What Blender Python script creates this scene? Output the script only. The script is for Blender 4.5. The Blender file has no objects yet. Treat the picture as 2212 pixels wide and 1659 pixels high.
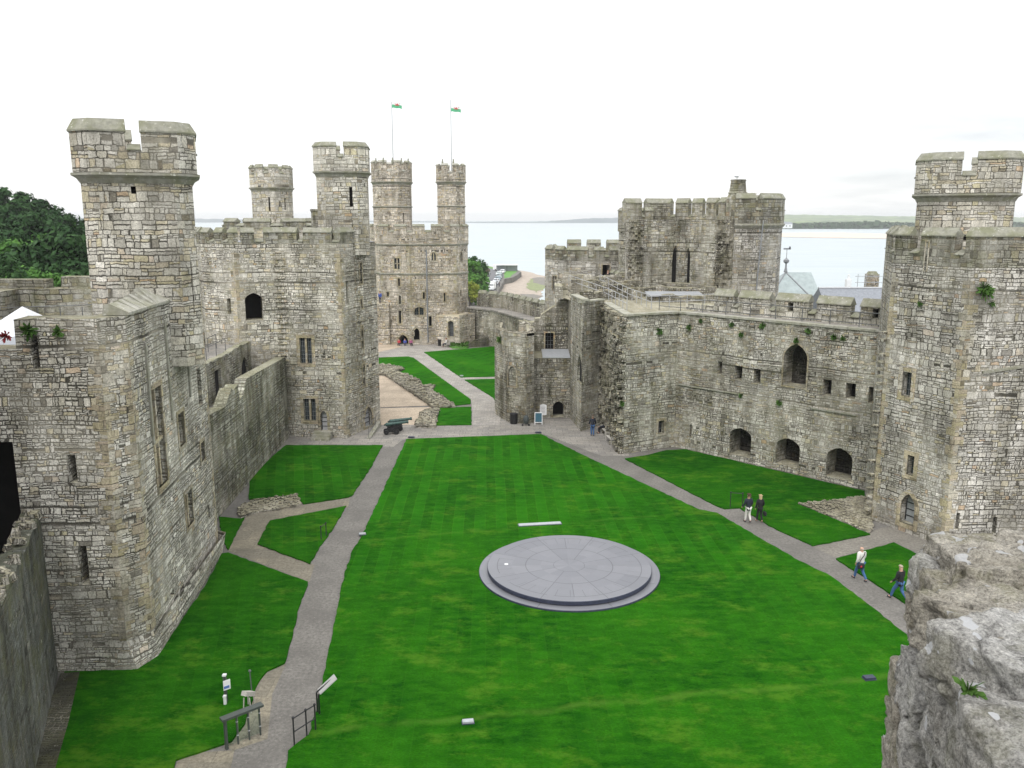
import bpy, bmesh, math, random
from mathutils import Vector, Matrix
from mathutils.geometry import tessellate_polygon
random.seed(7)
R = random.random
PI = math.pi
scene = bpy.context.scene
COL = scene.collection
# ------------------------------------------------------------------ camera model (survey of the photograph)
F, CX, CY, H = 1822.7, 1106.0, 829.5, 17.5
TH = math.atan((CY - 470.7) / F)
cT, sT = math.cos(TH), math.sin(TH)
def ray(px, py):
    u = (px - CX) / F; v = -(py - CY) / F
    return (u, cT + v * sT, -sT + v * cT)
def G(px, py, z=0.0):
    d = ray(px, py); t = (z - H) / d[2]
    return (d[0] * t, d[1] * t)
def AY(px, py, Y):
    d = ray(px, py); t = Y / d[1]
    return (d[0] * t, Y, H + d[2] * t)
ZM = dict(a=(0,250,.27125), b=(450,300,.33906), c=(0,650,.27125), d=(0,1050,.27125), e=(0,1425,.38427), f=(450,650,.2713),
          g=(850,700,.24108), h=(1150,480,.16876), i=(1300,430,.29385), j=(1180,700,.25316), k=(1580,700,.30136),
          l=(2080,340,.33762), m=(2000,850,.30139), n=(2100,1280,.35874), o=(1100,1200,.27125), p=(1750,1150,.24864), x=(0,0,1.1302))
def D(k, x, y):
    a = ZM[k]
    return ((a[0] + x * a[2]) / 1.1302, (a[1] + y * a[2]) / 1.1302)
def GZ(k, pts, z=0.0):
    return [G(*D(k, x, y), z) for x, y in pts]

# ------------------------------------------------------------------ node helper
class NT:
    def __init__(s, tree): s.t = tree; s.n = tree.nodes; s.l = tree.links
    def new(s, typ, **kw):
        n = s.n.new(typ)
        for k, v in kw.items(): setattr(n, k, v)
        return n
    def put(s, sock, v):
        if v is None: return
        if isinstance(v, bpy.types.NodeSocket): s.l.new(v, sock)
        else: sock.default_value = v
    def m(s, op, a, b=None, c=None, clamp=False):
        n = s.new('ShaderNodeMath', operation=op); n.use_clamp = clamp
        s.put(n.inputs[0], a); s.put(n.inputs[1], b); s.put(n.inputs[2], c)
        return n.outputs[0]
    def xyz(s, x, y, z):
        n = s.new('ShaderNodeCombineXYZ'); s.put(n.inputs[0], x); s.put(n.inputs[1], y); s.put(n.inputs[2], z); return n.outputs[0]
    def sep(s, v):
        n = s.new('ShaderNodeSeparateXYZ'); s.put(n.inputs[0], v); return n.outputs
    def noise(s, vec, scale, detail=2, rough=.5, dim='3D', w=None):
        n = s.new('ShaderNodeTexNoise', noise_dimensions=dim)
        if vec is not None: s.put(n.inputs['Vector'], vec)
        if w is not None: s.put(n.inputs['W'], w)
        n.inputs['Scale'].default_value = scale; n.inputs['Detail'].default_value = detail; n.inputs['Roughness'].default_value = rough
        return n.outputs['Fac']
    def white(s, vec):
        n = s.new('ShaderNodeTexWhiteNoise', noise_dimensions='3D'); s.put(n.inputs['Vector'], vec); return n.outputs['Value'], n.outputs['Color']
    def ramp(s, fac, stops, const=False):
        n = s.new('ShaderNodeValToRGB'); e = n.color_ramp
        if const: e.interpolation = 'CONSTANT'
        while len(e.elements) < len(stops): e.elements.new(.5)
        for el, (p, c) in zip(e.elements, stops):
            el.position = p; el.color = (c[0], c[1], c[2], 1) if not isinstance(c, (int, float)) else (c, c, c, 1)
        s.put(n.inputs[0], fac); return n.outputs[0]
    def mix(s, f, a, b, mode='MIX'):
        n = s.new('ShaderNodeMix', data_type='RGBA', blend_type=mode)
        s.put(n.inputs[0], f)
        s.put(n.inputs[6], a if isinstance(a, bpy.types.NodeSocket) else (*a[:3], 1))
        s.put(n.inputs[7], b if isinstance(b, bpy.types.NodeSocket) else (*b[:3], 1))
        return n.outputs[2]
    def mr(s, v, a, b, c=0., d=1., smooth=False):
        n = s.new('ShaderNodeMapRange'); n.interpolation_type = 'SMOOTHSTEP' if smooth else 'LINEAR'
        s.put(n.inputs[0], v)
        for i, q in enumerate((a, b, c, d)): s.put(n.inputs[i + 1], q)
        return n.outputs[0]
def newmat(name):
    m = bpy.data.materials.new(name); m.use_nodes = True
    nt = NT(m.node_tree); b = nt.n['Principled BSDF']
    return m, nt, b
def bump(nt, bsdf, h, strength=.5, dist=.05):
    b = nt.new('ShaderNodeBump'); b.inputs['Strength'].default_value = strength; b.inputs['Distance'].default_value = dist
    nt.put(b.inputs['Height'], h); nt.l.new(b.outputs[0], bsdf.inputs['Normal'])
MATS = {}
def plain(name, col, rough=.7, metal=0., var=.25, scale=8., bmp=0.):
    if name in MATS: return MATS[name]
    m, nt, b = newmat(name)
    g = nt.new('ShaderNodeNewGeometry')
    n = nt.noise(g.outputs['Position'], scale, 4, .6)
    c = nt.mix(nt.mr(n, .3, .7), [x * (1 - var) for x in col], [min(1, x * (1 + var)) for x in col])
    nt.put(b.inputs['Base Color'], c); b.inputs['Roughness'].default_value = rough; b.inputs['Metallic'].default_value = metal
    if bmp: bump(nt, b, n, .6, bmp)
    MATS[name] = m; return m

def masonry(name, h=.27, w=.5, bright=1., tint=(1, 1, 1), warm=.25, grime=.5, moss=.25, mortar=(.11, .105, .092), mcon=1., seed=0., mw=.022, contrast=1.):
    """Coursed rubble laid out in wall metres, from position and face normal."""
    h *= .86; w *= .88; mw *= .9
    m, nt, b = newmat(name)
    g = nt.new('ShaderNodeNewGeometry'); pos = g.outputs['Position']; nn = g.outputs['True Normal']
    px, py, pz = nt.sep(pos); nx, ny, nz = nt.sep(nn)
    M = nt.m
    ln = M('SQRT', M('ADD', M('MULTIPLY', nx, nx), M('ADD', M('MULTIPLY', ny, ny), 1e-5)))
    uw = M('DIVIDE', M('SUBTRACT', M('MULTIPLY', py, nx), M('MULTIPLY', px, ny)), ln)
    flat = M('GREATER_THAN', M('ABSOLUTE', nz), .8)
    u0 = M('ADD', M('MULTIPLY', uw, M('SUBTRACT', 1., flat)), M('MULTIPLY', px, flat))
    v0 = M('ADD', M('MULTIPLY', pz, M('SUBTRACT', 1., flat)), M('MULTIPLY', py, flat))
    big = nt.noise(pos, .55, 2, .5); fine = nt.noise(pos, 5.5, 3, .6); fine2 = nt.noise(pos, 22., 3, .65)
    u = M('ADD', u0, M('ADD', M('MULTIPLY', M('SUBTRACT', fine, .5), .16), seed * 3.7 + 41.3))
    v = M('ADD', v0, M('ADD', M('MULTIPLY', M('SUBTRACT', fine, .5), .13), M('MULTIPLY', M('SUBTRACT', big, .5), .22)))
    v = M('ADD', v, 30.)
    vr = M('DIVIDE', v, h)
    vr = M('ADD', vr, M('MULTIPLY', nt.noise(None, .37, 1, .5, '1D', vr), 2.2))
    row = M('FLOOR', vr); fv = M('FRACT', vr)
    r1, rc = nt.white(nt.xyz(row, seed, 3.3)); rcs = nt.sep(rc)
    wr = M('MULTIPLY', w, M('ADD', .62, M('MULTIPLY', rcs[1], .9)))
    ur = M('ADD', M('DIVIDE', u, wr), M('MULTIPLY', r1, 37.))
    ur = M('ADD', ur, M('MULTIPLY', nt.noise(nt.xyz(ur, M('MULTIPLY', row, 5.17), 0.), .8, 1), 1.6))
    col = M('FLOOR', ur); fu = M('FRACT', ur)
    q, _ = nt.white(nt.xyz(col, row, 7.7 + seed))
    k = M('GREATER_THAN', q, .62)                     # some stones are laid as two thin ones
    k1 = M('ADD', k, 1.)
    fv2s = M('MULTIPLY', fv, k1); sub = M('FLOOR', fv2s); fv2 = M('FRACT', fv2s)
    k3 = M('LESS_THAN', q, .22)                      # some split upright
    k31 = M('ADD', k3, 1.); fu2s = M('MULTIPLY', fu, k31); sub2 = M('FLOOR', fu2s); fu2 = M('FRACT', fu2s)
    idv, idc = nt.white(nt.xyz(M('ADD', col, M('MULTIPLY', sub2, .37)), M('ADD', row, M('MULTIPLY', sub, .41)), 1.9 + seed))
    ic = nt.sep(idc)
    du = M('DIVIDE', M('MULTIPLY', M('MINIMUM', fu2, M('SUBTRACT', 1., fu2)), wr), k31)
    dv = M('DIVIDE', M('MULTIPLY', M('MINIMUM', fv2, M('SUBTRACT', 1., fv2)), h), k1)
    d = M('ADD', M('MINIMUM', du, dv), M('MULTIPLY', M('SUBTRACT', fine2, .5), .034))
    st = nt.mr(d, mw * .2, mw * 1.35, 0, 1, True)
    # stone colours
    def T(c): return [min(.95, c[i] * tint[i] * bright) for i in range(3)]
    A_ = [(0, T((.36, .355, .34))), (.12, T((.42, .415, .40))), (.4, T((.475, .47, .455))), (.66, T((.52, .515, .50))), (.84, T((.46, .45, .42))), (.94, T((.40, .39, .36))), (1., T((.59, .585, .575)))]
    c1 = nt.ramp(idv, A_)
    c2 = nt.ramp(ic[0], [(0., T((.43, .405, .34))), (.35, T((.48, .455, .39))), (.6, T((.42, .40, .31))), (.8, T((.47, .43, .39))), (1., T((.38, .36, .31)))])
    wf = M('LESS_THAN', ic[1], M('MULTIPLY', M('ADD', .35, nt.mr(big, .35, .65, 0, 1.6)), warm))
    c = nt.mix(wf, c1, c2)
    rare = M('MULTIPLY', M('GREATER_THAN', ic[2], .988), .5)
    c = nt.mix(rare, c, T((.44, .31, .19)))
    c = nt.mix(1., c, nt.ramp(nt.noise(pos, .38, 5, .65), [(.3, .66), (.5, 1.), (.68, 1.2)]), 'MULTIPLY')
    dark = M('MULTIPLY', M('LESS_THAN', ic[2], .04), .55)
    c = nt.mix(dark, c, T((.12, .11, .095)))
    # tooling and weather inside a stone
    c = nt.mix(1., c, nt.ramp(nt.noise(pos, 14., 4, .7), [(.25, .50), (.5, 1.), (.75, 1.30)]), 'MULTIPLY')
    # mortar: deep dark joints, flush pale ones in patches
    mp = nt.mix(nt.mr(nt.noise(pos, .35, 2), .45, .62), mortar, [x * 3.4 for x in mortar])
    c = nt.mix(M('MULTIPLY', M('SUBTRACT', 1., st), mcon), c, mp)
    # grime streaks and broad weathering
    sv = nt.xyz(M('MULTIPLY', u0, 1.1), M('MULTIPLY', v0, .16), seed)
    gr = nt.noise(sv, 1.3, 5, .65)
    gr2 = nt.noise(pos, .22, 3, .6)
    gf = M('MULTIPLY', nt.mr(M('ADD', M('MULTIPLY', gr, .6), M('MULTIPLY', gr2, .4)), .43, .62), min(1., grime * 1.35))
    c = nt.mix(gf, c, nt.mix(1., c, (.40, .39, .34), 'MULTIPLY'))
    ms = M('MULTIPLY', nt.mr(nt.noise(pos, .9, 5, .7), .48, .64), moss * 1.3)
    c = nt.mix(ms, c, (.15, .155, .075))
    c = nt.mix(flat, c, nt.mix(.45, c, T((.40, .39, .30))))
    lich = nt.mr(nt.noise(pos, 3.1, 4, .6), .68, .72)
    c = nt.mix(M('MULTIPLY', lich, .45), c, (.62, .61, .55))
    gm = nt.new('ShaderNodeGamma'); nt.put(gm.inputs[0], c); gm.inputs[1].default_value = 1.30; hs = nt.new('ShaderNodeHueSaturation'); hs.inputs['Saturation'].default_value = .98; nt.put(hs.inputs['Color'], gm.outputs[0]); c = nt.mix(1., hs.outputs[0], (1.58, 1.55, 1.50), 'MULTIPLY')
    if contrast != 1.:
        bc = nt.new('ShaderNodeBrightContrast'); nt.put(bc.inputs[0], c); bc.inputs[2].default_value = contrast - 1.; c = bc.outputs[0]
    nt.put(b.inputs['Base Color'], c); b.inputs['Roughness'].default_value = .93
    if 'Specular IOR Level' in b.inputs: b.inputs['Specular IOR Level'].default_value = .25
    hh = M('ADD', M('MULTIPLY', st, M('ADD', .6, M('MULTIPLY', ic[0], .7))), M('MULTIPLY', fine2, .55))
    bump(nt, b, hh, .9, .06)
    MATS[name] = m
    return m

# ------------------------------------------------------------------ objects
def tag(o, label=None, cat=None, group=None, kind=None):
    if label: o['label'] = label
    if cat: o['category'] = cat
    if group: o['group'] = group
    if kind: o['kind'] = kind
    return o
def empty(name, loc, label, cat, group=None, rz=0.):
    o = bpy.data.objects.new(name, None); COL.objects.link(o); o.location = loc; o.rotation_euler = (0, 0, rz)
    o.empty_display_size = .3
    return tag(o, label, cat, group)
def rootloc(o):
    v = Vector((0, 0, 0))
    while o is not None: v += o.location; o = o.parent
    return v
class MB:
    def __init__(s): s.v = []; s.f = []; s.mi = []; s.cur = 0
    def vert(s, p): s.v.append(Vector(p)); return len(s.v) - 1
    def face(s, pts, mi=None):
        i0 = len(s.v); s.v.extend(Vector(p) for p in pts); s.f.append(tuple(range(i0, i0 + len(pts)))); s.mi.append(s.cur if mi is None else mi)
    def mesh(s, verts, faces):
        i0 = len(s.v); s.v.extend(Vector(p) for p in verts)
        for f in faces: s.f.append(tuple(i + i0 for i in f)); s.mi.append(s.cur)
    def box(s, c, size, rz=0., rx=0., ry=0., taper=1.):
        M = Matrix.Rotation(rz, 3, 'Z') @ Matrix.Rotation(ry, 3, 'Y') @ Matrix.Rotation(rx, 3, 'X')
        hx, hy, hz = size[0] / 2, size[1] / 2, size[2] / 2
        vs = []
        for z in (-1, 1):
            t = taper if z > 0 else 1.
            for x, y in ((-1, -1), (1, -1), (1, 1), (-1, 1)): vs.append(Vector(c) + M @ Vector((x * hx * t, y * hy * t, z * hz)))
        s.mesh(vs, [(3, 2, 1, 0), (4, 5, 6, 7), (0, 1, 5, 4), (1, 2, 6, 5), (2, 3, 7, 6), (3, 0, 4, 7)])
    def bar(s, a, b, r, r2=None, n=8):
        a = Vector(a); b = Vector(b); r2 = r if r2 is None else r2
        d = (b - a)
        if d.length < 1e-6: return
        d.normalize(); up = Vector((0, 0, 1)) if abs(d.z) < .9 else Vector((1, 0, 0))
        x = d.cross(up).normalized(); y = x.cross(d)
        vs = []
        for p, rr in ((a, r), (b, r2)):
            for i in range(n):
                t = 2 * PI * i / n; vs.append(p + x * math.cos(t) * rr + y * math.sin(t) * rr)
        fs = [(i, i + n, (i + 1) % n + n, (i + 1) % n) for i in range(n)]
        fs.append(tuple(range(n))); fs.append(tuple(range(2 * n - 1, n - 1, -1)))
        s.mesh(vs, fs)
    def tube(s, pts, r, n=8):
        for a, b in zip(pts, pts[1:]): s.bar(a, b, r, r, n)
    def lathe(s, c, prof, n=24, axis='Z', rz=0.):
        vs = []; c = Vector(c)
        for r, z in prof:
            for i in range(n):
                t = 2 * PI * i / n
                if axis == 'Z': p = Vector((r * math.cos(t), r * math.sin(t), z))
                else: p = Vector((z, r * math.cos(t), r * math.sin(t)))
                vs.append(c + Matrix.Rotation(rz, 3, 'Z') @ p)
        fs = []
        for k in range(len(prof) - 1):
            for i in range(n): j = (i + 1) % n; fs.append((k * n + i, k * n + j, (k + 1) * n + j, (k + 1) * n + i))
        fs.append(tuple(range(n - 1, -1, -1))); fs.append(tuple((len(prof) - 1) * n + i for i in range(n)))
        s.mesh(vs, fs)
    def build(s, name, mats, parent=None, world=True, smooth=False, merge=False):
        off = rootloc(parent) if (parent is not None and world) else Vector((0, 0, 0))
        me = bpy.data.meshes.new(name); me.from_pydata([tuple(v - off) for v in s.v], [], s.f)
        if not isinstance(mats, (list, tuple)): mats = [mats]
        for m in mats: me.materials.append(m)
        if len(mats) > 1: me.polygons.foreach_set('material_index', s.mi)
        if merge:
            bm = bmesh.new(); bm.from_mesh(me); bmesh.ops.remove_doubles(bm, verts=bm.verts, dist=.0005); bmesh.ops.recalc_face_normals(bm, faces=bm.faces); bm.to_mesh(me); bm.free()
        if smooth: me.polygons.foreach_set('use_smooth', [True] * len(me.polygons))
        me.update()
        o = bpy.data.objects.new(name, me); COL.objects.link(o)
        if parent is not None: o.parent = parent
        return o
def thing_mesh(mb, name, mats, label, cat, group=None, kind=None, loc=None, **kw):
    o = mb.build(name, mats, None, **kw)
    if loc is not None:
        for v in o.data.vertices: v.co -= Vector(loc)
        o.location = loc
    return tag(o, label, cat, group, kind)
def copy_tree(o, parent=None):
    c = o.copy(); COL.objects.link(c); c.parent = parent
    for ch in o.children: copy_tree(ch, c)
    return c

# ------------------------------------------------------------------ walls
class W:
    def __init__(s, A, B):
        s.A = Vector((A[0], A[1], 0)); s.B = Vector((B[0], B[1], 0)); d = s.B - s.A; s.L = d.length; s.d = d / s.L; s.n = Vector((s.d.y, -s.d.x, 0))
    def P(s, u, z, o=0.): return s.A + s.d * u + s.n * o + Vector((0, 0, z))
    def uv(s, px, py):
        r = Vector(ray(px, py)); O = Vector((0, 0, H)); t = (s.A - O).dot(s.n) / r.dot(s.n); p = O + r * t
        return ((p - s.A).dot(s.d), p.z)
    def off(s, o): return W((s.A + s.n * o)[:2], (s.B + s.n * o)[:2])
def oppoly(u0, u1, z0, z1, kind, ah=None):
    w = u1 - u0
    if kind == 'rect': return [(u0, z0), (u1, z0), (u1, z1), (u0, z1)]
    if ah is None: ah = {'arch': .85, 'seg': .38, 'round': .5}[kind] * w
    ah = min(ah, .6 * (z1 - z0)); zs = z1 - ah; pts = [(u0, z0), (u1, z0)]
    N = 6
    if kind == 'round': 
        for i in range(2 * N + 1):
            t = PI * i / (2 * N); pts.append(((u0 + u1) / 2 + w / 2 * math.cos(t), zs + ah * math.sin(t)))
        return pts
    for i in range(N + 1):      # right arc, centre at left springing
        t = (PI / 3) * i / N; pts.append((u0 + w * math.cos(t), zs + ah * math.sin(t) / .866))
    for i in range(N - 1, -1, -1):
        t = (PI / 3) * i / N; pts.append((u1 - w * math.cos(t), zs + ah * math.sin(t) / .866))
    return pts
def op(w, z, x0, y0, x1, y1, kind='rect', depth=.5, fill='dark', ah=None, surround=0., name=None, label=None, **kw):
    """an opening whose outline on this wall was measured on the photograph"""
    a = D(z, x0, (y0 + y1) / 2); b = D(z, x1, (y0 + y1) / 2); t = D(z, (x0 + x1) / 2, y0); bo = D(z, (x0 + x1) / 2, y1)
    u0 = w.uv(*a)[0]; u1 = w.uv(*b)[0]; z1 = w.uv(*t)[1]; z0 = w.uv(*bo)[1]
    if u1 < u0: u0, u1 = u1, u0
    return dict(u0=u0, u1=u1, z0=z0, z1=z1, kind=kind, depth=depth, fill=fill, ah=ah, surround=surround, name=name, label=label, **kw)
def opu(u0, u1, z0, z1, kind='rect', depth=.5, fill='dark', ah=None, surround=0., name=None, label=None, **kw):
    return dict(u0=u0, u1=u1, z0=z0, z1=z1, kind=kind, depth=depth, fill=fill, ah=ah, surround=surround, name=name, label=label, **kw)
def tess(mb, w, loops, o=0.):
    vs = [[Vector((u, z, 0)) for u, z in lp] for lp in loops]
    flat = [p for lp in loops for p in lp]
    tri = tessellate_polygon(vs)
    i0 = len(mb.v); mb.v.extend(w.P(u, z, o) for u, z in flat)
    for t in tri:
        a, b, c = (flat[i] for i in t)
        ar = (b[0] - a[0]) * (c[1] - a[1]) - (b[1] - a[1]) * (c[0] - a[0])
        if abs(ar) < 1e-9: continue
        t = t if ar > 0 else (t[0], t[2], t[1])
        mb.f.append(tuple(i + i0 for i in t)); mb.mi.append(mb.cur)
def ring_poly(lp, g):
    cx = sum(p[0] for p in lp) / len(lp); cz = sum(p[1] for p in lp) / len(lp)
    hw = max(abs(p[0] - cx) for p in lp); z0 = min(p[1] for p in lp); z1 = max(p[1] for p in lp); hh = (z1 - z0) / 2; cz = (z0 + z1) / 2
    return [(cx + (p[0] - cx) * (1 + g / hw), cz + (p[1] - cz) * (1 + g / hh)) for p in lp]
def panel(mb, w, zb, zt, ops=(), prof=None, u0=0., u1=None, root=None, parts=True):
    u1 = w.L if u1 is None else u1
    if prof is None: prof = [(u0, zt), (u1, zt)]
    outer = [(u0, zb), (u1, zb)] + [p for p in reversed(prof)]
    holes = []
    for o in ops:
        if o['u0'] < u0 + .03 or o['u1'] > u1 - .03:
            c0 = max(o['u0'], u0 + .05); c1 = min(o['u1'], u1 - .05)
            if c1 - c0 < .12: continue
            o['u0'], o['u1'] = c0, c1
        o['z0'] = max(o['z0'], zb + .02)
        holes.append((o, oppoly(o['u0'], o['u1'], o['z0'], o['z1'], o['kind'], o['ah'])))
    tess(mb, w, [outer] + [h for _, h in holes])
    for o, h in holes:
        n = len(h); dp = o['depth']
        for i in range(n):
            a = h[i]; b = h[(i + 1) % n]
            mb.face([w.P(*a), w.P(*a, -dp), w.P(*b, -dp), w.P(*b)])
        if root is not None: fill_opening(w, o, h, root, parts)
def fill_opening(w, o, h, root, parts):
    f = o['fill']; dp = o['depth']; u0, u1, z0, z1 = o['u0'], o['u1'], o['z0'], o['z1']
    if f == 'open': return
    mb = MB()
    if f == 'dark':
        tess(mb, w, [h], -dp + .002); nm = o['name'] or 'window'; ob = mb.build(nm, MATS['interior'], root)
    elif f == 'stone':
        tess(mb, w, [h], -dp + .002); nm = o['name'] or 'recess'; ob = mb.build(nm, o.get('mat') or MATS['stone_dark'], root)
        rz = math.atan2(w.d.y, w.d.x)
        if o.get('lights', 1) > 1:
            mu = MB(); mu.box(w.P((u0 + u1) / 2, (z0 + z1) / 2, -dp * .3), (.16, .2, (z1 - z0) * .985), rz)
            if o.get('transom'): mu.box(w.P((u0 + u1) / 2, z0 + (z1 - z0) * o['transom'], -dp * .3), ((u1 - u0), .18, .16), rz)
            mu.build('mullion', MATS['dressed'], ob)
    elif f == 'door':
        tess(mb, w, [h], -dp + .06); nm = o['name'] or 'door'; ob = mb.build(nm, MATS[o.get('dmat', 'door_wood')], root)
        hb = MB()
        for t in (.2, .42, .64):
            z = z0 + (z1 - z0) * t; hb.box(w.P((u0 + u1) / 2, z, -dp + .075), ((u1 - u0) * .96, .03, .05), math.atan2(w.d.y, w.d.x))
        for uu in (u0 + .03, u1 - .03): hb.box(w.P(uu, (z0 + z1) / 2 - .1, -dp + .08), (.05, .04, (z1 - z0) * .8), math.atan2(w.d.y, w.d.x))
        hb.build('hinge', MATS['iron'], ob)
    elif f in ('glass', 'bars'):
        tess(mb, w, [h], -dp + .002); nm = o['name'] or 'window'; ob = mb.build(nm, MATS['leaded'] if f == 'glass' else MATS['interior'], root)
        rz = math.atan2(w.d.y, w.d.x)
        nl = o.get('lights', 1); mu = MB(); any_ = False
        for i in range(1, nl):
            uu = u0 + (u1 - u0) * i / nl; mu.box(w.P(uu, (z0 + z1) / 2, -dp * .45), (.14, .16, (z1 - z0) * .985), rz); any_ = True
        if o.get('transom'):
            mu.box(w.P((u0 + u1) / 2, z0 + (z1 - z0) * o['transom'], -dp * .45), ((u1 - u0), .15, .13), rz); any_ = True
        if any_: mu.build('mullion', MATS['dressed'], ob)
        gb = MB(); nb = o.get('nb', 3)
        for i in range(1, nb * nl): 
            if i % nb: gb.box(w.P(u0 + (u1 - u0) * i / (nb * nl), (z0 + z1) / 2, -dp + .05), (.018, .018, (z1 - z0) * .97), rz)
        k = max(2, int((z1 - z0) / .33))
        for i in range(1, k): gb.box(w.P((u0 + u1) / 2, z0 + (z1 - z0) * i / k, -dp + .052), ((u1 - u0), .018, .018), rz)
        gb.build('glazing_bars', MATS['lead'], ob)
    if o['label']: ob['label'] = o['label']
    if o['surround']:
        s = MB(); R_ = ring_poly(h, o['surround']); n = len(h)
        for i in range(n):
            j = (i + 1) % n
            s.face([w.P(*R_[i], .03), w.P(*R_[j], .03), w.P(*h[j], .03), w.P(*h[i], .03)])
            s.face([w.P(*h[i], .03), w.P(*h[j], .03), w.P(*h[j], -.1), w.P(*h[i], -.1)])
            s.face([w.P(*R_[j], .03), w.P(*R_[i], .03), w.P(*R_[i], -.02), w.P(*R_[j], -.02)])
        s.build('surround', MATS['dressed'], ob)
def cap(mb, poly, z): 
    vs = [Vector((p[0], p[1], 0)) for p in poly]; tri = tessellate_polygon([vs]); i0 = len(mb.v)
    mb.v.extend(Vector((p[0], p[1], z)) for p in poly)
    for t in tri:
        a, b, c = (poly[i] for i in t); ar = (b[0] - a[0]) * (c[1] - a[1]) - (b[1] - a[1]) * (c[0] - a[0])
        if abs(ar) < 1e-9: continue
        mb.f.append(tuple(i + i0 for i in (t if ar > 0 else (t[0], t[2], t[1])))); mb.mi.append(mb.cur)
def offs(path, o, closed):
    """mitred offset of a 2-D path, +o to its right-hand side (outward for a CCW ring)"""
    n = len(path); out = []
    for i in range(n):
        p = Vector(path[i][:2])
        a = Vector(path[i - 1][:2]) if (i > 0 or closed) else None
        b = Vector(path[(i + 1) % n][:2]) if (i < n - 1 or closed) else None
        ns = []
        if a is not None: d = (p - a).normalized(); ns.append(Vector((d.y, -d.x)))
        if b is not None: d = (b - p).normalized(); ns.append(Vector((d.y, -d.x)))
        if len(ns) == 2:
            m = (ns[0] + ns[1]).normalized(); k = 1 / max(.35, m.dot(ns[0])); out.append(p + m * o * k)
        else: out.append(p + ns[0] * o)
    return out
def sweep(mb, path, prof, closed=False, z=None):
    """prof: CCW list of (outward offset, z) swept along the 2-D path"""
    rings = [offs(path, o, closed) for o, _ in prof]; n = len(path); m = len(prof)
    seg = n if closed else n - 1
    for i in range(seg):
        j = (i + 1) % n
        for k in range(m):
            l = (k + 1) % m
            mb.face([(*rings[k][i], prof[k][1]), (*rings[k][j], prof[k][1]), (*rings[l][j], prof[l][1]), (*rings[l][i], prof[l][1])])
    if not closed:
        mb.face([(*rings[k][0], prof[k][1]) for k in range(m - 1, -1, -1)][::-1][::-1])
        mb.face([(*rings[k][n - 1], prof[k][1]) for k in range(m)])
def subpath(path, s0, s1, closed=False):
    P_ = [Vector(p[:2]) for p in path]
    if closed: P_ = P_ + [P_[0]]
    L = [0]
    for a, b in zip(P_, P_[1:]): L.append(L[-1] + (b - a).length)
    tot = L[-1]
    def at(s):
        if closed: s = s % tot
        for i in range(len(L) - 1):
            if s <= L[i + 1] + 1e-9: return P_[i].lerp(P_[i + 1], (s - L[i]) / max(1e-9, L[i + 1] - L[i]))
        return P_[-1]
    pts = [at(s0)]
    vals = [(l + k * tot, P_[i]) for k in ((0, 1) if closed else (0,)) for i, l in enumerate(L[:-1] if closed else L)]
    for l, p in sorted(vals, key=lambda t: t[0]):
        if s0 + .05 < l < s1 - .05: pts.append(p)
    pts.append(at(s1)); return pts
def plen(path, closed=False):
    P_ = [Vector(p[:2]) for p in path]
    if closed: P_ = P_ + [P_[0]]
    return sum((b - a).length for a, b in zip(P_, P_[1:]))
def parapet(root, path, z0, zlow, zhigh, merlons, mat, cmat, t=.45, closed=False, ch=.38, low_cope=True, over=.07):
    """crenellated parapet: base run, merlons given as (s0,s1) along the path, sloped copings"""
    b = MB(); c = b
    sweep(b, path, [(-t, z0), (0, z0), (0, zlow), (-t, zlow)], closed)
    for s0, s1 in merlons:
        sp = subpath(path, s0, s1, closed); m_ = MB()
        sweep(m_, sp, [(-t, zlow - .002), (0.002, zlow - .002), (0.002, zhigh), (-t, zhigh)])
        j = (R() - .5) * .05; m_.cur = 1
        s2 = subpath(path, s0 - .04, s1 + .04, closed) if closed else sp
        sweep(m_, s2, [(-t - over, zhigh + .002), (over, zhigh + .002), (over, zhigh + .07), (-t * .45, zhigh + ch + j), (-t - over, zhigh + .07)])
        m_.build('merlon', [mat, cmat], root)
    b.cur = 1
    if low_cope:
        tot = plen(path, closed); ms = sorted(merlons)
        gaps = []
        for i in range(len(ms)):
            a = ms[i][1]; bb = ms[i + 1][0] if i + 1 < len(ms) else (ms[0][0] + tot if closed else None)
            if bb and bb - a > .25: gaps.append((a, bb))
        for a, bb in gaps:
            sp = subpath(path, a + .045, bb - .045, closed)
            sweep(c, sp, [(-t, zlow + .002), (over, zlow + .002), (over, zlow + .05), (-t * .8, zlow + .28), (-t, zlow + .28)])
    b.build('parapet', [mat, cmat], root)
def octo(cx, cy, r, a0=PI / 8, n=8): return [(cx + r * math.cos(a0 + 2 * PI * i / n), cy + r * math.sin(a0 + 2 * PI * i / n)) for i in range(n)]
def chamf(cx, cy, r, c, a):
    q = [(-r + c, -r), (r - c, -r), (r, -r + c), (r, r - c), (r - c, r), (-r + c, r), (-r, r - c), (-r, -r + c)]
    return [(cx + x * math.cos(a) - y * math.sin(a), cy + x * math.sin(a) + y * math.cos(a)) for x, y in q]
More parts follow.
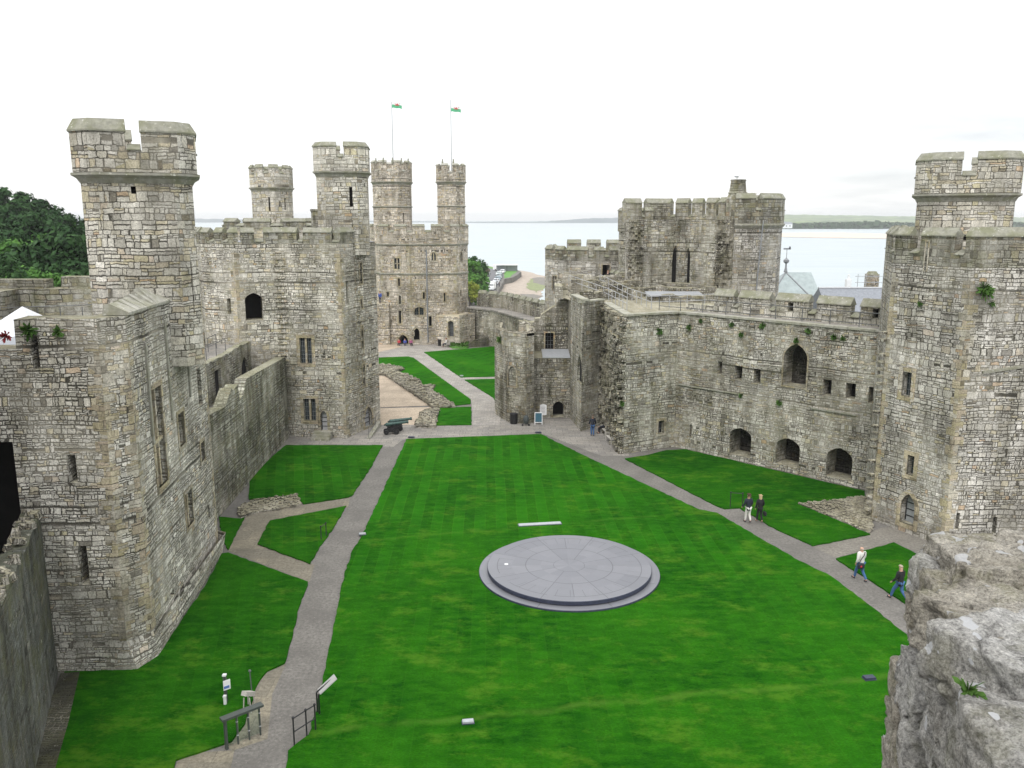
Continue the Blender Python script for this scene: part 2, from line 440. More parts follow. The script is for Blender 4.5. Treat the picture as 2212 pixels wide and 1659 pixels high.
def turret(root, cx, cy, r, z0, zs, zt, mat, cmat, a0=PI / 8, n=8, crown=.18, gapw=.7, low=.45, t=.4, slits=(), name='turret', strings=(), batter=0., ch=.38, every=1, cham=0.):
    """polygonal stair turret: shaft, moulded string course, crenellated head; a part of its tower"""
    p = octo(cx, cy, r, a0, n)
    if cham: n = 8; p = chamf(cx, cy, r, cham, a0)
    mb = MB(); ent = MB().build(name, mat, root) if False else None
    base = octo(cx, cy, r + batter, a0, n)
    ops = {}
    for s in slits: ops.setdefault(s[0], []).append(s[1:])
    # shaft object is the turret part, its head pieces are sub-parts
    for i in range(n):
        w = W(p[i], p[(i + 1) % n])
        oo = [opu(w.L * a - b / 2, w.L * a + b / 2, c, d, 'rect', .35, 'dark', name='arrow_slit') for a, b, c, d in ops.get(i, [])]
        if batter and not oo:
            q0, q1 = base[i], base[(i + 1) % n]
            mb.face([(*q0, z0), (*q1, z0), (*p[(i + 1) % n], zs), (*p[i], zs)])
        else: panel(mb, w, z0, zs, oo)
        for o in oo: o['_w'] = w
        ops[i] = oo
    cap(mb, p, zs)
    sh = mb.build(name, mat, root)
    for i in range(n):
        for o in ops[i]: fill_opening(o['_w'], o, oppoly(o['u0'], o['u1'], o['z0'], o['z1'], 'rect'), sh, True)
    hp = octo(cx, cy, r + crown, a0, n) if not cham else chamf(cx, cy, r + crown, cham, a0)
    for zz in list(strings) + [zs]:
        sb = MB()
        if zz == zs: sweep(sb, p, [(-.1, zz - .32), (.02, zz - .32), (crown * .6, zz - .12), (crown + .1, zz), (crown + .1, zz + .1), (-.1, zz + .12)], True)
        else: sweep(sb, p, [(-.1, zz), (.02, zz), (.12, zz + .08), (.12, zz + .16), (-.1, zz + .26)], True)
        sb.build('string_course', MATS['dressed_grey'], sh)
    side = plen(hp, True) / n
    ms = []
    zl = zs + (zt - zs) * low
    k = 0
    while k < n:
        ms.append((k * side + side * .5 + gapw / 2, (k + every) * side + side * .5 - gapw / 2)); k += every
    if cham:
        el = [(Vector(hp[i]) - Vector(hp[(i + 1) % 8])).length for i in range(8)]; half = el[0] + el[1]
        ms = [(k * half + el[0] / 2 + gapw / 2, (k + 1) * half + el[0] / 2 - gapw / 2) for k in range(4)]
    parapet(sh, hp, zs + .12, zl, zt - ch, ms, mat, cmat, t, True, ch)
    return sh
def quoins(root, corner, da, db, z0, z1, mat, seed=0, hh=.36):
    """alternating long and short dressed blocks standing proud at a corner; da, db point away from it along the two faces"""
    rr = random.Random(seed); mb = MB(); z = z0; k = 0
    A = Vector((*corner, 0)); da = Vector((*da, 0)).normalized(); db = Vector((*db, 0)).normalized()
    out = -(da + db).normalized()
    while z < z1 - .15:
        h = hh * (.75 + .6 * rr.random()); la, lb = (.48, .24) if k % 2 else (.24, .46)
        la *= .85 + .3 * rr.random(); lb *= .85 + .3 * rr.random(); e = .012
        s = max(.3, abs(da.cross(db).z)); o = A + out * (e / max(.3, math.sin(math.acos(max(-1, min(1, da.dot(db)))) / 2)))
        P0 = o; P1 = A + da * la + out * e * 0 + (out - da * out.dot(da)).normalized() * e; P2 = A + db * lb + (out - db * out.dot(db)).normalized() * e
        q1 = A + da * la - (out - da * out.dot(da)).normalized() * .05; q2 = A + db * lb - (out - db * out.dot(db)).normalized() * .05
        zt = min(z + h - .02, z1); Z0 = Vector((0, 0, z)); Z1 = Vector((0, 0, zt))
        mb.face([P1 + Z0, P0 + Z0, P0 + Z1, P1 + Z1]); mb.face([P0 + Z0, P2 + Z0, P2 + Z1, P0 + Z1])
        mb.face([q1 + Z0, P1 + Z0, P1 + Z1, q1 + Z1]); mb.face([P2 + Z0, q2 + Z0, q2 + Z1, P2 + Z1])
        mb.face([q1 + Z1, P1 + Z1, P0 + Z1, P2 + Z1, q2 + Z1]); mb.face([q2 + Z0, P2 + Z0, P0 + Z0, P1 + Z0, q1 + Z0])
        z += h; k += 1
    return mb.build('quoins', mat, root)
def jag(prof, step=.45, amp=.22, seed=1):
    rr = random.Random(seed); out = []
    for (a, za), (b, zb) in zip(prof, prof[1:]):
        n = max(1, int((b - a) / step)); 
        for i in range(n):
            u = a + (b - a) * i / n; z = za + (zb - za) * i / n + (rr.random() - .5) * 2 * amp
            out.append((u, z)); un = a + (b - a) * (i + .85) / n
            if rr.random() < .6: out.append((un, z + (rr.random() - .5) * .1))
    out.append(prof[-1]); out = [(u, z) for u, z in out]
    out[0] = prof[0]
    return out
def thickwall(mb, w, zb, prof, t, ops=(), root=None):
    """free-standing wall with front openings; prof = (u,z) top outline"""
    panel(mb, w, zb, None, ops, prof, prof[0][0], prof[-1][0], root)
    for (a, za), (b, zb_) in zip(prof, prof[1:]):
        mb.face([w.P(a, za), w.P(b, zb_), w.P(b, zb_, -t), w.P(a, za, -t)])
    back = [w.P(prof[-1][0], zb, -t), w.P(prof[0][0], zb, -t)] + [w.P(u, z, -t) for u, z in prof]
    tmp = W(w.B[:2], w.A[:2]); wb = tmp.off(t)
    tess(mb, wb, [[(w.L - u, z) for u, z in ([(prof[-1][0], zb), (prof[0][0], zb)] + list(prof))][::1]])
    for u, z in (prof[0], prof[-1]):
        q = [w.P(u, zb), w.P(u, z), w.P(u, z, -t), w.P(u, zb, -t)]
        mb.face(q if u == prof[0][0] else q[::-1])
def railing(path, label, hgt=1.05, step=1.9, rails=(.5, 1.05), mat='steel', r=.022, group=None, name='railing', cat='railing'):
    P3 = [Vector(p) for p in path]
    root = empty(name, P3[0], label, cat, group)
    tot = sum((b - a).length for a, b in zip(P3, P3[1:])); n = max(1, round(tot / step))
    def at(s):
        for a, b in zip(P3, P3[1:]):
            l = (b - a).length
            if s <= l + 1e-6: return a.lerp(b, s / l)
            s -= l
        return P3[-1]
    for i in range(n + 1):
        p = at(tot * i / n - 1e-5 if i else 0); m = MB(); m.bar(p, p + Vector((0, 0, hgt)), r, r, 6); m.build('post', MATS[mat], root)
    for h in rails:
        m = MB(); m.tube([p + Vector((0, 0, h)) for p in P3], r * .9, 6); m.build('rail', MATS[mat], root)
    return root
# ------------------------------------------------------------------ materials
masonry('stone_chamberlain', .195, .36, 1.14, (1.0, .99, .965), .09, .40, .07, seed=1)
masonry('stone_turret', .33, .55, 1.04, (1.0, .985, .945), .20, .38, .08, seed=2)
masonry('stone_crown', .34, .55, .74, (1.0, 1., .95), .20, .6, .30, seed=3)
masonry('stone_curtain', .25, .42, .80, (.98, 1., .94), .10, .7, .30, seed=4, mw=.035)
masonry('stone_stained', .24, .42, .92, (1.0, .99, .95), .12, 1.0, .12, seed=18)
masonry('stone_queens', .23, .42, 1.08, (1.0, .985, .945), .10, .40, .14, seed=5)
masonry('stone_eagle', .28, .5, 1.06, (1.03, .975, .91), .18, .35, .06, seed=6)
masonry('stone_gate', .24, .42, .98, (1.0, 1., .96), .12, .6, .20, seed=7)
masonry('stone_north', .20, .36, 1.0, (1.0, .99, .96), .13, .50, .16, seed=8)
masonry('stone_granary', .25, .40, 1.0, (1.0, .99, .975), .09, .50, .08, seed=9)
masonry('stone_ruin', .20, .30, 1.0, (1.0, .99, .95), .12, .7, .22, seed=10, mw=.035)
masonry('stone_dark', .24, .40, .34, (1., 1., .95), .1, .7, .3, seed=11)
masonry('stone_stub', .22, .34, .36, (.95, 1.02, 1.0), .05, .8, .35, seed=12, mcon=.5)  # darker, mossier masonry for the ruined wall stub
masonry('stone_soot_shade', .24, .40, .24, (1., .97, .93), .1, .7, .1, seed=14, mortar=(.012, .011, .01))  # soot and recess shade darkened into the backs of niches and windows
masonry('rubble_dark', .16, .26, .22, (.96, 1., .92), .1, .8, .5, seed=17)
masonry('rubble', .16, .26, .95, (1.0, .98, .94), .08, .7, .12, seed=13, mw=.02)
def coping_mat(name, base, grn):
    m, nt, b = newmat(name)
    g = nt.new('ShaderNodeNewGeometry'); pos = g.outputs['Position']
    n = nt.noise(pos, 4., 5, .65); n2 = nt.noise(pos, 1.3, 4, .6)
    c = nt.mix(nt.mr(n, .3, .7), [x * .7 for x in base], [x * 1.2 for x in base])
    c = nt.mix(nt.m('MULTIPLY', nt.mr(n2, .42, .62), .65), c, grn)
    l = nt.mr(nt.noise(pos, 6., 3, .6), .64, .68); c = nt.mix(nt.m('MULTIPLY', l, .6), c, (.62, .62, .55))
    nt.put(b.inputs['Base Color'], c); b.inputs['Roughness'].default_value = .95
    bump(nt, b, n, .7, .05); MATS[name] = m
coping_mat('coping', (.27, .265, .215), (.16, .165, .085))
coping_mat('coping_pale', (.37, .36, .31), (.22, .22, .14))
masonry('dressed', .33, .7, .92, (1.0, .96, .88), .6, .4, .15, seed=16, mw=.008)
coping_mat('dressed_grey', (.31, .30, .255), (.19, .19, .11))
masonry('quoin', .31, .9, .92, (1.0, .97, .90), .5, .4, .12, seed=15, mw=.008)
plain('interior', (.006, .0055, .005), 1., var=.5, scale=2.)  # near-black sheets stand in for the unlit space behind openings
plain('iron', (.018, .018, .02), .6)
plain('steel', (.12, .125, .125), .55, .3, .2)
plain('steel_pale', (.42, .43, .44), .5, .3, .15)
plain('lead', (.22, .23, .24), .6)
plain('door_wood', (.34, .34, .35), .8, var=.15, scale=12)
plain('door_grey', (.33, .345, .35), .8, var=.15, scale=12)
plain('door_dark', (.09, .095, .10), .8, var=.2, scale=12)
m, nt, b = newmat('leaded'); b.inputs['Base Color'].default_value = (.035, .045, .05, 1); b.inputs['Roughness'].default_value = .25; MATS['leaded'] = m
plain('white_paint', (.75, .76, .76), .5, var=.05)
plain('white_tent', (.80, .82, .86), .5, var=.03)
plain('bench_wood', (.42, .40, .36), .85, var=.2, scale=20)
plain('bronze', (.045, .085, .075), .5, .5, .35, 12)
plain('black_paint', (.012, .012, .013), .45, var=.3)
plain('grey_paint', (.055, .065, .058), .5, var=.15)
plain('sign_white', (.78, .78, .78), .45, var=.02)
plain('sign_blue', (.03, .10, .14), .4, var=.1)
plain('slate_roof', (.22, .235, .26), .6, var=.18, scale=5.)
plain('metal_sheet', (.48, .50, .53), .35, .4, .12, 4.)
plain('skin', (.50, .30, .22), .6, var=.05)
plain('tarmac', (.13, .13, .135), .9, var=.12, scale=2.)
m, nt, b = newmat('glass'); b.inputs['Base Color'].default_value = (.75, .85, .82, 1); b.inputs['Roughness'].default_value = .05; b.inputs['Transmission Weight'].default_value = 1.; b.inputs['IOR'].default_value = 1.1; MATS['glass'] = m

def grass_mat(name, k=1., stripe=0., ang=0.):
    m, nt, b = newmat(name)
    g = nt.new('ShaderNodeNewGeometry'); pos = g.outputs['Position']
    px, py, pz = nt.sep(pos); M = nt.m
    n1 = nt.noise(pos, .16, 4, .6); n2 = nt.noise(nt.xyz(M('MULTIPLY', px, 1.), M('MULTIPLY', py, 2.2), 0.), 1.1, 5, .7); n3 = nt.noise(nt.xyz(M('MULTIPLY', px, 9.), M('MULTIPLY', py, 26.), pz), 1., 6, .8)
    c = nt.mix(nt.mr(n1, .42, .60), (.008 * k, .078 * k, .003 * k), (.020 * k, .128 * k, .004 * k))
    c = nt.mix(M('MULTIPLY', nt.mr(n2, .40, .64), .7), c, (.036 * k, .185 * k, .007 * k))
    t = nt.mr(n3, .25, .75, .38, 1.62)
    c = nt.mix(1., c, nt.xyz(t, t, t), 'MULTIPLY')
    # worn straw-coloured patches
    w = M('MULTIPLY', nt.mr(nt.noise(nt.xyz(px, M('MULTIPLY', py, 1.6), 3.), .42, 6, .75), .53, .70), .7)
    c = nt.mix(w, c, (.075, .165, .012))
    for (ax_, ay_), (bx_, by_), wd_, am in ((G(600, 1592), G(1990, 1458), .10, .42), (G(770, 1172), G(1470, 1112), .08, .25)):
        dx_, dy_ = bx_ - ax_, by_ - ay_; L_ = math.hypot(dx_, dy_); nx_, ny_ = -dy_ / L_, dx_ / L_
        sd = M('ADD', M('MULTIPLY', M('SUBTRACT', px, ax_), nx_), M('MULTIPLY', M('SUBTRACT', py, ay_), ny_))
        dd_ = M('ABSOLUTE', M('ADD', sd, M('MULTIPLY', M('SUBTRACT', nt.noise(pos, .5, 3, .6), .5), .9)))
        al = M('MULTIPLY', nt.mr(dd_, wd_ * 3.5, 0, 0, am, True), nt.mr(nt.noise(pos, 1.1, 3, .6), .3, .6))
        if name == 'grass': c = nt.mix(al, c, (.085, .17, .02))
    if stripe:
        s = M('ADD', M('MULTIPLY', px, math.cos(ang)), M('MULTIPLY', py, math.sin(ang)))
        s = M('ADD', s, M('MULTIPLY', nt.noise(pos, .08, 1), .25))
        f = M('FRACT', M('MULTIPLY', s, .8)); sq = M('GREATER_THAN', f, .5)
        line = nt.mr(M('ABSOLUTE', M('SUBTRACT', M('FRACT', M('MULTIPLY', s, 1.6)), .5)), .45, .5)
        fade = M('MULTIPLY', nt.mr(nt.noise(pos, .2, 2), .35, .6), nt.mr(py, 36., 50., .35, 1.))
        c = nt.mix(M('MULTIPLY', M('MULTIPLY', sq, fade), stripe), c, (.022, .150, .005))
        c = nt.mix(M('MULTIPLY', M('MULTIPLY', line, fade), stripe * .9), c, (.055, .17, .012))
    nt.put(b.inputs['Base Color'], c); b.inputs['Roughness'].default_value = .95
    if 'Specular IOR Level' in b.inputs: b.inputs['Specular IOR Level'].default_value = .02
    bump(nt, b, n3, .6, .05); MATS[name] = m; return m
grass_mat('grass', .70, .42, .03); grass_mat('grass_left_shade', .64, .30, .25); grass_mat('grass_right', .66, 0.); grass_mat('grass_far', .84, .35, -.5)  # left lawn's grass is a darker copy with shade put into its colour
def paving(name, base, kind='chip', w=.9, h=.6, line=.5):
    m, nt, b = newmat(name); g = nt.new('ShaderNodeNewGeometry'); pos = g.outputs['Position']; M = nt.m
    px, py, pz = nt.sep(pos)
    n = nt.noise(pos, 7., 5, .75); n2 = nt.noise(pos, .5, 4, .6); n4 = nt.noise(pos, 2.2, 3, .6)
    c = nt.mix(nt.mr(n, .32, .68), [x * .55 for x in base], [x * 1.45 for x in base])
    c = nt.mix(M('MULTIPLY', nt.mr(n2, .4, .62), .6), c, [x * .62 for x in base])
    hh = n
    if kind == 'chip':
        sp = nt.mr(nt.noise(pos, 9., 2, .5), .66, .72); c = nt.mix(M('MULTIPLY', sp, .5), c, [min(.8, x * 1.9) for x in base])
    if kind == 'flag':
        br = nt.new('ShaderNodeTexBrick'); br.offset = .5
        nt.put(br.inputs['Vector'], nt.xyz(M('ADD', px, M('MULTIPLY', n4, .1)), py, 0.))
        br.inputs['Scale'].default_value = 1.; br.inputs['Brick Width'].default_value = w; br.inputs['Row Height'].default_value = h
        br.inputs['Mortar Size'].default_value = .018; br.inputs['Mortar Smooth'].default_value = .3
        br.inputs['Color1'].default_value = (1.1, 1.08, 1.04, 1); br.inputs['Color2'].default_value = (.82, .82, .83, 1); br.inputs['Mortar'].default_value = (line, line, line, 1)
        c = nt.mix(1., c, br.outputs['Color'], 'MULTIPLY')
    nt.put(b.inputs['Base Color'], c); b.inputs['Roughness'].default_value = .9
    bump(nt, b, hh, .4, .02); MATS[name] = m
paving('path_stone', (.158, .149, .134)); paving('path_flag', (.27, .255, .232), 'flag', .95, .55)
paving('path_tan', (.21, .19, .145), 'flag', 1.4, 1.3, .7); paving('gravel', (.47, .385, .29), 'plain'); paving('path_cobble', (.36, .34, .31), 'flag', .55, .25, .55)
paving('path_dark', (.19, .176, .15), 'plain'); paving('shore', (.40, .34, .28), 'plain')

# ------------------------------------------------------------------ camera, light, sky
cam = bpy.data.cameras.new('Camera'); co = bpy.data.objects.new('Camera', cam); COL.objects.link(co); scene.camera = co
co.location = (0, 0, H); co.rotation_euler = (PI / 2 - TH, 0, 0)
cam.sensor_width = 36.; cam.lens = 36. * F / 2212.; cam.clip_start = .1; cam.clip_end = 30000.
SUN_EL, SUN_AZ = math.radians(50), math.radians(196)      # azimuth from +Y clockwise: behind the camera, to the right
sun = bpy.data.lights.new('Sun', 'SUN'); sun.energy = 1.3; sun.angle = math.radians(24); sun.color = (1., .98, .955)
so = bpy.data.objects.new('Sun', sun); COL.objects.link(so)
dv = Vector((math.sin(SUN_AZ) * math.cos(SUN_EL), math.cos(SUN_AZ) * math.cos(SUN_EL), math.sin(SUN_EL)))
so.rotation_euler = (-dv).to_track_quat('-Z', 'Y').to_euler(); so.location = (0, 0, 80)
wd = bpy.data.worlds.new('World'); scene.world = wd; wd.use_nodes = True; nt = NT(wd.node_tree)
bg = nt.n['Background']; outw = nt.n['World Output']
sky = nt.new('ShaderNodeTexSky'); sky.sky_type = 'NISHITA'; sky.sun_disc = False; sky.sun_elevation = SUN_EL; sky.sun_rotation = SUN_AZ
nt.l.new(sky.outputs[0], bg.inputs[0]); bg.inputs[1].default_value = .10
bg2 = nt.new('ShaderNodeBackground'); tc = nt.new('ShaderNodeTexCoord')
gx, gy, gz = nt.sep(tc.outputs['Generated'])
cv = nt.xyz(nt.m('DIVIDE', gx, nt.m('ADD', nt.m('ABSOLUTE', gz), .12)), nt.m('DIVIDE', gy, nt.m('ADD', nt.m('ABSOLUTE', gz), .12)), 0.)
cl = nt.noise(cv, .55, 6, .55)
side = nt.m('MULTIPLY', nt.mr(gx, .05, .5), .8)
nt.put(bg2.inputs[0], nt.mix(nt.m('MULTIPLY', nt.mr(cl, .44, .70), side), (1., 1., 1.), (.52, .55, .58)))
nt.put(bg2.inputs[1], nt.m('ADD', .92, nt.m('MULTIPLY', nt.m('MAXIMUM', gz, 0.), .95)))
mx = nt.new('ShaderNodeMixShader'); mx.inputs[0].default_value = .86
nt.l.new(bg.outputs[0], mx.inputs[1]); nt.l.new(bg2.outputs[0], mx.inputs[2]); nt.l.new(mx.outputs[0], outw.inputs[0])
vs_ = scene.view_settings; vs_.view_transform = 'Standard'; vs_.look = 'None'; vs_.exposure = .38; vs_.gamma = 1.
scene.cycles.max_bounces = 5; scene.cycles.diffuse_bounces = 2; scene.cycles.glossy_bounces = 2; scene.cycles.transmission_bounces = 4; scene.cycles.volume_bounces = 0
scene.cycles.use_denoising = True

# ------------------------------------------------------------------ the setting
SEA = -6.5
def sheet(name, pts, z, mat, kind='structure', thick=0., sub=0., jit=0., label=None, cat=None):
    """flat area; edges subdivided and slightly ragged, optional raised lip"""
    rr = random.Random(len(name) + int(abs(pts[0][0]) * 10)); P_ = []
    n = len(pts)
    for i in range(n):
        a = Vector(pts[i][:2]); b = Vector(pts[(i + 1) % n][:2]); k = max(1, int((b - a).length / sub)) if sub else 1
        for j in range(k):
            p = a.lerp(b, j / k)
            if j and jit: p += Vector(((rr.random() - .5), (rr.random() - .5))) * jit * 2
            P_.append((p.x, p.y))
    ar = sum(P_[i][0] * P_[(i + 1) % len(P_)][1] - P_[(i + 1) % len(P_)][0] * P_[i][1] for i in range(len(P_)))
    if ar < 0: P_ = P_[::-1]
    mb = MB(); cap(mb, P_, z)
    if thick:
        for i in range(len(P_)):
            a = P_[i]; b = P_[(i + 1) % len(P_)]; mb.face([(*a, z - thick), (*b, z - thick), (*b, z), (*a, z)])
    o = mb.build(name, MATS[mat], None)
    return tag(o, label, cat, None, kind)
# castle mound and ward floor
WARD = [(-60, -30), (60, -30), (60, 60), (27, 62), (24, 84), (16, 100), (5, 101), (-6, 121), (-14, 132), (-40, 132), (-60, 90)]
sheet('ground', WARD, 0., 'path_stone', thick=9.)
def px_sheet(name, k, pts, z, mat, **kw): return sheet(name, GZ(k, pts, z), z, mat, **kw)
LZ = .075
kw = dict(thick=.08, sub=.35, jit=.045)
X = lambda *p: p
lawnC = [(878,948),(1168,937),(1250,978),(1510,1100),(1548,1107),(1727,1211),(1795,1244),(1843,1279),(1955,1367),(2060,1452),(2300,1659),(2300,1700),(610,1700),(617,1659),(622,1621),(666,1587),(679,1546),(704,1431),(738,1261),(760,1190),(782,1157)]
px_sheet('lawn', 'x', lawnC, LZ, 'grass', **kw)
px_sheet('lawn', 'x', [(286,1446),(350,1398),(391,1341),(445,1262),(479,1195),(493,1193),(665,1256),(650,1300),(642,1329),(628,1385),(615,1431),(577,1448),(553,1482),(530,1560),(500,1600),(380,1640),(360,1700),(20,1700),(60,1600),(140,1450)], LZ, 'grass_left_shade', **kw)
px_sheet('lawn', 'x', [(540,1030),(600,975),(618,961),(827,961),(800,1010),(760,1070),(752,1073),(655,1088),(640,1068),(538,1078)], LZ, 'grass_left_shade', **kw)
px_sheet('lawn', 'x', [(556,1174),(583,1124),(748,1092),(720,1140),(690,1180),(670,1217)], LZ, 'grass_left_shade', **kw)
px_sheet('lawn', 'x', [(473,1116),(520,1120),(528,1117),(493,1186),(477,1160)], LZ, 'grass_left_shade', **kw)
px_sheet('lawn', 'g', [(240,722),(400,712),(610,705),(660,718),(1240,1140),(1240,1183),(1080,1200),(980,1110),(840,1035),(760,995),(700,930),(500,850),(590,820),(400,790),(240,775)], LZ, 'grass_far', **kw)
px_sheet('lawn', 'g', [(770,660),(1190,628),(1420,607),(1530,600),(1530,905),(1140,915)], LZ, 'grass_far', **kw)
px_sheet('lawn', 'g', [(1180,940),(1530,930),(1530,1190),(1500,1170),(1470,1120)], LZ, 'grass_far', **kw)
px_sheet('lawn', 'g', [(930,1220),(1245,1215),(1250,1395),(888,1400)], LZ, 'grass_far', **kw)
px_sheet('lawn', 'x', [(1350,990),(1400,982),(1440,972),(1480,970),(1868,1060),(1868,1073),(1732,1091),(1880,1153),(1756,1178),(1660,1134),(1655,1130),(1598,1096),(1565,1098),(1540,1088)], LZ, 'grass_right', **kw)
px_sheet('lawn', 'x', [(1806,1206),(1931,1171),(1990,1200),(2120,1290),(2120,1420),(1963,1306)], LZ, 'grass_right', **kw)
# paths
px_sheet('path', 'x', [(493,1190),(532,1113),(757,1070),(752,1096),(585,1126),(560,1172),(680,1220),(668,1258)], .006, 'path_tan')
px_sheet('path', 'e', [(1820,505),(1500,662),(1440,830),(1375,1000),(1480,1060),(1700,985),(1730,700)], .006, 'path_tan')
px_sheet('path', 'e', [(1150,1078),(1490,1058),(1440,1290),(1060,1290)], .006, 'path_tan')
px_sheet('path', 'x', [(560,958),(620,930),(820,905),(1330,905),(1360,985),(1300,985),(1175,938),(870,950),(850,965),(600,970)], .006, 'path_flag')
px_sheet('path', 'g', [(290,560),(700,560),(1000,560),(1420,600),(770,662),(1140,915),(1180,940),(1470,1120),(1560,1240),(1530,1400),(1260,1400),(1250,1190),(1240,1140),(660,715),(290,712)], .008, 'path_cobble')
px_sheet('path', 'g', [(1130,917),(1530,902),(1530,932),(1180,942)], .011, 'path_cobble')
px_sheet('path', 'p', [(930,740),(1480,600),(1700,540),(2000,640),(2200,760),(1990,810),(1740,700),(1170,852)], .006, 'path_dark')
px_sheet('gravel_court', 'g', [(240,860),(365,878),(600,1045),(835,1203),(300,1222),(240,1222)], .02, 'gravel')
px_sheet('gravel_court', 'g', [(240,1232),(860,1218),(740,1260),(692,1397),(240,1400)], .02, 'gravel')
px_sheet('gravel_court', 'g', [(295,560),(460,558),(540,610),(295,665)], .02, 'gravel')
# foreshore, sea, road, far land -- outside the walls
sheet('sea', [(-9000, -400), (9000, -400), (9000, 9000), (-9000, 9000)], SEA, 'shore')
m, nt, b = newmat('water'); g = nt.new('ShaderNodeNewGeometry'); pos = g.outputs['Position']
px_, py_, pz_ = nt.sep(pos)
n = nt.noise(nt.xyz(nt.m('MULTIPLY', px_, .35), py_, 0.), .05, 6, .6); n2 = nt.noise(nt.xyz(px_, nt.m('MULTIPLY', py_, 2.), 0.), .6, 4, .6)
nt.put(b.inputs['Base Color'], nt.mix(nt.mr(n, .35, .65), (.31, .37, .385), (.38, .43, .445))); b.inputs['Roughness'].default_value = .3; b.inputs['Specular IOR Level'].default_value = .3
bump(nt, b, n2, .25, .3); MATS['water'] = m
bpy.data.objects['sea'].data.materials[0] = m
def far_sheet(name, pts, z, mat, **kw): return sheet(name, [G(*p, z) for p in pts], z, mat, **kw)
far_sheet('foreshore', [(985,700),(1000,560),(1048,573),(1075,578),(1130,585),(1182,597),(1300,610),(1300,800),(985,800)], SEA + .35, 'shore', sub=12, jit=1.2)
paving('mud', (.20, .185, .16), 'plain'); paving('weed', (.22, .25, .12), 'plain'); paving('sand', (.66, .55, .46), 'plain')
def dz(k, x, y): return D(k, x, y)
far_sheet('foreshore', [dz('h',*p) for p in ((880,1190),(960,1165),(1100,1170),(1100,1290),(1000,1270),(900,1230))], SEA + .42, 'mud', sub=4, jit=1.)
far_sheet('foreshore', [dz('h',*p) for p in ((800,1260),(900,1180),(1080,1290),(1080,1330),(960,1390),(850,1350))], SEA + .40, 'weed', sub=4, jit=1.5)
far_sheet('foreshore', [dz('h',*p) for p in ((700,1410),(900,1410),(1040,1440),(960,1490),(800,1450))], SEA + .44, 'mud', sub=4, jit=1.)
far_sheet('tidal_pool', [dz('h',*p) for p in ((1110,1320),(1060,1330),(1010,1390),(1050,1440),(930,1530),(1000,1570),(1110,1600))], SEA + .46, 'water', sub=4, jit=.5)
far_sheet('sandbank', [(1620,505),(1700,503),(1800,502),(1910,505),(2000,507),(2000,516),(1900,515),(1750,513),(1620,510)], SEA + .3, 'sand', sub=40, jit=4)
# quay: raised land with the road
QZ = -4.2
far_sheet('quay', [dz('h',*p) for p in ((-300,1500),(-100,900),(60,940),(180,1000),(300,1020),(590,1045),(680,1065),(730,1090),(600,1170),(490,1190),(470,1230),(380,1390),(360,1470),(380,1700),(-300,1700))], QZ, 'path_stone', thick=2.3, sub=6, jit=.3)
far_sheet('road', [dz('h',*p) for p in ((255,1160),(225,1050),(190,1005),(300,1030),(440,1080),(450,1170),(370,1320),(270,1440),(250,1560),(90,1560))], QZ + .006, 'tarmac', sub=8, jit=.1)
paving('verge', (.10, .26, .04), 'plain')
far_sheet('verge', [dz('h',*p) for p in ((0,1400),(100,1250),(200,1160),(262,1165),(200,1260),(100,1400),(60,1440),(-60,1440))], QZ + .02, 'verge', thick=.1, sub=4, jit=.2)
far_sheet('verge', [dz('h',*p) for p in ((480,1180),(480,1090),(580,1060),(680,1070),(600,1130),(560,1165))], QZ + .02, 'verge', thick=.1, sub=4, jit=.2)
far_sheet('verge', [dz('h',*p) for p in ((180,995),(230,1000),(370,1040),(360,1055),(240,1025))], QZ + .02, 'verge', thick=.1)
lm = MB()
for a, b_ in (((270,1430),(300,1385)), ((285,1400),(318,1365)), ((100,1420),(130,1370)),((245,1560),(262,1500))):
    p = Vector((*G(*dz('h',*a), QZ + .012), QZ + .012)); q = Vector((*G(*dz('h',*b_), QZ + .012), QZ + .012))
    s = Vector((.25, 0, 0)); lm.face([p - s, p + s, q + s, q - s])
thing_mesh(lm, 'road_marking', MATS['white_paint'], None, None, kind='structure')
# hills across the water
def hill_mat(name, a, b2, sc):
    m, nt, b = newmat(name); g = nt.new('ShaderNodeNewGeometry'); n = nt.noise(g.outputs['Position'], sc, 6, .65)
    nt.put(b.inputs['Base Color'], nt.mix(nt.mr(n, .4, .6), a, b2)); b.inputs['Roughness'].default_value = 1.; MATS[name] = m
hill_mat('hill_blue', (.08, .11, .13), (.12, .15, .16), .006)
hill_mat('hill_field', (.06, .10, .05), (.20, .26, .10), .012)
def hills(name, x0, x1, Y, prof, mat, depth=900., seed=3, amp=2.):
    """prof: (pixel x, pixel y) of the skyline at distance Y"""
    rr = random.Random(seed); mb = MB(); N = 140; rows = 7; idx = []
    tops = []
    for i in range(N + 1):
        px = x0 + (x1 - x0) * i / N
        for (a, ya), (b_, yb) in zip(prof, prof[1:]):
            if a <= px <= b_: y = ya + (yb - ya) * (px - a) / (b_ - a); break
        else: y = prof[0][1] if px < prof[0][0] else prof[-1][1]
        X_, _, z = AY(px, y, Y); tops.append((X_, z + (rr.random() - .5) * amp))
    for r in range(rows):
        t = r / (rows - 1)
        for i, (X_, z) in enumerate(tops):
            hgt = SEA + .5 + (z - SEA) * math.sin(min(1., t * 1.6) * PI / 2) * (1 - max(0, t - .62) * 1.2)
            mb.vert((X_ * (Y - depth * .6 + depth * t) / Y, Y - depth * .6 + depth * t, hgt if r else SEA - 1 + .0))
    for r in range(rows - 1):
        for i in range(N):
            a = r * (N + 1) + i; mb.f.append((a, a + 1, a + N + 2, a + N + 1)); mb.mi.append(0)
    o = mb.build(name, MATS[mat], None, smooth=True); tag(o, kind='structure'); return o
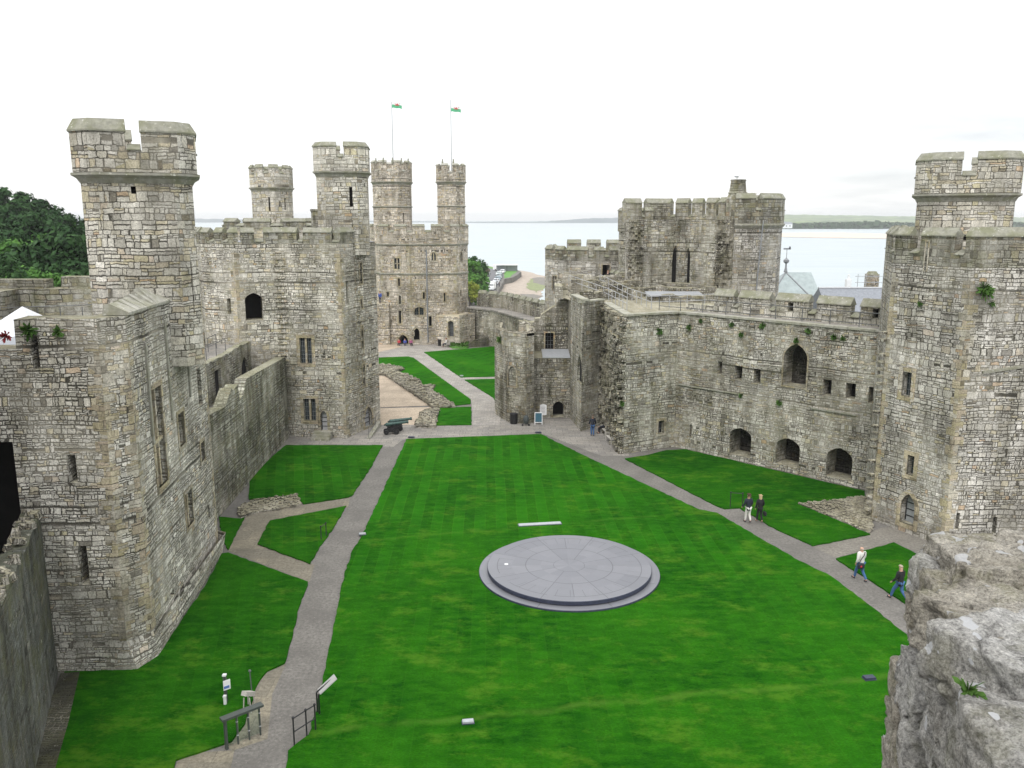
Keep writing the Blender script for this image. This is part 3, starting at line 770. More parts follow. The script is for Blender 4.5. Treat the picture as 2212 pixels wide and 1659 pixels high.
hills('hills', 980, 1720, 4700, [(980,479.5),(1010,480),(1060,479),(1100,478.5),(1130,480),(1180,478),(1240,474),(1270,471.5),(1345,470),(1500,467),(1720,468)], 'hill_blue', 1100, 3, 3)
hills('hills', -300, 1000, 5200, [(-300,468),(400,472),(980,479)], 'hill_blue', 1100, 4, 3)
hills('hills', 1600, 2600, 4200, [(1600,463),(1670,462.5),(1750,463.5),(1900,466),(1980,467),(2180,469),(2600,468)], 'hill_field', 1400, 5, 3)
hills('hills', 1600, 2600, 2500, [(1600,482),(1665,480),(1760,478),(1850,479),(1980,480),(2180,481),(2600,480)], 'hill_field', 500, 6, 2)
# ------------------------------------------------------------------ buildings
def block(root, poly, z0, z1, mat, ops=None, name='wall', top=True, tmat=None, skip=()):
    """closed polygonal block (CCW); ops = {edge index: [openings]}"""
    mb = MB(); n = len(poly); ops = ops or {}
    for i in range(n):
        if i in skip: continue
        panel(mb, W(poly[i], poly[(i + 1) % n]), z0, z1, ops.get(i, []), root=root)
    o = mb.build(name, MATS[mat], root)
    if top:
        t = MB(); cap(t, poly, z1); t.build('wall_top' if tmat is None else 'deck', MATS[tmat or mat], root)
    return o
def edges(poly): return [W(poly[i], poly[(i + 1) % len(poly)]) for i in range(len(poly))]

# ---- chamberlain tower, left foreground
T1 = [(-26, 30.2), (-15.15, 30.6), (-14.5, 31.5), (-15.55, 42.2), (-17.8, 45.0), (-27, 45.2)]
rt = empty('castle_tower', (-18, 36, 0), 'big pale stone tower in the left foreground with a tall crenellated turret', 'tower')
E1 = edges(T1)
zt1 = 13.9
A_ops = [op(E1[0], 'd', 615, 225, 690, 475, 'rect', .8, surround=.0, name='arrow_slit'), op(E1[0], 'd', 715, 1045, 795, 1390, 'rect', .8, name='arrow_slit'),
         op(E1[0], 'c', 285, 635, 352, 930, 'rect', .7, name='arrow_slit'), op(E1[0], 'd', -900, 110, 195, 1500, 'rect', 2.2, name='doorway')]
C_ops = [op(E1[2], 'c', 1390, 1070, 1480, 2000, 'rect', .5, 'stone', name='window', surround=.22, lights=2, transom=.46, mat=MATS['stone_soot_shade'], label='tall blocked mullioned window'),
         op(E1[2], 'c', 1605, 1310, 1660, 1620, 'rect', .5, 'stone', name='window', surround=.16), op(E1[2], 'd', 1670, 540, 1735, 870, 'rect', .5, 'stone', name='window', lights=2, mat=MATS['stone_soot_shade'], surround=.15),
         op(E1[2], 'd', 1805, 100, 1840, 280, 'rect', .5, name='window', surround=.14), op(E1[2], 'c', 1780, 910, 1815, 1260, 'rect', .5, name='arrow_slit'),
         op(E1[2], 'd', 1872, 665, 1890, 800, 'rect', .5, name='arrow_slit'), op(E1[2], 'd', 1535, 1445, 1568, 1500, 'rect', .6, name='drain_hole')]
mb = MB()
profA = [(0, 13.0)] + [(E1[0].uv(38, 742)[0], 13.0), (E1[0].uv(40, 742)[0], 13.85)] + [(E1[0].L, zt1)]
u40 = E1[0].uv(*D('c', 135, 600))[0]
profA = [(0, 12.75), (u40 - .02, 12.8), (u40, zt1 - .05), (u40 + 1.2, zt1 + .06), (u40 + 2.1, zt1 - .02), (E1[0].L, zt1)]
panel(mb, E1[0], 0, None, A_ops, profA, root=rt)
panel(mb, E1[1], 0, zt1, root=rt); panel(mb, E1[2], 0, zt1, C_ops, root=rt)
for i in (3, 4): panel(mb, E1[i], 0, zt1)
panel(mb, E1[5], 0, 12.75)
mb.build('wall', MATS['stone_chamberlain'], rt)
# hollow inside: wall heads, inner faces and the roof level
inn = offs(T1, -1.25, True); t = MB()
for i in range(6):
    j = (i + 1) % 6; a, b_ = T1[i], T1[j]; c, d_ = inn[i], inn[j]
    za = zt1 - .02 if i else 12.78
    if i == 0:
        pm = Vector(a).lerp(Vector(b_), u40 / E1[0].L); qm = Vector(c).lerp(Vector(d_), (u40) / E1[0].L)
        t.face([(*a, 12.78), (*pm, 12.78), (*qm, 12.78), (*c, 12.78)]); t.face([(*pm, 12.78), (*pm, zt1 - .02), (*qm, zt1 - .02), (*qm, 12.78)]); t.face([(*pm, zt1 - .02), (*b_, zt1 - .02), (*d_, zt1 - .02), (*qm, zt1 - .02)])
    else: t.face([(*a, za), (*b_, za), (*d_, za), (*c, za)])
    t.face([(*d_, 11.9), (*c, 11.9), (*c, za), (*d_, za)])
t.build('wall_top', MATS['stone_crown'], rt)
t = MB(); cap(t, [tuple(p) for p in inn], 12.0); t.build('deck', MATS['metal_sheet'], rt)
# battered plinth course where the chamfer dies into one corner
pl = MB(); pp = [(-24, 30.1), (-14.72, 30.42), (-14.62, 30.75), (-14.35, 31.5), (-15.4, 42.3), (-16.6, 43)]
for (a, b_), (c, d_) in zip(zip(pp, pp[1:]), zip([(-24, 30.22), (-15.14, 30.58), (-15.1, 30.64), (-14.48, 31.5), (-15.18, 42.4), (-16.3, 43)], [(-15.14, 30.58), (-15.1, 30.64), (-14.48, 31.5), (-15.18, 42.4), (-16.3, 43)])):
    pl.face([(*a, 0), (*b_, 0), (*d_, 1.15), (*c, 1.15)])
pl.build('plinth', MATS['stone_chamberlain'], rt)
d0, d1, d2 = E1[0].d[:2], E1[1].d[:2], E1[2].d[:2]
quoins(rt, T1[1], (-d0[0], -d0[1]), d1, 1.2, zt1 - 1., MATS['quoin'], 1); quoins(rt, T1[2], (-d1[0], -d1[1]), d2, 1.2, zt1 - 1., MATS['quoin'], 2)
quoins(rt, T1[3], (-d2[0], -d2[1]), E1[3].d[:2], .3, zt1 - .5, MATS['quoin'], 3, .3)
# leaning stone slabs coping along the right-hand face
cp = MB(); L2 = E1[2].L; u = .2; k = 0
while u < L2 - .3:
    wd_ = .34 + R() * .3; h0 = .46 + R() * .2 + (.12 if (k // 5) % 2 else -.04)
    if k % 9 == 6: h0 -= .32
    a = u; b_ = min(u + wd_ - .035, L2)
    q = [(0.09, zt1 + .003), (0.09, zt1 + .1), (-.62, zt1 + h0), (-.80, zt1 + h0 - .06), (-.9, zt1 + .003)]
    P0 = [E1[2].P(a, z, o) for o, z in q]; P1 = [E1[2].P(b_, z, o) for o, z in q]
    for i in range(5): j = (i + 1) % 5; cp.face([P0[i], P0[j], P1[j], P1[i]][::-1])
    cp.face(P0); cp.face(P1[::-1]); u += wd_; k += 1
cp.build('coping', MATS['coping_pale'], rt)
for uu, z0, z1_ in ((1.9, 8.4, 12.6), (4.6, 8.8, 13.2), (7.6, 9.2, 13.)):   # shallow weathered chases in the face
    m_ = MB(); m_.box(E1[2].P(uu, (z0 + z1_) / 2, .02), (.16, .10, z1_ - z0), math.atan2(d2[1], d2[0])); m_.build('shaft', MATS['dressed_grey'], rt)
# its turret
turret(rt, -16.6, 38.6, 2.2, 11, 19.25, 21.5, MATS['stone_turret'], MATS['coping'], a0=.36, cham=.72, crown=.24, gapw=.62, low=.45, slits=((1, .6, .08, 13.3, 15.6), (0, .45, .2, 18.5, 18.8)), ch=.5)
# rear parapet of the tower
wr = W((-27, 44.2), (-17.8, 44.2)); rp = MB()
thickwall(rp, wr, 11.9, [(0, 14.35), (wr.uv(103, 640)[0], 14.35), (wr.uv(104, 640)[0], 12.9), (wr.uv(134, 640)[0], 12.9), (wr.uv(135, 640)[0], 14.5), (9.2, 14.5)], .7,
          [op(wr, 'c', 118, 362, 245, 425, 'rect', .5, name='window'), op(wr, 'c', 752, 332, 812, 392, 'rect', .5, name='window')], rt)
rp.build('parapet', MATS['stone_crown'], rt)
a, b_ = wr.P(0, 12.0, 2.2), wr.P(8.6, 12.25, 1.6)
railing([a, b_], 'thin steel handrail on the roof behind the left foreground tower wall', .95, 1.1)

# marquee behind the tower wall
rt = empty('marquee', (-21.4, 37.0, 12.0), 'white pointed tent roof showing behind the left tower wall', 'tent')
m_ = MB(); bx = (-22.6, 35.2, -20.0, 38.0); apex = (-21.15, 36.4, 13.75)
cs = [(bx[0], bx[1], 12.6), (bx[2], bx[1], 12.6), (bx[2], bx[3], 12.6), (bx[0], bx[3], 12.6)]
for i in range(4): m_.face([cs[i], cs[(i + 1) % 4], apex])
m_.build('canopy', MATS['white_tent'], rt)
m_ = MB()
for i in range(4):
    a, b_ = cs[i], cs[(i + 1) % 4]; m_.face([(a[0], a[1], 12.02), (b_[0], b_[1], 12.02), b_, a])
m_.build('side_wall', MATS['white_tent'], rt)
for c in cs: m_ = MB(); m_.bar((c[0], c[1], 12.01), c, .04); m_.build('pole', MATS['steel_pale'], rt)

# ---- ruined wall running toward the camera, bottom left
rt = empty('ruined_wall', (-16.3, 26, 0), 'dark ruined wall stub at the bottom left corner meeting the big tower', 'wall')
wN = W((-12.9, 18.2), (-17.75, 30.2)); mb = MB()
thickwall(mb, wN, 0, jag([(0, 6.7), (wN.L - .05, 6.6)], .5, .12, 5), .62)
mb.build('wall', MATS['stone_stub'], rt)
mb = MB(); rr = random.Random(4)
for i in range(90):
    u = rr.random() * wN.L; o = -.06 - rr.random() * .5; s = .16 + rr.random() * .22
    mb.box(wN.P(u, 6.62 + rr.random() * .1, o), (s, s * .8, .16 + rr.random() * .12), rr.random() * 3, rr.random() * .3, rr.random() * .3, .7)
mb.build('loose_coping', MATS['rubble'], rt)
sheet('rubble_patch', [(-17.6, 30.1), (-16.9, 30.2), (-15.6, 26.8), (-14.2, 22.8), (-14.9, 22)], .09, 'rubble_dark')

# ---- south curtain wall with wall walks, between the two left towers
rt = empty('curtain_wall', (-19.5, 55, 0), 'dark mossy stepped curtain wall joining the two left-hand towers', 'wall')
S0, S1 = (-17.35, 44.8), (-18.15, 66.6)
ws = W(S0, S1)   # outward normal faces the lawn
prof = [ws.uv(*D('f', x, y)) for x, y in ((225,1340),(300,1300),(370,1262),(500,1192),(528,1165),(490,1130),(440,1118),(425,1095),(480,1060),(560,1010),(720,920),(910,815))]
prof = [(0, prof[0][1])] + sorted([(max(.1, u), z) for u, z in prof]) 
prof = [p for i, p in enumerate(prof) if i == 0 or p[0] > prof[i - 1][0] + .05]; prof.append((ws.L, prof[-1][1]))
mb = MB(); thickwall(mb, ws, 0, prof, .75, [op(ws, 'f', 905, 1275, 930, 1500, 'arch', .5, name='doorway')], rt); mb.build('front_wall', MATS['stone_curtain'], rt)
w2 = ws.off(-2.5)
pr2 = sorted([w2.uv(*D('f', x, y)) for x, y in ((245,868),(330,815),(430,765),(560,700),(650,655),(740,600))])
z2 = sum(p[1] for p in pr2) / len(pr2)
pr2 = [(0, z2), (w2.L, z2 + .1)]
o2 = [op(w2, 'f', 278, 925, 335, 1200, 'rect', .2, name='doorway'), op(w2, 'f', 512, 812, 575, 1000, 'arch', .2, name='doorway'), op(w2, 'f', 706, 715, 765, 900, 'arch', .2, name='doorway')]
zf = min(o['z0'] for o in o2) - .05
for o in o2: o['z0'] = zf + .04
mb = MB(); thickwall(mb, w2, zf, jag(pr2, .6, .06, 8), .5, o2, rt); mb.build('middle_wall', MATS['stone_curtain'], rt)
mb = MB(); mb.face([ws.P(0, zf, -.75), ws.P(ws.L, zf, -.75), ws.P(ws.L, zf, -2.5), ws.P(0, zf, -2.5)]); mb.build('passage_floor', MATS['path_dark'], rt)
mb = MB(); zw = z2 - .25; mb.face([ws.P(0, zw, -3.0), ws.P(ws.L, zw, -3.0), ws.P(ws.L, zw, -6.2), ws.P(0, zw, -6.2)]); mb.build('walkway', MATS['path_flag'], rt)
w3 = ws.off(-6.2); pr3 = sorted([w3.uv(*D('f', x, y)) for x, y in ((165,560),(300,505),(420,445),(550,410))])
z3 = sum(p[1] for p in pr3) / len(pr3)
mb = MB(); thickwall(mb, w3, zw - 3, [(0, z3 - .35), (w3.L, z3 - .35)], .7, [op(w3, 'f', 190, 605, 232, 660, 'rect', .4, name='window'), op(w3, 'f', 352, 540, 380, 600, 'rect', .4, name='window')], rt); mb.build('parapet', MATS['stone_crown'], rt)
mb = MB(); 
for u0, u1 in ((0.1, 5), (5.1, 9.5), (9.6, 14), (14.1, 18), (18.1, w3.L - .2)):
    q = [(-.75, z3 - .348), (.06, z3 - .348), (.06, z3 - .28), (-.35, z3 + .12), (-.75, z3 - .28)]
    P0 = [w3.P(u0, z, o) for o, z in q]; P1 = [w3.P(u1, z, o) for o, z in q]
    for i in range(5): j = (i + 1) % 5; mb.face([P0[j], P0[i], P1[i], P1[j]][::-1])
    mb.face(P0); mb.face(P1[::-1])
mb.build('coping', MATS['coping'], rt)
railing([ws.P(1.2, zw, -3.1), ws.P(9.5, zw, -3.15), ws.P(ws.L * .78, zw, -3.2)], 'thin dark handrail along the left curtain wall walkway', 1.1, 2.2, (1.08,), r=.025)
railing([ws.P(ws.L * .62, zw, -4.6), ws.P(ws.L * .86, zw + .1, -4.4)], 'short green steel handrail by the dark upper doorway on the left wall', 1.1, 1.6, (.55, 1.08), r=.025)

# ---- queen's tower
QT = [(-24.6, 67.5), (-21.4, 65.6), (-18.25, 66.75), (-13.35, 66.1), (-12.5, 68.6), (-11.4, 71.2), (-13, 76), (-22, 77), (-27, 72)]
rt = empty('castle_tower', (-18, 71, 0), 'broad pale tower left of centre with leaded windows, wooden door and corner turret', 'tower')
EQ = edges(QT); zq = 15.55
ops = {0: [op(EQ[0], 'f', 385, 290, 420, 430, 'rect', .35, 'stone', name='window')],
       1: [op(EQ[1], 'f', 548, 240, 706, 488, 'arch', 1.8, ah=.55, name='doorway', label='large dark doorway opening onto the wall walk')],
       2: [op(EQ[2], 'f', 770, 615, 872, 850, 'arch', 1.6, ah=.4, name='doorway'),
           op(EQ[2], 'f', 1040, 645, 1148, 875, 'rect', .28, 'glass', lights=2, surround=.26, label='upper two-light leaded window'),
           op(EQ[2], 'f', 1075, 1192, 1185, 1390, 'rect', .3, 'glass', lights=2, surround=.26, label='lower two-light leaded window'),
           op(EQ[2], 'f', 1225, 1300, 1287, 1482, 'arch', .35, 'door', surround=.2)],
       3: [op(EQ[3], 'f', 1455, 130, 1478, 340, 'rect', .3, 'stone', name='arrow_slit')],
       4: [op(EQ[4], 'f', 1585, 280, 1602, 380, 'rect', .3, 'dark', name='arrow_slit', surround=.1), op(EQ[4], 'f', 1592, 535, 1610, 745, 'rect', .3, name='arrow_slit', surround=.1),
           op(EQ[4], 'f', 1603, 880, 1625, 1078, 'rect', .3, name='arrow_slit', surround=.1), op(EQ[4], 'b', 1262, 1010, 1280, 1160, 'rect', .3, name='arrow_slit', surround=.1), op(EQ[4], 'b', 1270, 757, 1285, 890, 'rect', .3, name='arrow_slit', surround=.1),
           op(EQ[4], 'f', 1622, 1262, 1690, 1447, 'arch', .35, 'door', surround=.22, dmat='door_wood')]}
block(rt, QT, 0, zq, 'stone_queens', ops, tmat='slate_roof')
# a low course of pinkish stones in the upper wall stays in the masonry; parapet and merlons
path = [QT[8], QT[0], QT[1], QT[2], QT[3], QT[4]]
tot = plen(path); ms = []
L01 = (Vector(QT[8]) - Vector(QT[0])).length
s = .5
while s < L01 + 3.4: ms.append((s, s + .95)); s += 1.55
ms += [(L01 + 4.3, L01 + 5.3), (L01 + 6.0, L01 + 8.6), (L01 + 9.1, L01 + 11.4), (L01 + 12.1, tot - .3)]
parapet(rt, path, zq, zq + .12, zq + .82, ms, MATS['stone_crown'], MATS['coping'], .55, ch=.42)
for k, (i, s_) in enumerate(((1, 5), (2, 6), (3, 7), (4, 8))):
    a_ = EQ[i - 1].d; quoins(rt, QT[i], (-a_[0], -a_[1]), EQ[i].d[:2], .3, zq - .6, MATS['quoin'], s_, .42)
turret(rt, -13.7, 70.2, 1.98, zq - 1, 21.0, 23.35, MATS['stone_turret'], MATS['coping'], a0=.12, cham=.75, crown=.16, gapw=.6, low=.5, slits=((0, .8, .25, 18.4, 19.9),), strings=())
m_ = MB(); c_ = AY(684, 487, 70); m_.lathe((c_[0], 70, 0), [(.42, 15.6), (.42, 18.0), (.48, 18.02), (.48, 18.2), (.30, 18.2)], 12); m_.build('chimney', MATS['stone_crown'], rt)
stp = MB()
for k in range(3):
    p = EQ[2].P(EQ[2].uv(*D('f', 1256, 1480))[0], .6 - .2 * k - .1, .28 + .26 * k); stp.box(p, (1.5 - 0 * k, .5, .2 + .004 * k), math.atan2(EQ[2].d.y, EQ[2].d.x))
    stp.box(EQ[2].P(EQ[2].uv(*D('f', 1256, 1480))[0], (.4 - .2 * k) / 2, .28 + .26 * k), (1.46, .45, max(.02, .4 - .2 * k)), math.atan2(EQ[2].d.y, EQ[2].d.x))
stp.build('step', MATS['dressed_grey'], rt)

# ---- slim turret far behind, above the queen's tower roof
rt = empty('castle_tower', (-25.4, 92, 0), 'slim distant grey turret against the sky, left of the central corner turret', 'tower')
p = octo(-25.6, 92, 5.2); block(rt, p, -3, 16.3, 'stone_turret')
parapet(rt, p, 16.3, 16.7, 17.1, [(k * 4 + .3, k * 4 + 2.9) for k in range(7)], MATS['stone_crown'], MATS['coping'], .5, True)
turret(rt, -25.25, 91, 2.1, 15.5, 20.5, 22.9, MATS['stone_turret'], MATS['coping'], crown=.12, gapw=.62, low=.62, slits=((5, .62, .18, 16.9 + 1.3, 19.6), (6, .35, .16, 18.7, 19.2), (6, .72, .18, 18.3, 19.5)))

# ---- eagle tower at the far end
XE = lambda px, Y: (px - CX) / F * (Y * cT + 1.6)
ET = [(-20.6, 123.5), (-18.2, 118.2), (-14.1, 117.2), (-7.75, 118.6), (-6.3, 121.5), (-7.5, 133), (-20, 135)]
rt = empty('castle_tower', (-12, 125, 0), 'large warm-toned polygonal tower at the far end with two crenellated turrets and flagpoles', 'tower')
EE = edges(ET); ze = 15.0
ops = {1: [op(EE[1], 'b', 1512, 975, 1550, 1052, 'rect', .35, 'glass', lights=2, transom=.5, surround=.25, nb=2), op(EE[1], 'b', 1538, 1120, 1553, 1175, 'rect', .4, name='arrow_slit', surround=.18),
           op(EE[1], 'b', 1545, 1245, 1560, 1305, 'rect', .4, name='arrow_slit', surround=.18), op(EE[1], 'b', 1543, 1352, 1562, 1445, 'rect', .4, name='arrow_slit', surround=.2), op(EE[1], 'b', 1457, 1217, 1473, 1250, 'rect', .4, surround=.15),
           op(EE[1], 'b', 1540, 1525, 1612, 1603, 'arch', 1.2, surround=.35, name='doorway', ah=.9), op(EE[1], 'b', 1508, 866, 1518, 890, 'rect', .4, name='arrow_slit'), op(EE[1], 'b', 1513, 765, 1521, 838, 'rect', .4, name='arrow_slit')],
       2: [op(EE[2], 'b', 1780, 930, 1812, 990, 'arch', .35, 'glass', lights=2, surround=.22, nb=2), op(EE[2], 'b', 1658, 1325, 1724, 1385, 'arch', .4, 'glass', lights=2, surround=.25, ah=.4, nb=2),
           op(EE[2], 'b', 1718, 1220, 1732, 1268, 'rect', .4, surround=.15), op(EE[2], 'b', 1868, 1225, 1880, 1285, 'rect', .4, name='arrow_slit', surround=.15),
           op(EE[2], 'b', 1762, 1392, 1782, 1464, 'rect', .4, name='arrow_slit', surround=.12), op(EE[2], 'b', 1652, 1478, 1696, 1566, 'arch', .9, surround=.3, name='doorway')],
       3: [op(EE[3], 'b', 1982, 928, 2003, 1000, 'arch', .35, 'glass', lights=2, surround=.16, nb=2), op(EE[3], 'b', 1986, 1200, 1996, 1250, 'rect', .35, name='arrow_slit')],
       0: [op(EE[0], 'b', 1432, 1380, 1448, 1437, 'rect', .35), op(EE[0], 'b', 1395, 1480, 1410, 1580, 'rect', .35, name='doorway')]}
block(rt, ET, -.2, ze, 'stone_eagle', ops, tmat='slate_roof')
for zz, pr in ((AY(900, 591.5, 118)[2], .12), (13.9, .16)):
    sc_ = MB(); sweep(sc_, ET[:5], [(-.1, zz - .18), (.02, zz - .18), (pr, zz - .02), (pr, zz + .1), (-.1, zz + .2)])
    sc_.build('string_course', MATS['dressed_grey'], rt)
ep = offs(ET, .12, True); ep = [tuple(p) for p in ep]; tot = plen(ep[:6]); ms = []; s = .3
while s < tot - 2: ms.append((s, s + 1.7)); s += 2.6
parapet(rt, ep[:6], ze - 1.0, ze + .6, ze + 1.35, ms, MATS['stone_eagle'], MATS['coping'], .5, ch=.35)
turret(rt, -16.75, 121.0, 2.78, ze - 1, 22.3, 25.25, MATS['stone_eagle'], MATS['coping_pale'], crown=.14, gapw=.75, low=.5, slits=((6, .45, .22, 16.4, 18.2),), strings=(18.9,), ch=.3)
turret(rt, -8.55, 121.6, 2.05, ze - 1, 22.35, 24.9, MATS['stone_eagle'], MATS['coping_pale'], crown=.14, gapw=.65, low=.5, slits=((6, .35, .2, 16.3, 17.6),), strings=(19.0,), ch=.3)
for k, i in enumerate((1, 2, 3)): quoins(rt, ET[i], (-EE[i - 1].d[0], -EE[i - 1].d[1]), EE[i].d[:2], .3, ze - 1.3, MATS['quoin'], 20 + k, .5)
m_ = MB(); a = EE[2].uv(921, 500); m_.bar(EE[2].P(EE[2].uv(921, 560)[0], .3, .12), EE[2].P(EE[2].uv(921, 560)[0], 13.2, .12), .09, .09, 8); m_.build('drainpipe', MATS['lead'], rt)
for k in range(7):      # little carved figures on the battlements
    m_ = MB(); c_ = (-18.9 + .9 * k, 119.4, 25.2) if k < 5 else (-9.6 + 1.5 * (k - 5), 120.2, 24.9)
    if k < 5: c_ = (-16.75 + 2.8 * math.cos(4.0 + k * .45), 121 + 2.8 * math.sin(4.0 + k * .45), 24.95)
    m_.lathe(c_, [(.16, -.2), (.13, .2), (.07, .36), (.11, .46), (.02, .6)], 7); m_.build('finial_figure', MATS['coping'], rt)
# lower annexe with the dark wooden door and the sloping weathering
an = [(-10.6, 116.6), (-7.2, 114.9), (-5.2, 117.6), (-7.0, 119.4), (-9.5, 118.6)]
EA = edges(an)
mb = MB()
for i, w in enumerate(EA):
    oo = {0: [op(w, 'b', 1898, 1425, 1940, 1540, 'seg', .5, 'door', dmat='door_dark', surround=.2)]}.get(i, [])
    panel(mb, w, 0, 4.2 + (.25 if i else 0), oo, root=rt)
cap(mb, an, 4.2); mb.build('annexe', MATS['stone_eagle'], rt)

# ---- western curtain wall with merlons, from the eagle tower to the gate
rt = empty('curtain_wall', (0, 107, 0), 'low crenellated curtain wall running right from the far tower above the far lawn', 'wall')
WW = [(-6.4, 119.6), (-2.6, 115.8), (5.2, 96.5)]
wA, wB = W(WW[0], WW[1]), W(WW[1], WW[2])
mb = MB()
panel(mb, wA, 0, 5.1, [op(wA, 'g', 1205, 350, 1240, 545, 'arch', .4, 'stone', name='window')], root=rt)
panel(mb, wB, 0, 5.1, [op(wB, 'g', 1268, 460, 1312, 530, 'rect', .5, name='window'), op(wB, 'g', 1400, 375, 1420, 430, 'rect', .4), op(wB, 'g', 1465, 480, 1480, 600, 'rect', .4, name='arrow_slit')], root=rt)
mb.build('wall', MATS['stone_ruin'], rt)
wp = [offs(WW, -1.9, False)[i] for i in range(3)]
mb = MB(); sweep(mb, WW, [(-2.0, 4.9), (.12, 4.9), (.12, 5.12), (-2.0, 5.12)]); mb.build('walkway', MATS['path_flag'], rt)
ms = []; s = .3; tot = plen(wp)
while s < tot - 1.8: ms.append((s, s + 1.55)); s += 2.15
parapet(rt, [tuple(p) for p in wp], -6, 6.3, 6.95, ms, MATS['stone_ruin'], MATS['coping'], .6, ch=.5)
m_ = MB(); c_ = wB.P(wB.uv(*D('g', 1290, 400))[0], 0, .0)        # projecting hooded chimney stub
b0 = [c_ + wB.d * a + wB.n * b2 for a, b2 in ((-.75, .02), (.75, .02), (.75, .7), (-.75, .7))]
for i in range(4): m_.face([b0[i] + Vector((0, 0, 2.7)), b0[(i + 1) % 4] + Vector((0, 0, 2.7)), c_ + Vector((0, 0, 5.0)) + wB.n * .12]); 
m_.face([b + Vector((0, 0, 2.7)) for b in b0]); m_.build('hood', MATS['dressed'], rt)

# ---- king's gate ruins, right of centre
rt = empty('gatehouse', (8, 72, 0), 'roofless ruined gatehouse right of centre with a broken rubble buttress and platform on top', 'gatehouse')
P1, P2, P3, P4 = (5.75, 68.3), (7.75, 70.6), (8.35, 61.5), (12.6, 63.6)
R0, R1, R2 = (1.9, 73.4), (5.15, 73.4), P1
zg = 10.45
def roughface(mb, w, z0, z1, amp=.3, cell=.34, seed=1, edge=.1):
    """broken core of a wall: a dense sheet pushed in and out"""
    rr = random.Random(seed); nu = max(2, int(w.L / cell)); nz = max(2, int((z1 - z0) / (cell * .75))); gr = [[(rr.random() ** 1.3) * amp for _ in range(nz + 1)] for _ in range(nu + 1)]
    for i in range(nu):
        for j in range(nz):
            u0, u1 = w.L * i / nu, w.L * (i + 1) / nu; a, b2 = z0 + (z1 - z0) * j / nz, z0 + (z1 - z0) * (j + 1) / nz
            o = gr[i][j]
            mb.face([w.P(u0, a, o), w.P(u1, a, o), w.P(u1, b2, o), w.P(u0, b2, o)])
            if i + 1 < nu: mb.face([w.P(u1, a, o), w.P(u1, a, gr[i + 1][j]), w.P(u1, b2, gr[i + 1][j]), w.P(u1, b2, o)])
            if j + 1 < nz: mb.face([w.P(u0, b2, o), w.P(u1, b2, o), w.P(u1, b2, gr[i][j + 1]), w.P(u0, b2, gr[i][j + 1])])
            else: mb.face([w.P(u0, b2, o), w.P(u1, b2, o), w.P(u1, b2, -.1), w.P(u0, b2, -.1)])
    for j in range(nz):
        a, b2 = z0 + (z1 - z0) * j / nz, z0 + (z1 - z0) * (j + 1) / nz
        for ii, uu in ((0, 0.), (nu - 1, w.L)):
            mb.face([w.P(uu, a, -.05), w.P(uu, a, gr[ii][j]), w.P(uu, b2, gr[ii][j]), w.P(uu, b2, -.05)])
w12, w23, w34 = W(P1, P2), W(P2, P3), W(P3, P4)
mb = MB(); panel(mb, w12, 0, 10.75, root=rt)
panel(mb, w34, 0, zg, [op(w34, 'k', 90, 1085, 136, 1190, 'rect', .35, 'bars', surround=.2), op(w34, 'k', 280, 298, 318, 332, 'rect', .5, name='putlog_hole')], root=rt)
mb.build('wall', MATS['stone_gate'], rt)
mb = MB(); roughface(mb, w23, 0, zg, .55, .32, 3); mb.build('broken_core', MATS['stone_ruin'], rt)
# smooth lower lining behind the bench
mb = MB(); panel(mb, w23.off(.0), 0, .01)
wL = W((8.0, 71.5), (8.05, 66.5))
# lancet face
wl = W(R1, R2); mb = MB()
panel(mb, wl, 0, 10.9, [op(wl, 'j', 905, 655, 955, 930, 'arch', .22, ah=2.0, name='window', label='tall narrow pointed arch')], root=rt); mb.build('lancet_wall', MATS['stone_gate'], rt)
wR = W(R0, R1); mb = MB(); zs_ = wR.uv(*D('j', 715, 690))[1]
panel(mb, wR, 0, zs_, [op(wR, 'j', 670, 1105, 776, 1295, 'arch', 1.3, ah=.5, name='doorway', label='dark arched doorway beside the noticeboard')], root=rt)
mb.build('wall', MATS['stone_stained'], rt)
mb = MB(); mb.face([wR.P(0, zs_), wR.P(wR.L, zs_), wR.P(wR.L, zs_, -4), wR.P(0, zs_, -4)]); mb.build('ledge', MATS['stone_ruin'], rt)
mb = MB()
for k in range(5): mb.box(wR.P(2.15, zs_ + .08 + .05 * k, -.35 - .62 * k), (2.7, .66, .05), 0, .12)
mb.build('metal_cover', MATS['metal_sheet'], rt)
wU = W((.6, 77.4), (5.5, 77.4))
pu = sorted([wU.uv(*D('j', x, y)) for x, y in ((440,330),(560,270),(640,215),(700,170),(790,125),(860,90),(960,82))]); pu = [(0.02, pu[0][1])] + [p for p in pu if .1 < p[0] < wU.L] + [(wU.L, pu[-1][1])]
mb = MB(); thickwall(mb, wU, 3, jag(pu, .4, .18, 3), 1.2, [op(wU, 'j', 597, 445, 676, 606, 'rect', .5, 'bars', surround=.12, label='barred square window')], rt); mb.build('upper_wall', MATS['stone_ruin'], rt)
mb = MB(); wV = W((5.15, 77.4), (5.15, 73.4)); thickwall(mb, wV, 3, jag([(0, 10.4), (4, 10.6)], .5, .15, 4), 1.0); mb.build('upper_wall', MATS['stone_ruin'], rt)
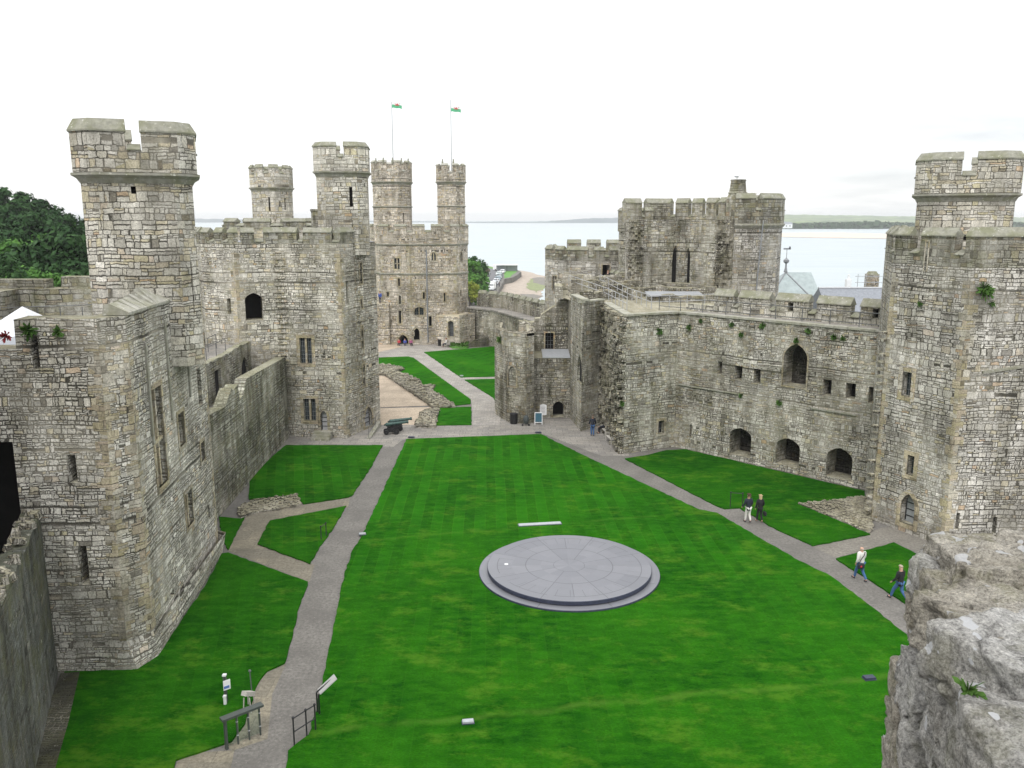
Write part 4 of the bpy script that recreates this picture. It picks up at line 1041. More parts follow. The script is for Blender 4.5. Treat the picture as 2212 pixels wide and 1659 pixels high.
# polygonal hollow stair ruin on the left of the door
OC = [(-1.45, 79.2), (-1.55, 74.6), (-.35, 71.7), (1.25, 70.9), (1.9, 71.5), (1.9, 79.2)]
zo = 7.9; mb = MB(); EO = edges(OC)
for i in range(5): panel(mb, EO[i], 0, zo - (.0 if i < 3 else .25), [op(EO[2], 'g', 1560, 800, 1700, 1000, 'arch', .12, 'stone', name='blind_arch', surround=.14, mat=MATS['stone_gate'])] if i == 2 else [], root=rt)
io = [tuple(p) for p in offs(OC, -.62, True)]
mb.build('stair_wall', MATS['stone_stained'], rt)
mb = MB()
for i in range(5):
    j = i + 1; mb.face([(*OC[i], zo), (*OC[j], zo), (*io[j], zo), (*io[i], zo)]); mb.face([(*io[j], 6), (*io[i], 6), (*io[i], zo), (*io[j], zo)])
mb.face([(*p, 6.4) for p in io]); mb.build('wall_top', MATS['rubble'], rt)
mb = MB(); rr = random.Random(3)
for i in range(70):
    k = rr.randrange(5); a, b2 = Vector(OC[k]), Vector(OC[k + 1]); p = a.lerp(b2, rr.random()).lerp(Vector((.3, 75.5)), .08 + rr.random() * .04)
    s = .25 + rr.random() * .25; mb.box((p.x, p.y, zo + .03), (s, s * .7, .14), rr.random() * 3, 0, 0, .8)
mb.build('loose_coping', MATS['rubble'], rt)
wS = W((1.55, 71.2), (1.85, 73.4)); 
# platform on top
deck = [P1, P2, P3, P4, (13.9, 65.6), (16.5, 74), (12.5, 83), (4.6, 85.5), (4.4, 77.5), (4.9, 73.4)]
deck = [(5.15, 73.4), P1, (7.2, 70.9), P3, P4, (17, 68), (19.5, 75), (12.5, 86), (4.3, 87), (4.4, 78.0)]
mb = MB(); cap(mb, [(5.15, 73.4), P1, P2, P3, P4, (17, 68), (19.5, 76), (12.5, 86), (4.3, 87), (4.4, 78.0)], zg - .02); mb.build('platform', MATS['rubble'], rt)
cpb = MB()
for w, z_ in ((w12, 10.75), (w23, zg), (w34, zg), (wl, 10.9)):
    k = 0; u = 0
    while u < w.L - .1:
        l = min(.7 + R() * .5, w.L - u); cpb.box(w.P(u + l / 2, z_ + .06, -.25 + R() * .05), (l - .03, .66, .12 + R() * .05), math.atan2(w.d.y, w.d.x)); u += l
cpb.build('coping', MATS['coping_pale'], rt)
# remains of inner walls on the platform
lowp = [((5.6, 80.5), (12.2, 79.6), 1.3), ((4.6, 84.5), (11.5, 84.2), 1.7), ((6.3, 73.4), (12.5, 77.5), .7), ((12.8, 72.0), (17.8, 71.6), .6), ((13.0, 76.4), (18.3, 75.6), 1.0), ((4.6, 76.5), (4.9, 84.4), 1.0)]
for k, (a, b2, hh_) in enumerate(lowp):
    w = W(a, b2); mb = MB(); thickwall(mb, w, zg - .1, jag([(0, zg + hh_), (w.L * .5, zg + hh_ * .8), (w.L, zg + hh_)], .5, .14, 30 + k), .7); mb.build('ruined_footing', MATS['stone_ruin'], rt)
mb = MB(); a = G(1400, 660, zg + .1); mb.box((14.2, 74.2, zg + .5), (4.8, 2.6, .12), -.05, .05); mb.build('metal_cover', MATS['metal_sheet'], rt)
mb = MB(); mb.box((14.2, 74.2, zg + .2), (4.4, 2.2, .5), -.05); mb.build('cover_base', MATS['stone_ruin'], rt)
rl = lambda pts, lab, **k: railing(pts, lab, 1.05, 1.5, (.55, 1.03), 'steel_pale', .028, 'steel handrails on the gatehouse platform', **k)
rl([(8.9, 65.3, zg), (8.3, 74, zg), (5.5, 82, zg + .6)], 'long pale steel handrail crossing the ruined gatehouse platform')
rl([(11.0, 66.5, zg), (10.2, 73.5, zg), (8.6, 83, zg + .6)], 'second pale steel handrail further right on the gatehouse platform')
rl([(11.0, 66.6, zg), (17, 68.3, zg)], 'pale steel handrail in front of the metal roof cover on the platform')

# ---- tall broken tower behind the gatehouse
rt = empty('castle_tower', (19, 80, 0), 'tall broken tower above the gatehouse with two lancet openings and crenellated top', 'tower')
ia, ib, ic_ = (12.35, 80.0), (16.0, 81.8), (18.5, 77.2)
wa, wb = W(ia, ib), W(ib, ic_)
mb = MB(); panel(mb, wa, zg - .3, 17.35, [op(wa, 'i', 1160, 575, 1212, 895, 'arch', .3, ah=1.3, name='window', label='left lancet opening')], root=rt)
panel(mb, wb, zg - .3, 17.3, [op(wb, 'i', 1266, 590, 1308, 935, 'arch', .3, ah=1.2, name='window', label='right lancet opening')], root=rt)
mb.build('inner_wall', MATS['stone_gate'], rt)
mb = MB(); we = W((11.15, 81.6), ia); roughface(mb, we, zg - .3, 17.34, .3, .3, 9)
BT = [(18.5, 77.2), (19.6, 75.6), (21.6, 75.0), (23.75, 76.4), (25.2, 80), (22.5, 88), (15, 90), (11.15, 84)]
we2 = W(BT[0], BT[1]); roughface(mb, we2, zg - .3, 17.34, .35, .3, 10); mb.build('broken_core', MATS['stone_ruin'], rt)
mb = MB(); EB = edges(BT)
for i in range(1, 7): panel(mb, EB[i], -6 if i > 3 else 4, 17.35, root=rt)
mb.face([(11.15, 84, 4), (11.15, 81.6, 4), (11.15, 81.6, 17.35), (11.15, 84, 17.35)][::-1]); mb.build('outer_wall', MATS['stone_granary'], rt)
t = MB(); cap(t, [ia, ib, ic_, BT[1], BT[2], BT[3], BT[4], BT[5], BT[6], (11.15, 84), (11.15, 81.6)], 17.34); t.build('wall_top', MATS['rubble'], rt)
sc_ = MB(); pth = [BT[1], BT[2], BT[3], BT[4], BT[5]]
sweep(sc_, pth, [(-.1, 16.6), (.02, 16.6), (.22, 16.85), (.22, 16.97), (-.1, 17.1)]); sc_.build('string_course', MATS['dressed_grey'], rt)
hp_ = [tuple(p) for p in offs([BT[0], BT[1], BT[2], BT[3], BT[4], BT[5]], .12, False)]
parapet(rt, hp_[1:], 16.99, 18.15, 19.15, [(.05, 1.75), (2.3, 5.2), (5.75, 8.4), (9.2, 11), (11.8, 13.5)], MATS['stone_crown'], MATS['coping'], .5, ch=.5)
mb = MB(); c_ = AY(1592, 450, 77.6); mb.lathe((c_[0], 77.6, 0), [(1.0, 17.3), (1.0, 19.2), (.80, 19.6), (.86, 19.62), (.86, 19.74), (.78, 19.8), (.66, 20.7), (.70, 20.73), (.70, 20.86), (.3, 20.86)], 8); mb.build('chimney', MATS['stone_crown'], rt)
# far-side merlons, seen above the broken wall: path runs so that its outer side faces away
bp = [(11.4, 86.5), (15.6, 88.6), (20.0, 84.5), (21.2, 79.5)]
parapet(rt, bp, 16.5, 17.6, 18.95, [(.0, 2.0), (2.6, 5.5), (6.1, 7.6), (8.0, 9.2), (9.6, 10.8), (11.2, 12.6), (13.0, 14.4)], MATS['stone_crown'], MATS['coping'], .6, ch=.5)
qa = octo(13.2, 89.5, 2.1); block(rt, qa, 0, 16.2, 'stone_gate', name='stair_wall')
hp2 = [tuple(p) for p in offs(qa, .12, True)]; side = plen(hp2, True) / 8
parapet(rt, hp2, 16.1, 17.2, 18.2, [(k * side + side * .5 + .32, (k + 1) * side + side * .5 - .32) for k in range(8)], MATS['stone_crown'], MATS['coping'], .4, True, .35)
mb = MB(); mb.tube([EB[2].P(.15, 17.2, .3), EB[2].P(.12, 16.3, .25), EB[2].P(.05, 12., .06), EB[2].P(0.02, 9., .06)], .045, 6); mb.build('drainpipe', MATS['lead'], rt)

# ---- lower tower left of it
rt = empty('castle_tower', (8, 96, 0), 'lower polygonal tower with many merlons standing against the sea right of the road', 'tower')
LT = [(3.75, 96.5), (6.35, 92.6), (9.1, 92.0), (9.3, 91.4), (14.2, 92.4), (15, 97), (10, 102), (5, 101)]
EL = edges(LT); zl = 12.9
ops = {0: [op(EL[0], 'i', 168, 830, 183, 940, 'rect', .35, surround=.12), op(EL[0], 'i', 187, 830, 202, 940, 'rect', .35, surround=.1), op(EL[0], 'i', 253, 845, 265, 910, 'rect', .35, name='arrow_slit')],
       1: [op(EL[1], 'i', 430, 870, 446, 912, 'rect', .4)], 3: [op(EL[3], 'i', 580, 737, 640, 860, 'rect', 1., name='doorway', surround=.14)]}
block(rt, LT, -6, zl, 'stone_granary', ops, tmat='path_flag')
lp = [tuple(p) for p in LT]; tot = plen(lp, True); ms = []; s = .5
pth = [LT[7], LT[0], LT[1], LT[2], LT[3], LT[4], LT[5]]
T_ = plen(pth); s = .2
while s < T_ - 1.6: ms.append((s, s + (1.5 if len(ms) != 4 else 2.6))); s += ms[-1][1] - ms[-1][0] + .62
parapet(rt, pth, zl, zl + .45, zl + 1.15, ms, MATS['stone_crown'], MATS['coping'], .5, ch=.45)
bpth = [(6.4, 98.6), (13.6, 99.2)]; parapet(rt, bpth, zl, zl + .9, zl + 1.7, [(0, 1.6), (2.3, 3.9), (4.6, 6.3)], MATS['stone_crown'], MATS['coping'], .5, ch=.45)
# short crenellated link wall stepping down to the broken tower
wk = [(10.4, 90.6), (12.3, 82.5)]; parapet(rt, [(x, y) for x, y in wk], 9.5, 11.0, 11.75, [(.2, 1.2), (1.6, 2.6), (3.0, 4.1), (4.5, 5.6), (6.0, 7.2)], MATS['stone_granary'], MATS['coping'], .6, ch=.4)

# ---- north curtain wall
rt = empty('curtain_wall', (18, 58, 0), 'long grey curtain wall on the right with three arched recesses and wall walk', 'wall')
P5 = (23.6, 52.4); wn = W(P4, P5)
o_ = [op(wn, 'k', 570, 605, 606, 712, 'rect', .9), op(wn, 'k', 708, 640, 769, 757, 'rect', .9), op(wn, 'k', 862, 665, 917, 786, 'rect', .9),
      op(wn, 'k', 1105, 460, 1296, 812, 'arch', 1.3, 'stone', ah=1.0, mat=MATS['stone_soot_shade'], surround=.10, label='tall arched opening'), op(wn, 'k', 1422, 752, 1492, 885, 'rect', .9), op(wn, 'k', 1608, 782, 1688, 908, 'rect', .9),
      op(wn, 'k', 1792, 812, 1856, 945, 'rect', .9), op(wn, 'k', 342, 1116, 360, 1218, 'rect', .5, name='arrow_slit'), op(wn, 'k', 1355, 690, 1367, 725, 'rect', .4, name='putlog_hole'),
      op(wn, 'k', 668, 1145, 842, 1372, 'seg', 1.5, 'stone', ah=.55, mat=MATS['stone_soot_shade'], name='fireplace'), op(wn, 'k', 1042, 1228, 1236, 1452, 'seg', 1.5, 'stone', ah=.6, mat=MATS['stone_soot_shade'], name='fireplace'),
      op(wn, 'k', 1450, 1305, 1662, 1556, 'seg', 1.5, 'stone', ah=.7, mat=MATS['stone_soot_shade'], name='fireplace')]
mb = MB(); panel(mb, wn, 0, zg, o_, root=rt); mb.build('wall', MATS['stone_north'], rt)
mb = MB()
for (k0, q0), (k1, q1) in (((250, 800), (690, 850)), ((1330, 985), (1660, 1030))):
    a = wn.uv(*D('k', k0, q0)); b2 = wn.uv(*D('k', k1, q1)); u = a[0]; zz = (a[1] + b2[1]) / 2
    while u < b2[0]:
        l = .4 + R() * .3; mb.box(wn.P(u + l / 2, zz + R() * .03, .04), (l - .02, .16, .10), math.atan2(wn.d.y, wn.d.x)); u += l
mb.build('ledge', MATS['dressed_grey'], rt)
mb = MB(); u = 0
while u < wn.L - .1:
    l = min(.6 + R() * .6, wn.L - u); mb.box(wn.P(u + l / 2, zg + .05, -.2), (l - .03, .6, .13 + R() * .04), math.atan2(wn.d.y, wn.d.x)); u += l
mb.build('coping', MATS['coping_pale'], rt)
mb = MB(); mb.face([wn.P(-2, zg - .03, -.2), wn.P(wn.L + 1, zg - .03, -.2), wn.P(wn.L + 1, zg - .03, -3.2), wn.P(-2, zg - .03, -3.2)]); mb.build('walkway', MATS['path_flag'], rt)
wo = wn.off(-2.7); wo2 = W(wo.P(-1.2, 0)[:2], wo.P(wo.L + 1.5, 0)[:2])
def uo(z, x, y): return wo2.uv(*D(z, x, y))[0]
ms = [(uo('k', a, y), uo('k', b2, y)) for a, b2, y in ((545, 700, 80), (745, 990, 90), (1045, 1310, 110), (1375, 1650, 150), (1730, 1960, 170))]
mh = MB()
b_ = MB(); sweep(b_, [wo2.A[:2], wo2.B[:2]], [(-.7, -6), (0, -6), (0, zg + .45), (-.7, zg + .45)]); 
b_.build('parapet', MATS['stone_gate'], rt)
zc = zg + 1.22
for k, (s0, s1) in enumerate(ms):
    sl = {2: (uo('k', 1138, 190), uo('k', 1182, 190)), 4: (uo('k', 1822, 240), uo('k', 1872, 240))}.get(k)
    w_ = W(wo2.P(s0, 0)[:2], wo2.P(s1, 0)[:2]); mm = MB()
    thickwall(mm, w_, zg + .46, [(0, zc), (w_.L, zc)], .7, [opu(sl[0] - s0, sl[1] - s0, zg + .5, zc - .08, 'rect', .65, name='loophole')] if sl else [], rt); mo = mm.build('merlon', MATS['stone_gate'], rt)
    cc = MB(); q = [(-.82, zc + .003), (.1, zc + .003), (.1, zc + .07), (-.38, zc + .55), (-.82, zc + .07)]
    P0_ = [w_.P(-.03, z, o) for o, z in q]; P1_ = [w_.P(w_.L + .03, z, o) for o, z in q]
    for i in range(5): j = (i + 1) % 5; cc.face([P0_[i], P0_[j], P1_[j], P1_[i]][::-1])
    cc.face(P0_); cc.face(P1_[::-1]); cc.build('coping', MATS['coping'], mo)
lc = MB()
for k in range(4):
    a, b2 = ms[k][1] + .05, ms[k + 1][0] - .05
    w_ = W(wo2.P(a, 0)[:2], wo2.P(b2, 0)[:2]); sweep(lc, [w_.A[:2], w_.B[:2]], [(-.7, zg + .46), (.1, zg + .46), (.1, zg + .52), (-.6, zg + .78), (-.7, zg + .78)])
lc.build('sill_coping', MATS['coping'], rt)
railing([wn.P(-2.2, zg, -.55), wn.P(wn.L - .2, zg, -.55)], 'steel handrail along the wall walk of the right-hand curtain wall', 1.1, 2.05, (.35, 1.08), 'steel', .03)

# ---- granary tower, far right
GT = [(22.1, 54.5), (21.2, 47.4), (22.75, 43.7), (23.6, 42.8), (34, 43.6), (36, 50), (33, 57), (26, 58)]
GT = [(23.0, 52.6), (21.25, 47.4), (23.35, 43.15), (36, 43.6), (37, 50), (33, 57), (26, 57)]
rt = empty('castle_tower', (28, 50, 0), 'tall grey tower at the right edge with pointed doorway at its foot', 'tower')
EG = edges(GT); zr = 15.0
ops = {1: [op(EG[1], 'm', 672, 192, 745, 392, 'rect', .4, 'glass', surround=.26, nb=3), op(EG[1], 'm', 712, 868, 768, 1030, 'rect', .4, 'glass', surround=.24, nb=2),
           op(EG[1], 'm', 660, 1178, 775, 1428, 'arch', .5, 'door', surround=.26, dmat='door_grey'), op(EG[1], 'l', 530, 740, 548, 950, 'rect', .5, name='arrow_slit', surround=.06)],
       2: [op(EG[2], 'm', 1107, 1335, 1135, 1468, 'rect', .6, name='arrow_slit'), op(EG[2], 'm', 1405, 1368, 1437, 1502, 'rect', .6, name='arrow_slit'), op(EG[2], 'l', 1212, 930, 1232, 985, 'rect', .5)]}
block(rt, GT, 0, zr, 'stone_granary', ops, tmat='path_flag')
gp = [GT[6], GT[0], GT[1], GT[2], GT[3], GT[4]]
s1_ = (Vector(GT[6]) - Vector(GT[0])).length + (Vector(GT[0]) - Vector(GT[1])).length
parapet(rt, gp, zr, zr + .62, zr + 1.55, [(.5, 2.2), (3, 4.6), (5.3, 6.9), (7.6, 9.2), (s1_ - .25, s1_ + .95), (s1_ + 1.6, s1_ + 3.65), (s1_ + 4.25, s1_ + 7.7), (s1_ + 8.6, s1_ + 12), (s1_ + 12.8, s1_ + 15.5)], MATS['stone_crown'], MATS['coping'], .6, ch=.48)
for i in (1, 2): quoins(rt, GT[i], (-EG[i - 1].d[0], -EG[i - 1].d[1]), EG[i].d[:2], .2, zr - .5, MATS['quoin'], 40 + i, .42)
turret(rt, 25.75, 49.2, 2.4, zr - .5, 18.7, 21.0, MATS['stone_turret'], MATS['coping'], a0=-.43, cham=.85, crown=.2, gapw=.75, low=.45, slits=((0, .5, .45, 16.3, 16.6),), ch=.42)
# toothing where a cross wall has gone: projecting tusks at the far right and along the joint
rr = random.Random(9)
for k in range(26):
    z = .4 + k * .5
    if rr.random() < .8: mb = MB(); mb.box(EG[2].P(6.2 + rr.random() * .25, z, .12), (.5 + rr.random() * .5, .35 + rr.random() * .4, .18), math.atan2(EG[2].d.y, EG[2].d.x) + (rr.random() - .5) * .3); mb.build('toothing_stone', MATS['stone_ruin'], rt)
    if rr.random() < .75: mb = MB(); mb.box(EG[0].P(EG[0].L - .12, .6 + k * .42, .12 + rr.random() * .1), (.35, .3 + rr.random() * .25, .14), rr.random() * .4 - 1.2); mb.build('toothing_stone', MATS['stone_ruin'], rt)
mb = MB(); a = EG[2].uv(*D('m', 1320, 195)); b2 = EG[2].uv(*D('m', 1659, 145)); 
for k in range(8):
    t_ = k / 8; p = EG[2].P(a[0] + (b2[0] - a[0]) * (t_ + .06), a[1] + (b2[1] - a[1]) * (t_ + .06), .04); mb.box(p, ((b2[0] - a[0]) / 8 * 1.02, .16, .14), math.atan2(EG[2].d.y, EG[2].d.x), 0, -math.atan2(b2[1] - a[1], b2[0] - a[0]))
mb.build('drip_mould', MATS['dressed_grey'], rt)
mb = MB(); mb.bar((*Vector(P5) + Vector((-.25, -.1)), 0) if False else wn.P(wn.L - 2.2, 0, .0) * 0 + Vector((21.35, 47.9, .0)), (21.35, 47.9, 10.2), .07); 
sheet('rubble_patch', GZ('p', [(795, 318), (1130, 285), (1450, 245), (1530, 300), (1530, 560), (1490, 605), (1300, 520), (1100, 430)], .1), .1, 'rubble', thick=.12, sub=.4, jit=.05)
sheet('rubble_patch', [G(*p, .1) for p in ((512,1105),(520,1092),(545,1080),(640,1068),(652,1086),(640,1092),(560,1104),(520,1116))], .1, 'rubble', thick=.12, sub=.4, jit=.06)
for k, pts in enumerate(([(295,790),(380,783),(570,822),(500,850),(700,935),(760,995),(880,1000),(840,1035),(940,1100),(1085,1202),(860,1205),(600,1030),(370,880),(295,872)], [(740,1262),(916,1228),(884,1398),(690,1394)])):
    q = GZ('g', pts, .3); sheet('foundation_footing', q, .3, 'rubble', kind='structure', thick=.32, sub=.4, jit=.08)
    mb = MB(); rr = random.Random(60 + k)
    xs = [p[0] for p in q]; ys = [p[1] for p in q]
    def inside(x, y):
        c = False
        for i in range(len(q)):
            (x1, y1), (x2, y2) = q[i], q[i - 1]
            if (y1 > y) != (y2 > y) and x < (x2 - x1) * (y - y1) / (y2 - y1) + x1: c = not c
        return c
    n_ = 0
    while n_ < (420 if k == 0 else 130):
        x = min(xs) + rr.random() * (max(xs) - min(xs)); y = min(ys) + rr.random() * (max(ys) - min(ys))
        if inside(x, y): s = .2 + rr.random() * .3; mb.box((x, y, .32 + rr.random() * .05), (s, s * .7, .14 + rr.random() * .1), rr.random() * 3, (rr.random() - .5) * .3, (rr.random() - .5) * .3, .75); n_ += 1
    tag(mb.build('footing_stones', MATS['rubble'], None), 'loose grey footing stones of a vanished wall beside the gravel court', 'stones', kind='stuff')

q = GZ('p', [(795, 318), (1130, 285), (1450, 245), (1530, 300), (1530, 560), (1490, 605), (1300, 520), (1100, 430)], .1)
for nm_, q, cnt in (('a', q, 420), ('b', [G(*p_, .1) for p_ in ((512,1105),(520,1092),(545,1080),(640,1068),(652,1086),(640,1092),(560,1104),(520,1116))], 150)):
    mb = MB(); rr = random.Random(cnt); xs = [p[0] for p in q]; ys = [p[1] for p in q]; n_ = 0
    while n_ < cnt:
        x = min(xs) + rr.random() * (max(xs) - min(xs)); y = min(ys) + rr.random() * (max(ys) - min(ys))
        if inside(x, y): s = .12 + rr.random() * .22; mb.box((x, y, .11 + rr.random() * .02), (s, s * .7, .05 + rr.random() * .07), rr.random() * 3, (rr.random() - .5) * .2, (rr.random() - .5) * .2, .75); n_ += 1
    tag(mb.build('cobbles', MATS['rubble'], None), 'rough cobbled patch of loose grey stones at the foot of the ' + ('right tower' if nm_ == 'a' else 'left curtain wall'), 'stones', kind='stuff')

mb = MB(); rr = random.Random(77)
for k in range(260):
    x = 5.2 + rr.random() * 12; y = 74 + rr.random() * 11; s = .15 + rr.random() * .3
    if x > 5 + (85 - y) * 1.1 + 7: continue
    mb.box((x, y, zg + .02 + rr.random() * .06), (s, s * .7, .1 + rr.random() * .14), rr.random() * 3, rr.random() * .3, 0, .7)
tag(mb.build('loose_stones', MATS['rubble'], None), 'loose rubble stones strewn over the back of the gatehouse platform', 'stones', kind='stuff')

# ---- unseen tower underfoot and block on its left, added to shade the near corner
rt = empty('castle_tower', (0, -5, 0), 'broad unseen tower under the rough wall top, added to block sky light', 'tower')
block(rt, [(-9, -14), (7.5, -14), (7.5, 3.55), (-1.5, 3.55), (-9, 1.5)], 0, 13.2, 'stone_granary', tmat='path_flag')
rt = empty('shade_block', (-25, 14, 0), 'unseen tall block past the left edge, added to shade the near corner', 'building')
block(rt, [(-34, 0), (-19.2, 0), (-19.4, 27), (-34, 27)], 0, 23., 'stone_curtain', tmat='path_flag')

rt = bpy.data.objects['gatehouse']
for k, (r_, hh_) in enumerate(((4.0, .95), (3.1, .6), (2.3, .3))):
    arc = [(13.6 + r_ * math.cos(PI * (1.02 + .9 * i / 9) - PI * .02 + PI * .0 + (PI)), 77.6 + r_ * .8 * math.sin(PI * (.06 + .88 * i / 9))) for i in range(10)]
    arc = sorted(arc); mb = MB(); sweep(mb, arc, [(-.55, zg - .1), (0, zg - .1), (0, zg + hh_), (-.55, zg + hh_ + .05)]); mb.build('ruined_step', MATS['stone_ruin'], rt)
# ------------------------------------------------------------------ more materials
def rock_mat(name, a, b2, lich, moss):
    m, nt, b = newmat(name); g = nt.new('ShaderNodeNewGeometry'); pos = g.outputs['Position']; nz = nt.sep(g.outputs['Normal'])[2]
    n1 = nt.noise(pos, 3.2, 5, .65); n2 = nt.noise(pos, 16., 6, .75); n3 = nt.noise(pos, 95., 5, .8)
    c = nt.mix(nt.mr(n1, .35, .65), a, b2); c = nt.mix(1., c, nt.ramp(n2, [(.3, .32), (.5, 1.), (.72, 1.5)]), 'MULTIPLY')
    c = nt.mix(1., c, nt.ramp(n3, [(.34, .42), (.5, 1.), (.66, 1.5)]), 'MULTIPLY')
    ms = nt.m('MULTIPLY', nt.mr(nt.noise(pos, 4.3, 5, .7), .5, .62), moss); c = nt.mix(ms, c, (.16, .16, .05))
    l = nt.m('ADD', nt.noise(pos, 13., 1, .4), nt.m('MULTIPLY', n1, .14)); up = nt.mr(nz, -.2, .8, .0, .05)
    c = nt.mix(nt.m('MULTIPLY', nt.mr(nt.m('ADD', l, up), .785, .80), lich), c, (.72, .73, .74))
    nt.put(b.inputs['Base Color'], c); b.inputs['Roughness'].default_value = .95; b.inputs['Specular IOR Level'].default_value = .2
    bump(nt, b, nt.m('ADD', n2, nt.m('MULTIPLY', n3, .5)), 1., .045); MATS[name] = m
rock_mat('rock', (.54, .53, .505), (.37, .355, .32), .9, .25)
rock_mat('rock_warm', (.49, .46, .40), (.34, .31, .25), .7, .4)
rock_mat('rock_core', (.16, .145, .11), (.10, .09, .07), .1, .5)
# round stage: slate with ring and radial joints
m, nt, b = newmat('slate_stage'); tc = nt.new('ShaderNodeTexCoord'); ox, oy, oz = nt.sep(tc.outputs['Object']); M = nt.m
rad = M('SQRT', M('ADD', M('MULTIPLY', ox, ox), M('MULTIPLY', oy, oy))); th = M('DIVIDE', M('ARCTAN2', oy, ox), 2 * PI)
def rl_(r0, w): return M('LESS_THAN', M('ABSOLUTE', M('SUBTRACT', rad, r0)), w)
def radl(n, r0, r1, w, ph=0.):
    f = M('ABSOLUTE', M('SUBTRACT', M('FRACT', M('ADD', M('MULTIPLY', th, n), ph)), .5)); d = M('MULTIPLY', M('MULTIPLY', M('SUBTRACT', .5, f), rad), 2 * PI / n)
    return M('MULTIPLY', M('LESS_THAN', d, w), M('MULTIPLY', M('GREATER_THAN', rad, r0), M('LESS_THAN', rad, r1)))
J = None
for q in (rl_(.78, .012), rl_(2.18, .02), M('MULTIPLY', rl_(3.6, .018), M('GREATER_THAN', nt.noise(tc.outputs['Object'], .8, 1), .40)), radl(8, .78, 2.18, .014, .5), radl(16, 2.18, 3.6, .016), radl(8, 3.6, 4.6, .018, .5), radl(32, 2.9, 3.6, .010, .25)): J = q if J is None else M('MAXIMUM', J, q)
cell, cc = nt.white(nt.xyz(M('FLOOR', M('MULTIPLY', th, 16.)), M('FLOOR', M('MULTIPLY', rad, .7)), 0.))
n1 = nt.noise(tc.outputs['Object'], 1.6, 5, .65)
c = nt.mix(cell, (.155, .16, .18), (.20, .204, .224)); c = nt.mix(nt.mr(n1, .3, .7, 0, .5), c, (.15, .153, .168))
c = nt.mix(M('MULTIPLY', J, .8), c, (.07, .075, .085)); nt.put(b.inputs['Base Color'], c); b.inputs['Roughness'].default_value = .45
MATS['slate_stage'] = m
plain('slate_edge', (.035, .04, .07), .5)
plain('slate_strip', (.36, .38, .40), .5, var=.1)
def leaf_mat(name, a, b2, sc=.5):
    m, nt, b = newmat(name); g = nt.new('ShaderNodeNewGeometry'); oi = nt.new('ShaderNodeObjectInfo')
    n = nt.noise(g.outputs['Position'], sc, 3, .6); w, _ = nt.white(nt.xyz(oi.outputs['Random'], 1., 2.))
    c = nt.mix(nt.mr(n, .35, .65), a, b2); c = nt.mix(nt.m('MULTIPLY', w, .35), c, [x * 1.7 for x in b2])
    nt.put(b.inputs['Base Color'], c); b.inputs['Roughness'].default_value = .8; b.inputs['Specular IOR Level'].default_value = .15; MATS[name] = m
leaf_mat('leaf_dark', (.010, .032, .011), (.028, .066, .018)); leaf_mat('leaf_mid', (.035, .10, .018), (.075, .17, .03)); leaf_mat('leaf_yellow', (.12, .17, .02), (.20, .22, .04)); leaf_mat('leaf_brown', (.10, .085, .05), (.15, .12, .07)); leaf_mat('leaf_small', (.028, .075, .012), (.06, .12, .025), 6.); leaf_mat('leaf_red', (.20, .02, .03), (.30, .05, .05), 6.)
plain('bark', (.07, .06, .05), .9)

# ------------------------------------------------------------------ trees
def crown_mesh(name, rx, rz, nclump, per, leaf, mat, seed, cr=.32):
    rr = random.Random(seed); vs = []; fs = []
    for k in range(nclump):
        while True:
            p = Vector((rr.uniform(-1, 1), rr.uniform(-1, 1), rr.uniform(-.8, 1)))
            if .35 < p.length < .95: break
        c = Vector((p.x * rx, p.y * rx, p.z * rz)); r0 = rx * cr * rr.uniform(.7, 1.25)
        for _ in range(per):
            d = Vector((rr.gauss(0, 1), rr.gauss(0, 1), rr.gauss(0, 1))).normalized() * r0 * (rr.random() ** .45); d.z *= .75
            q = c + d; n = (d.normalized() + Vector((rr.gauss(0, .5), rr.gauss(0, .5), rr.gauss(0, .5) + .3))).normalized()
            t = n.orthogonal().normalized(); bt = n.cross(t); a = rr.random() * 6.3; t, bt = t * math.cos(a) + bt * math.sin(a), bt * math.cos(a) - t * math.sin(a)
            s = leaf * rr.uniform(.6, 1.3); i = len(vs)
            vs += [q - t * s, q + bt * s * .6, q + t * s, q - bt * s * .6]; fs.append((i, i + 1, i + 2, i + 3))
    me = bpy.data.meshes.new(name); me.from_pydata([tuple(v) for v in vs], [], fs); me.materials.append(MATS[mat]); return me
def trunk_mb(h, r, rx, seed):
    rr = random.Random(seed); mb = MB(); p = Vector((0, 0, -1)); q = Vector((rr.uniform(-.3, .3), rr.uniform(-.3, .3), h * .5)); mb.bar(p, q, r, r * .7)
    for k in range(6):
        a = rr.random() * 6.3; e = q + Vector((math.cos(a) * rx * .6, math.sin(a) * rx * .6, h * rr.uniform(.1, .4))); mb.bar(q - Vector((0, 0, rr.random() * h * .15)), e, r * .42, r * .12, 6)
    return mb
PROTO = {}
def tree(name, key, loc, label, group, scale=1., rz=0., cat='tree', spec=None):
    if key not in PROTO:
        h, rx, rz_, nc, per, leaf, mat, sd = spec
        t = trunk_mb(h, .28, rx, sd).build('trunk', MATS['bark'], None, world=False).data
        bpy.data.objects.remove(bpy.data.objects[[o.name for o in bpy.data.objects if o.data == t][0]])
        PROTO[key] = (t, crown_mesh('crown', rx, rz_, nc, per, leaf, mat, sd), h, rz_)
    t, c, h, rz_ = PROTO[key]
    r = empty(name, loc, label, cat, group, rz); r.scale = (scale,) * 3
    a = bpy.data.objects.new('trunk', t); COL.objects.link(a); a.parent = r
    b_ = bpy.data.objects.new('crown', c); COL.objects.link(b_); b_.parent = r; b_.location = (0, 0, h - rz_ * .75)
    return r
rr = random.Random(12)
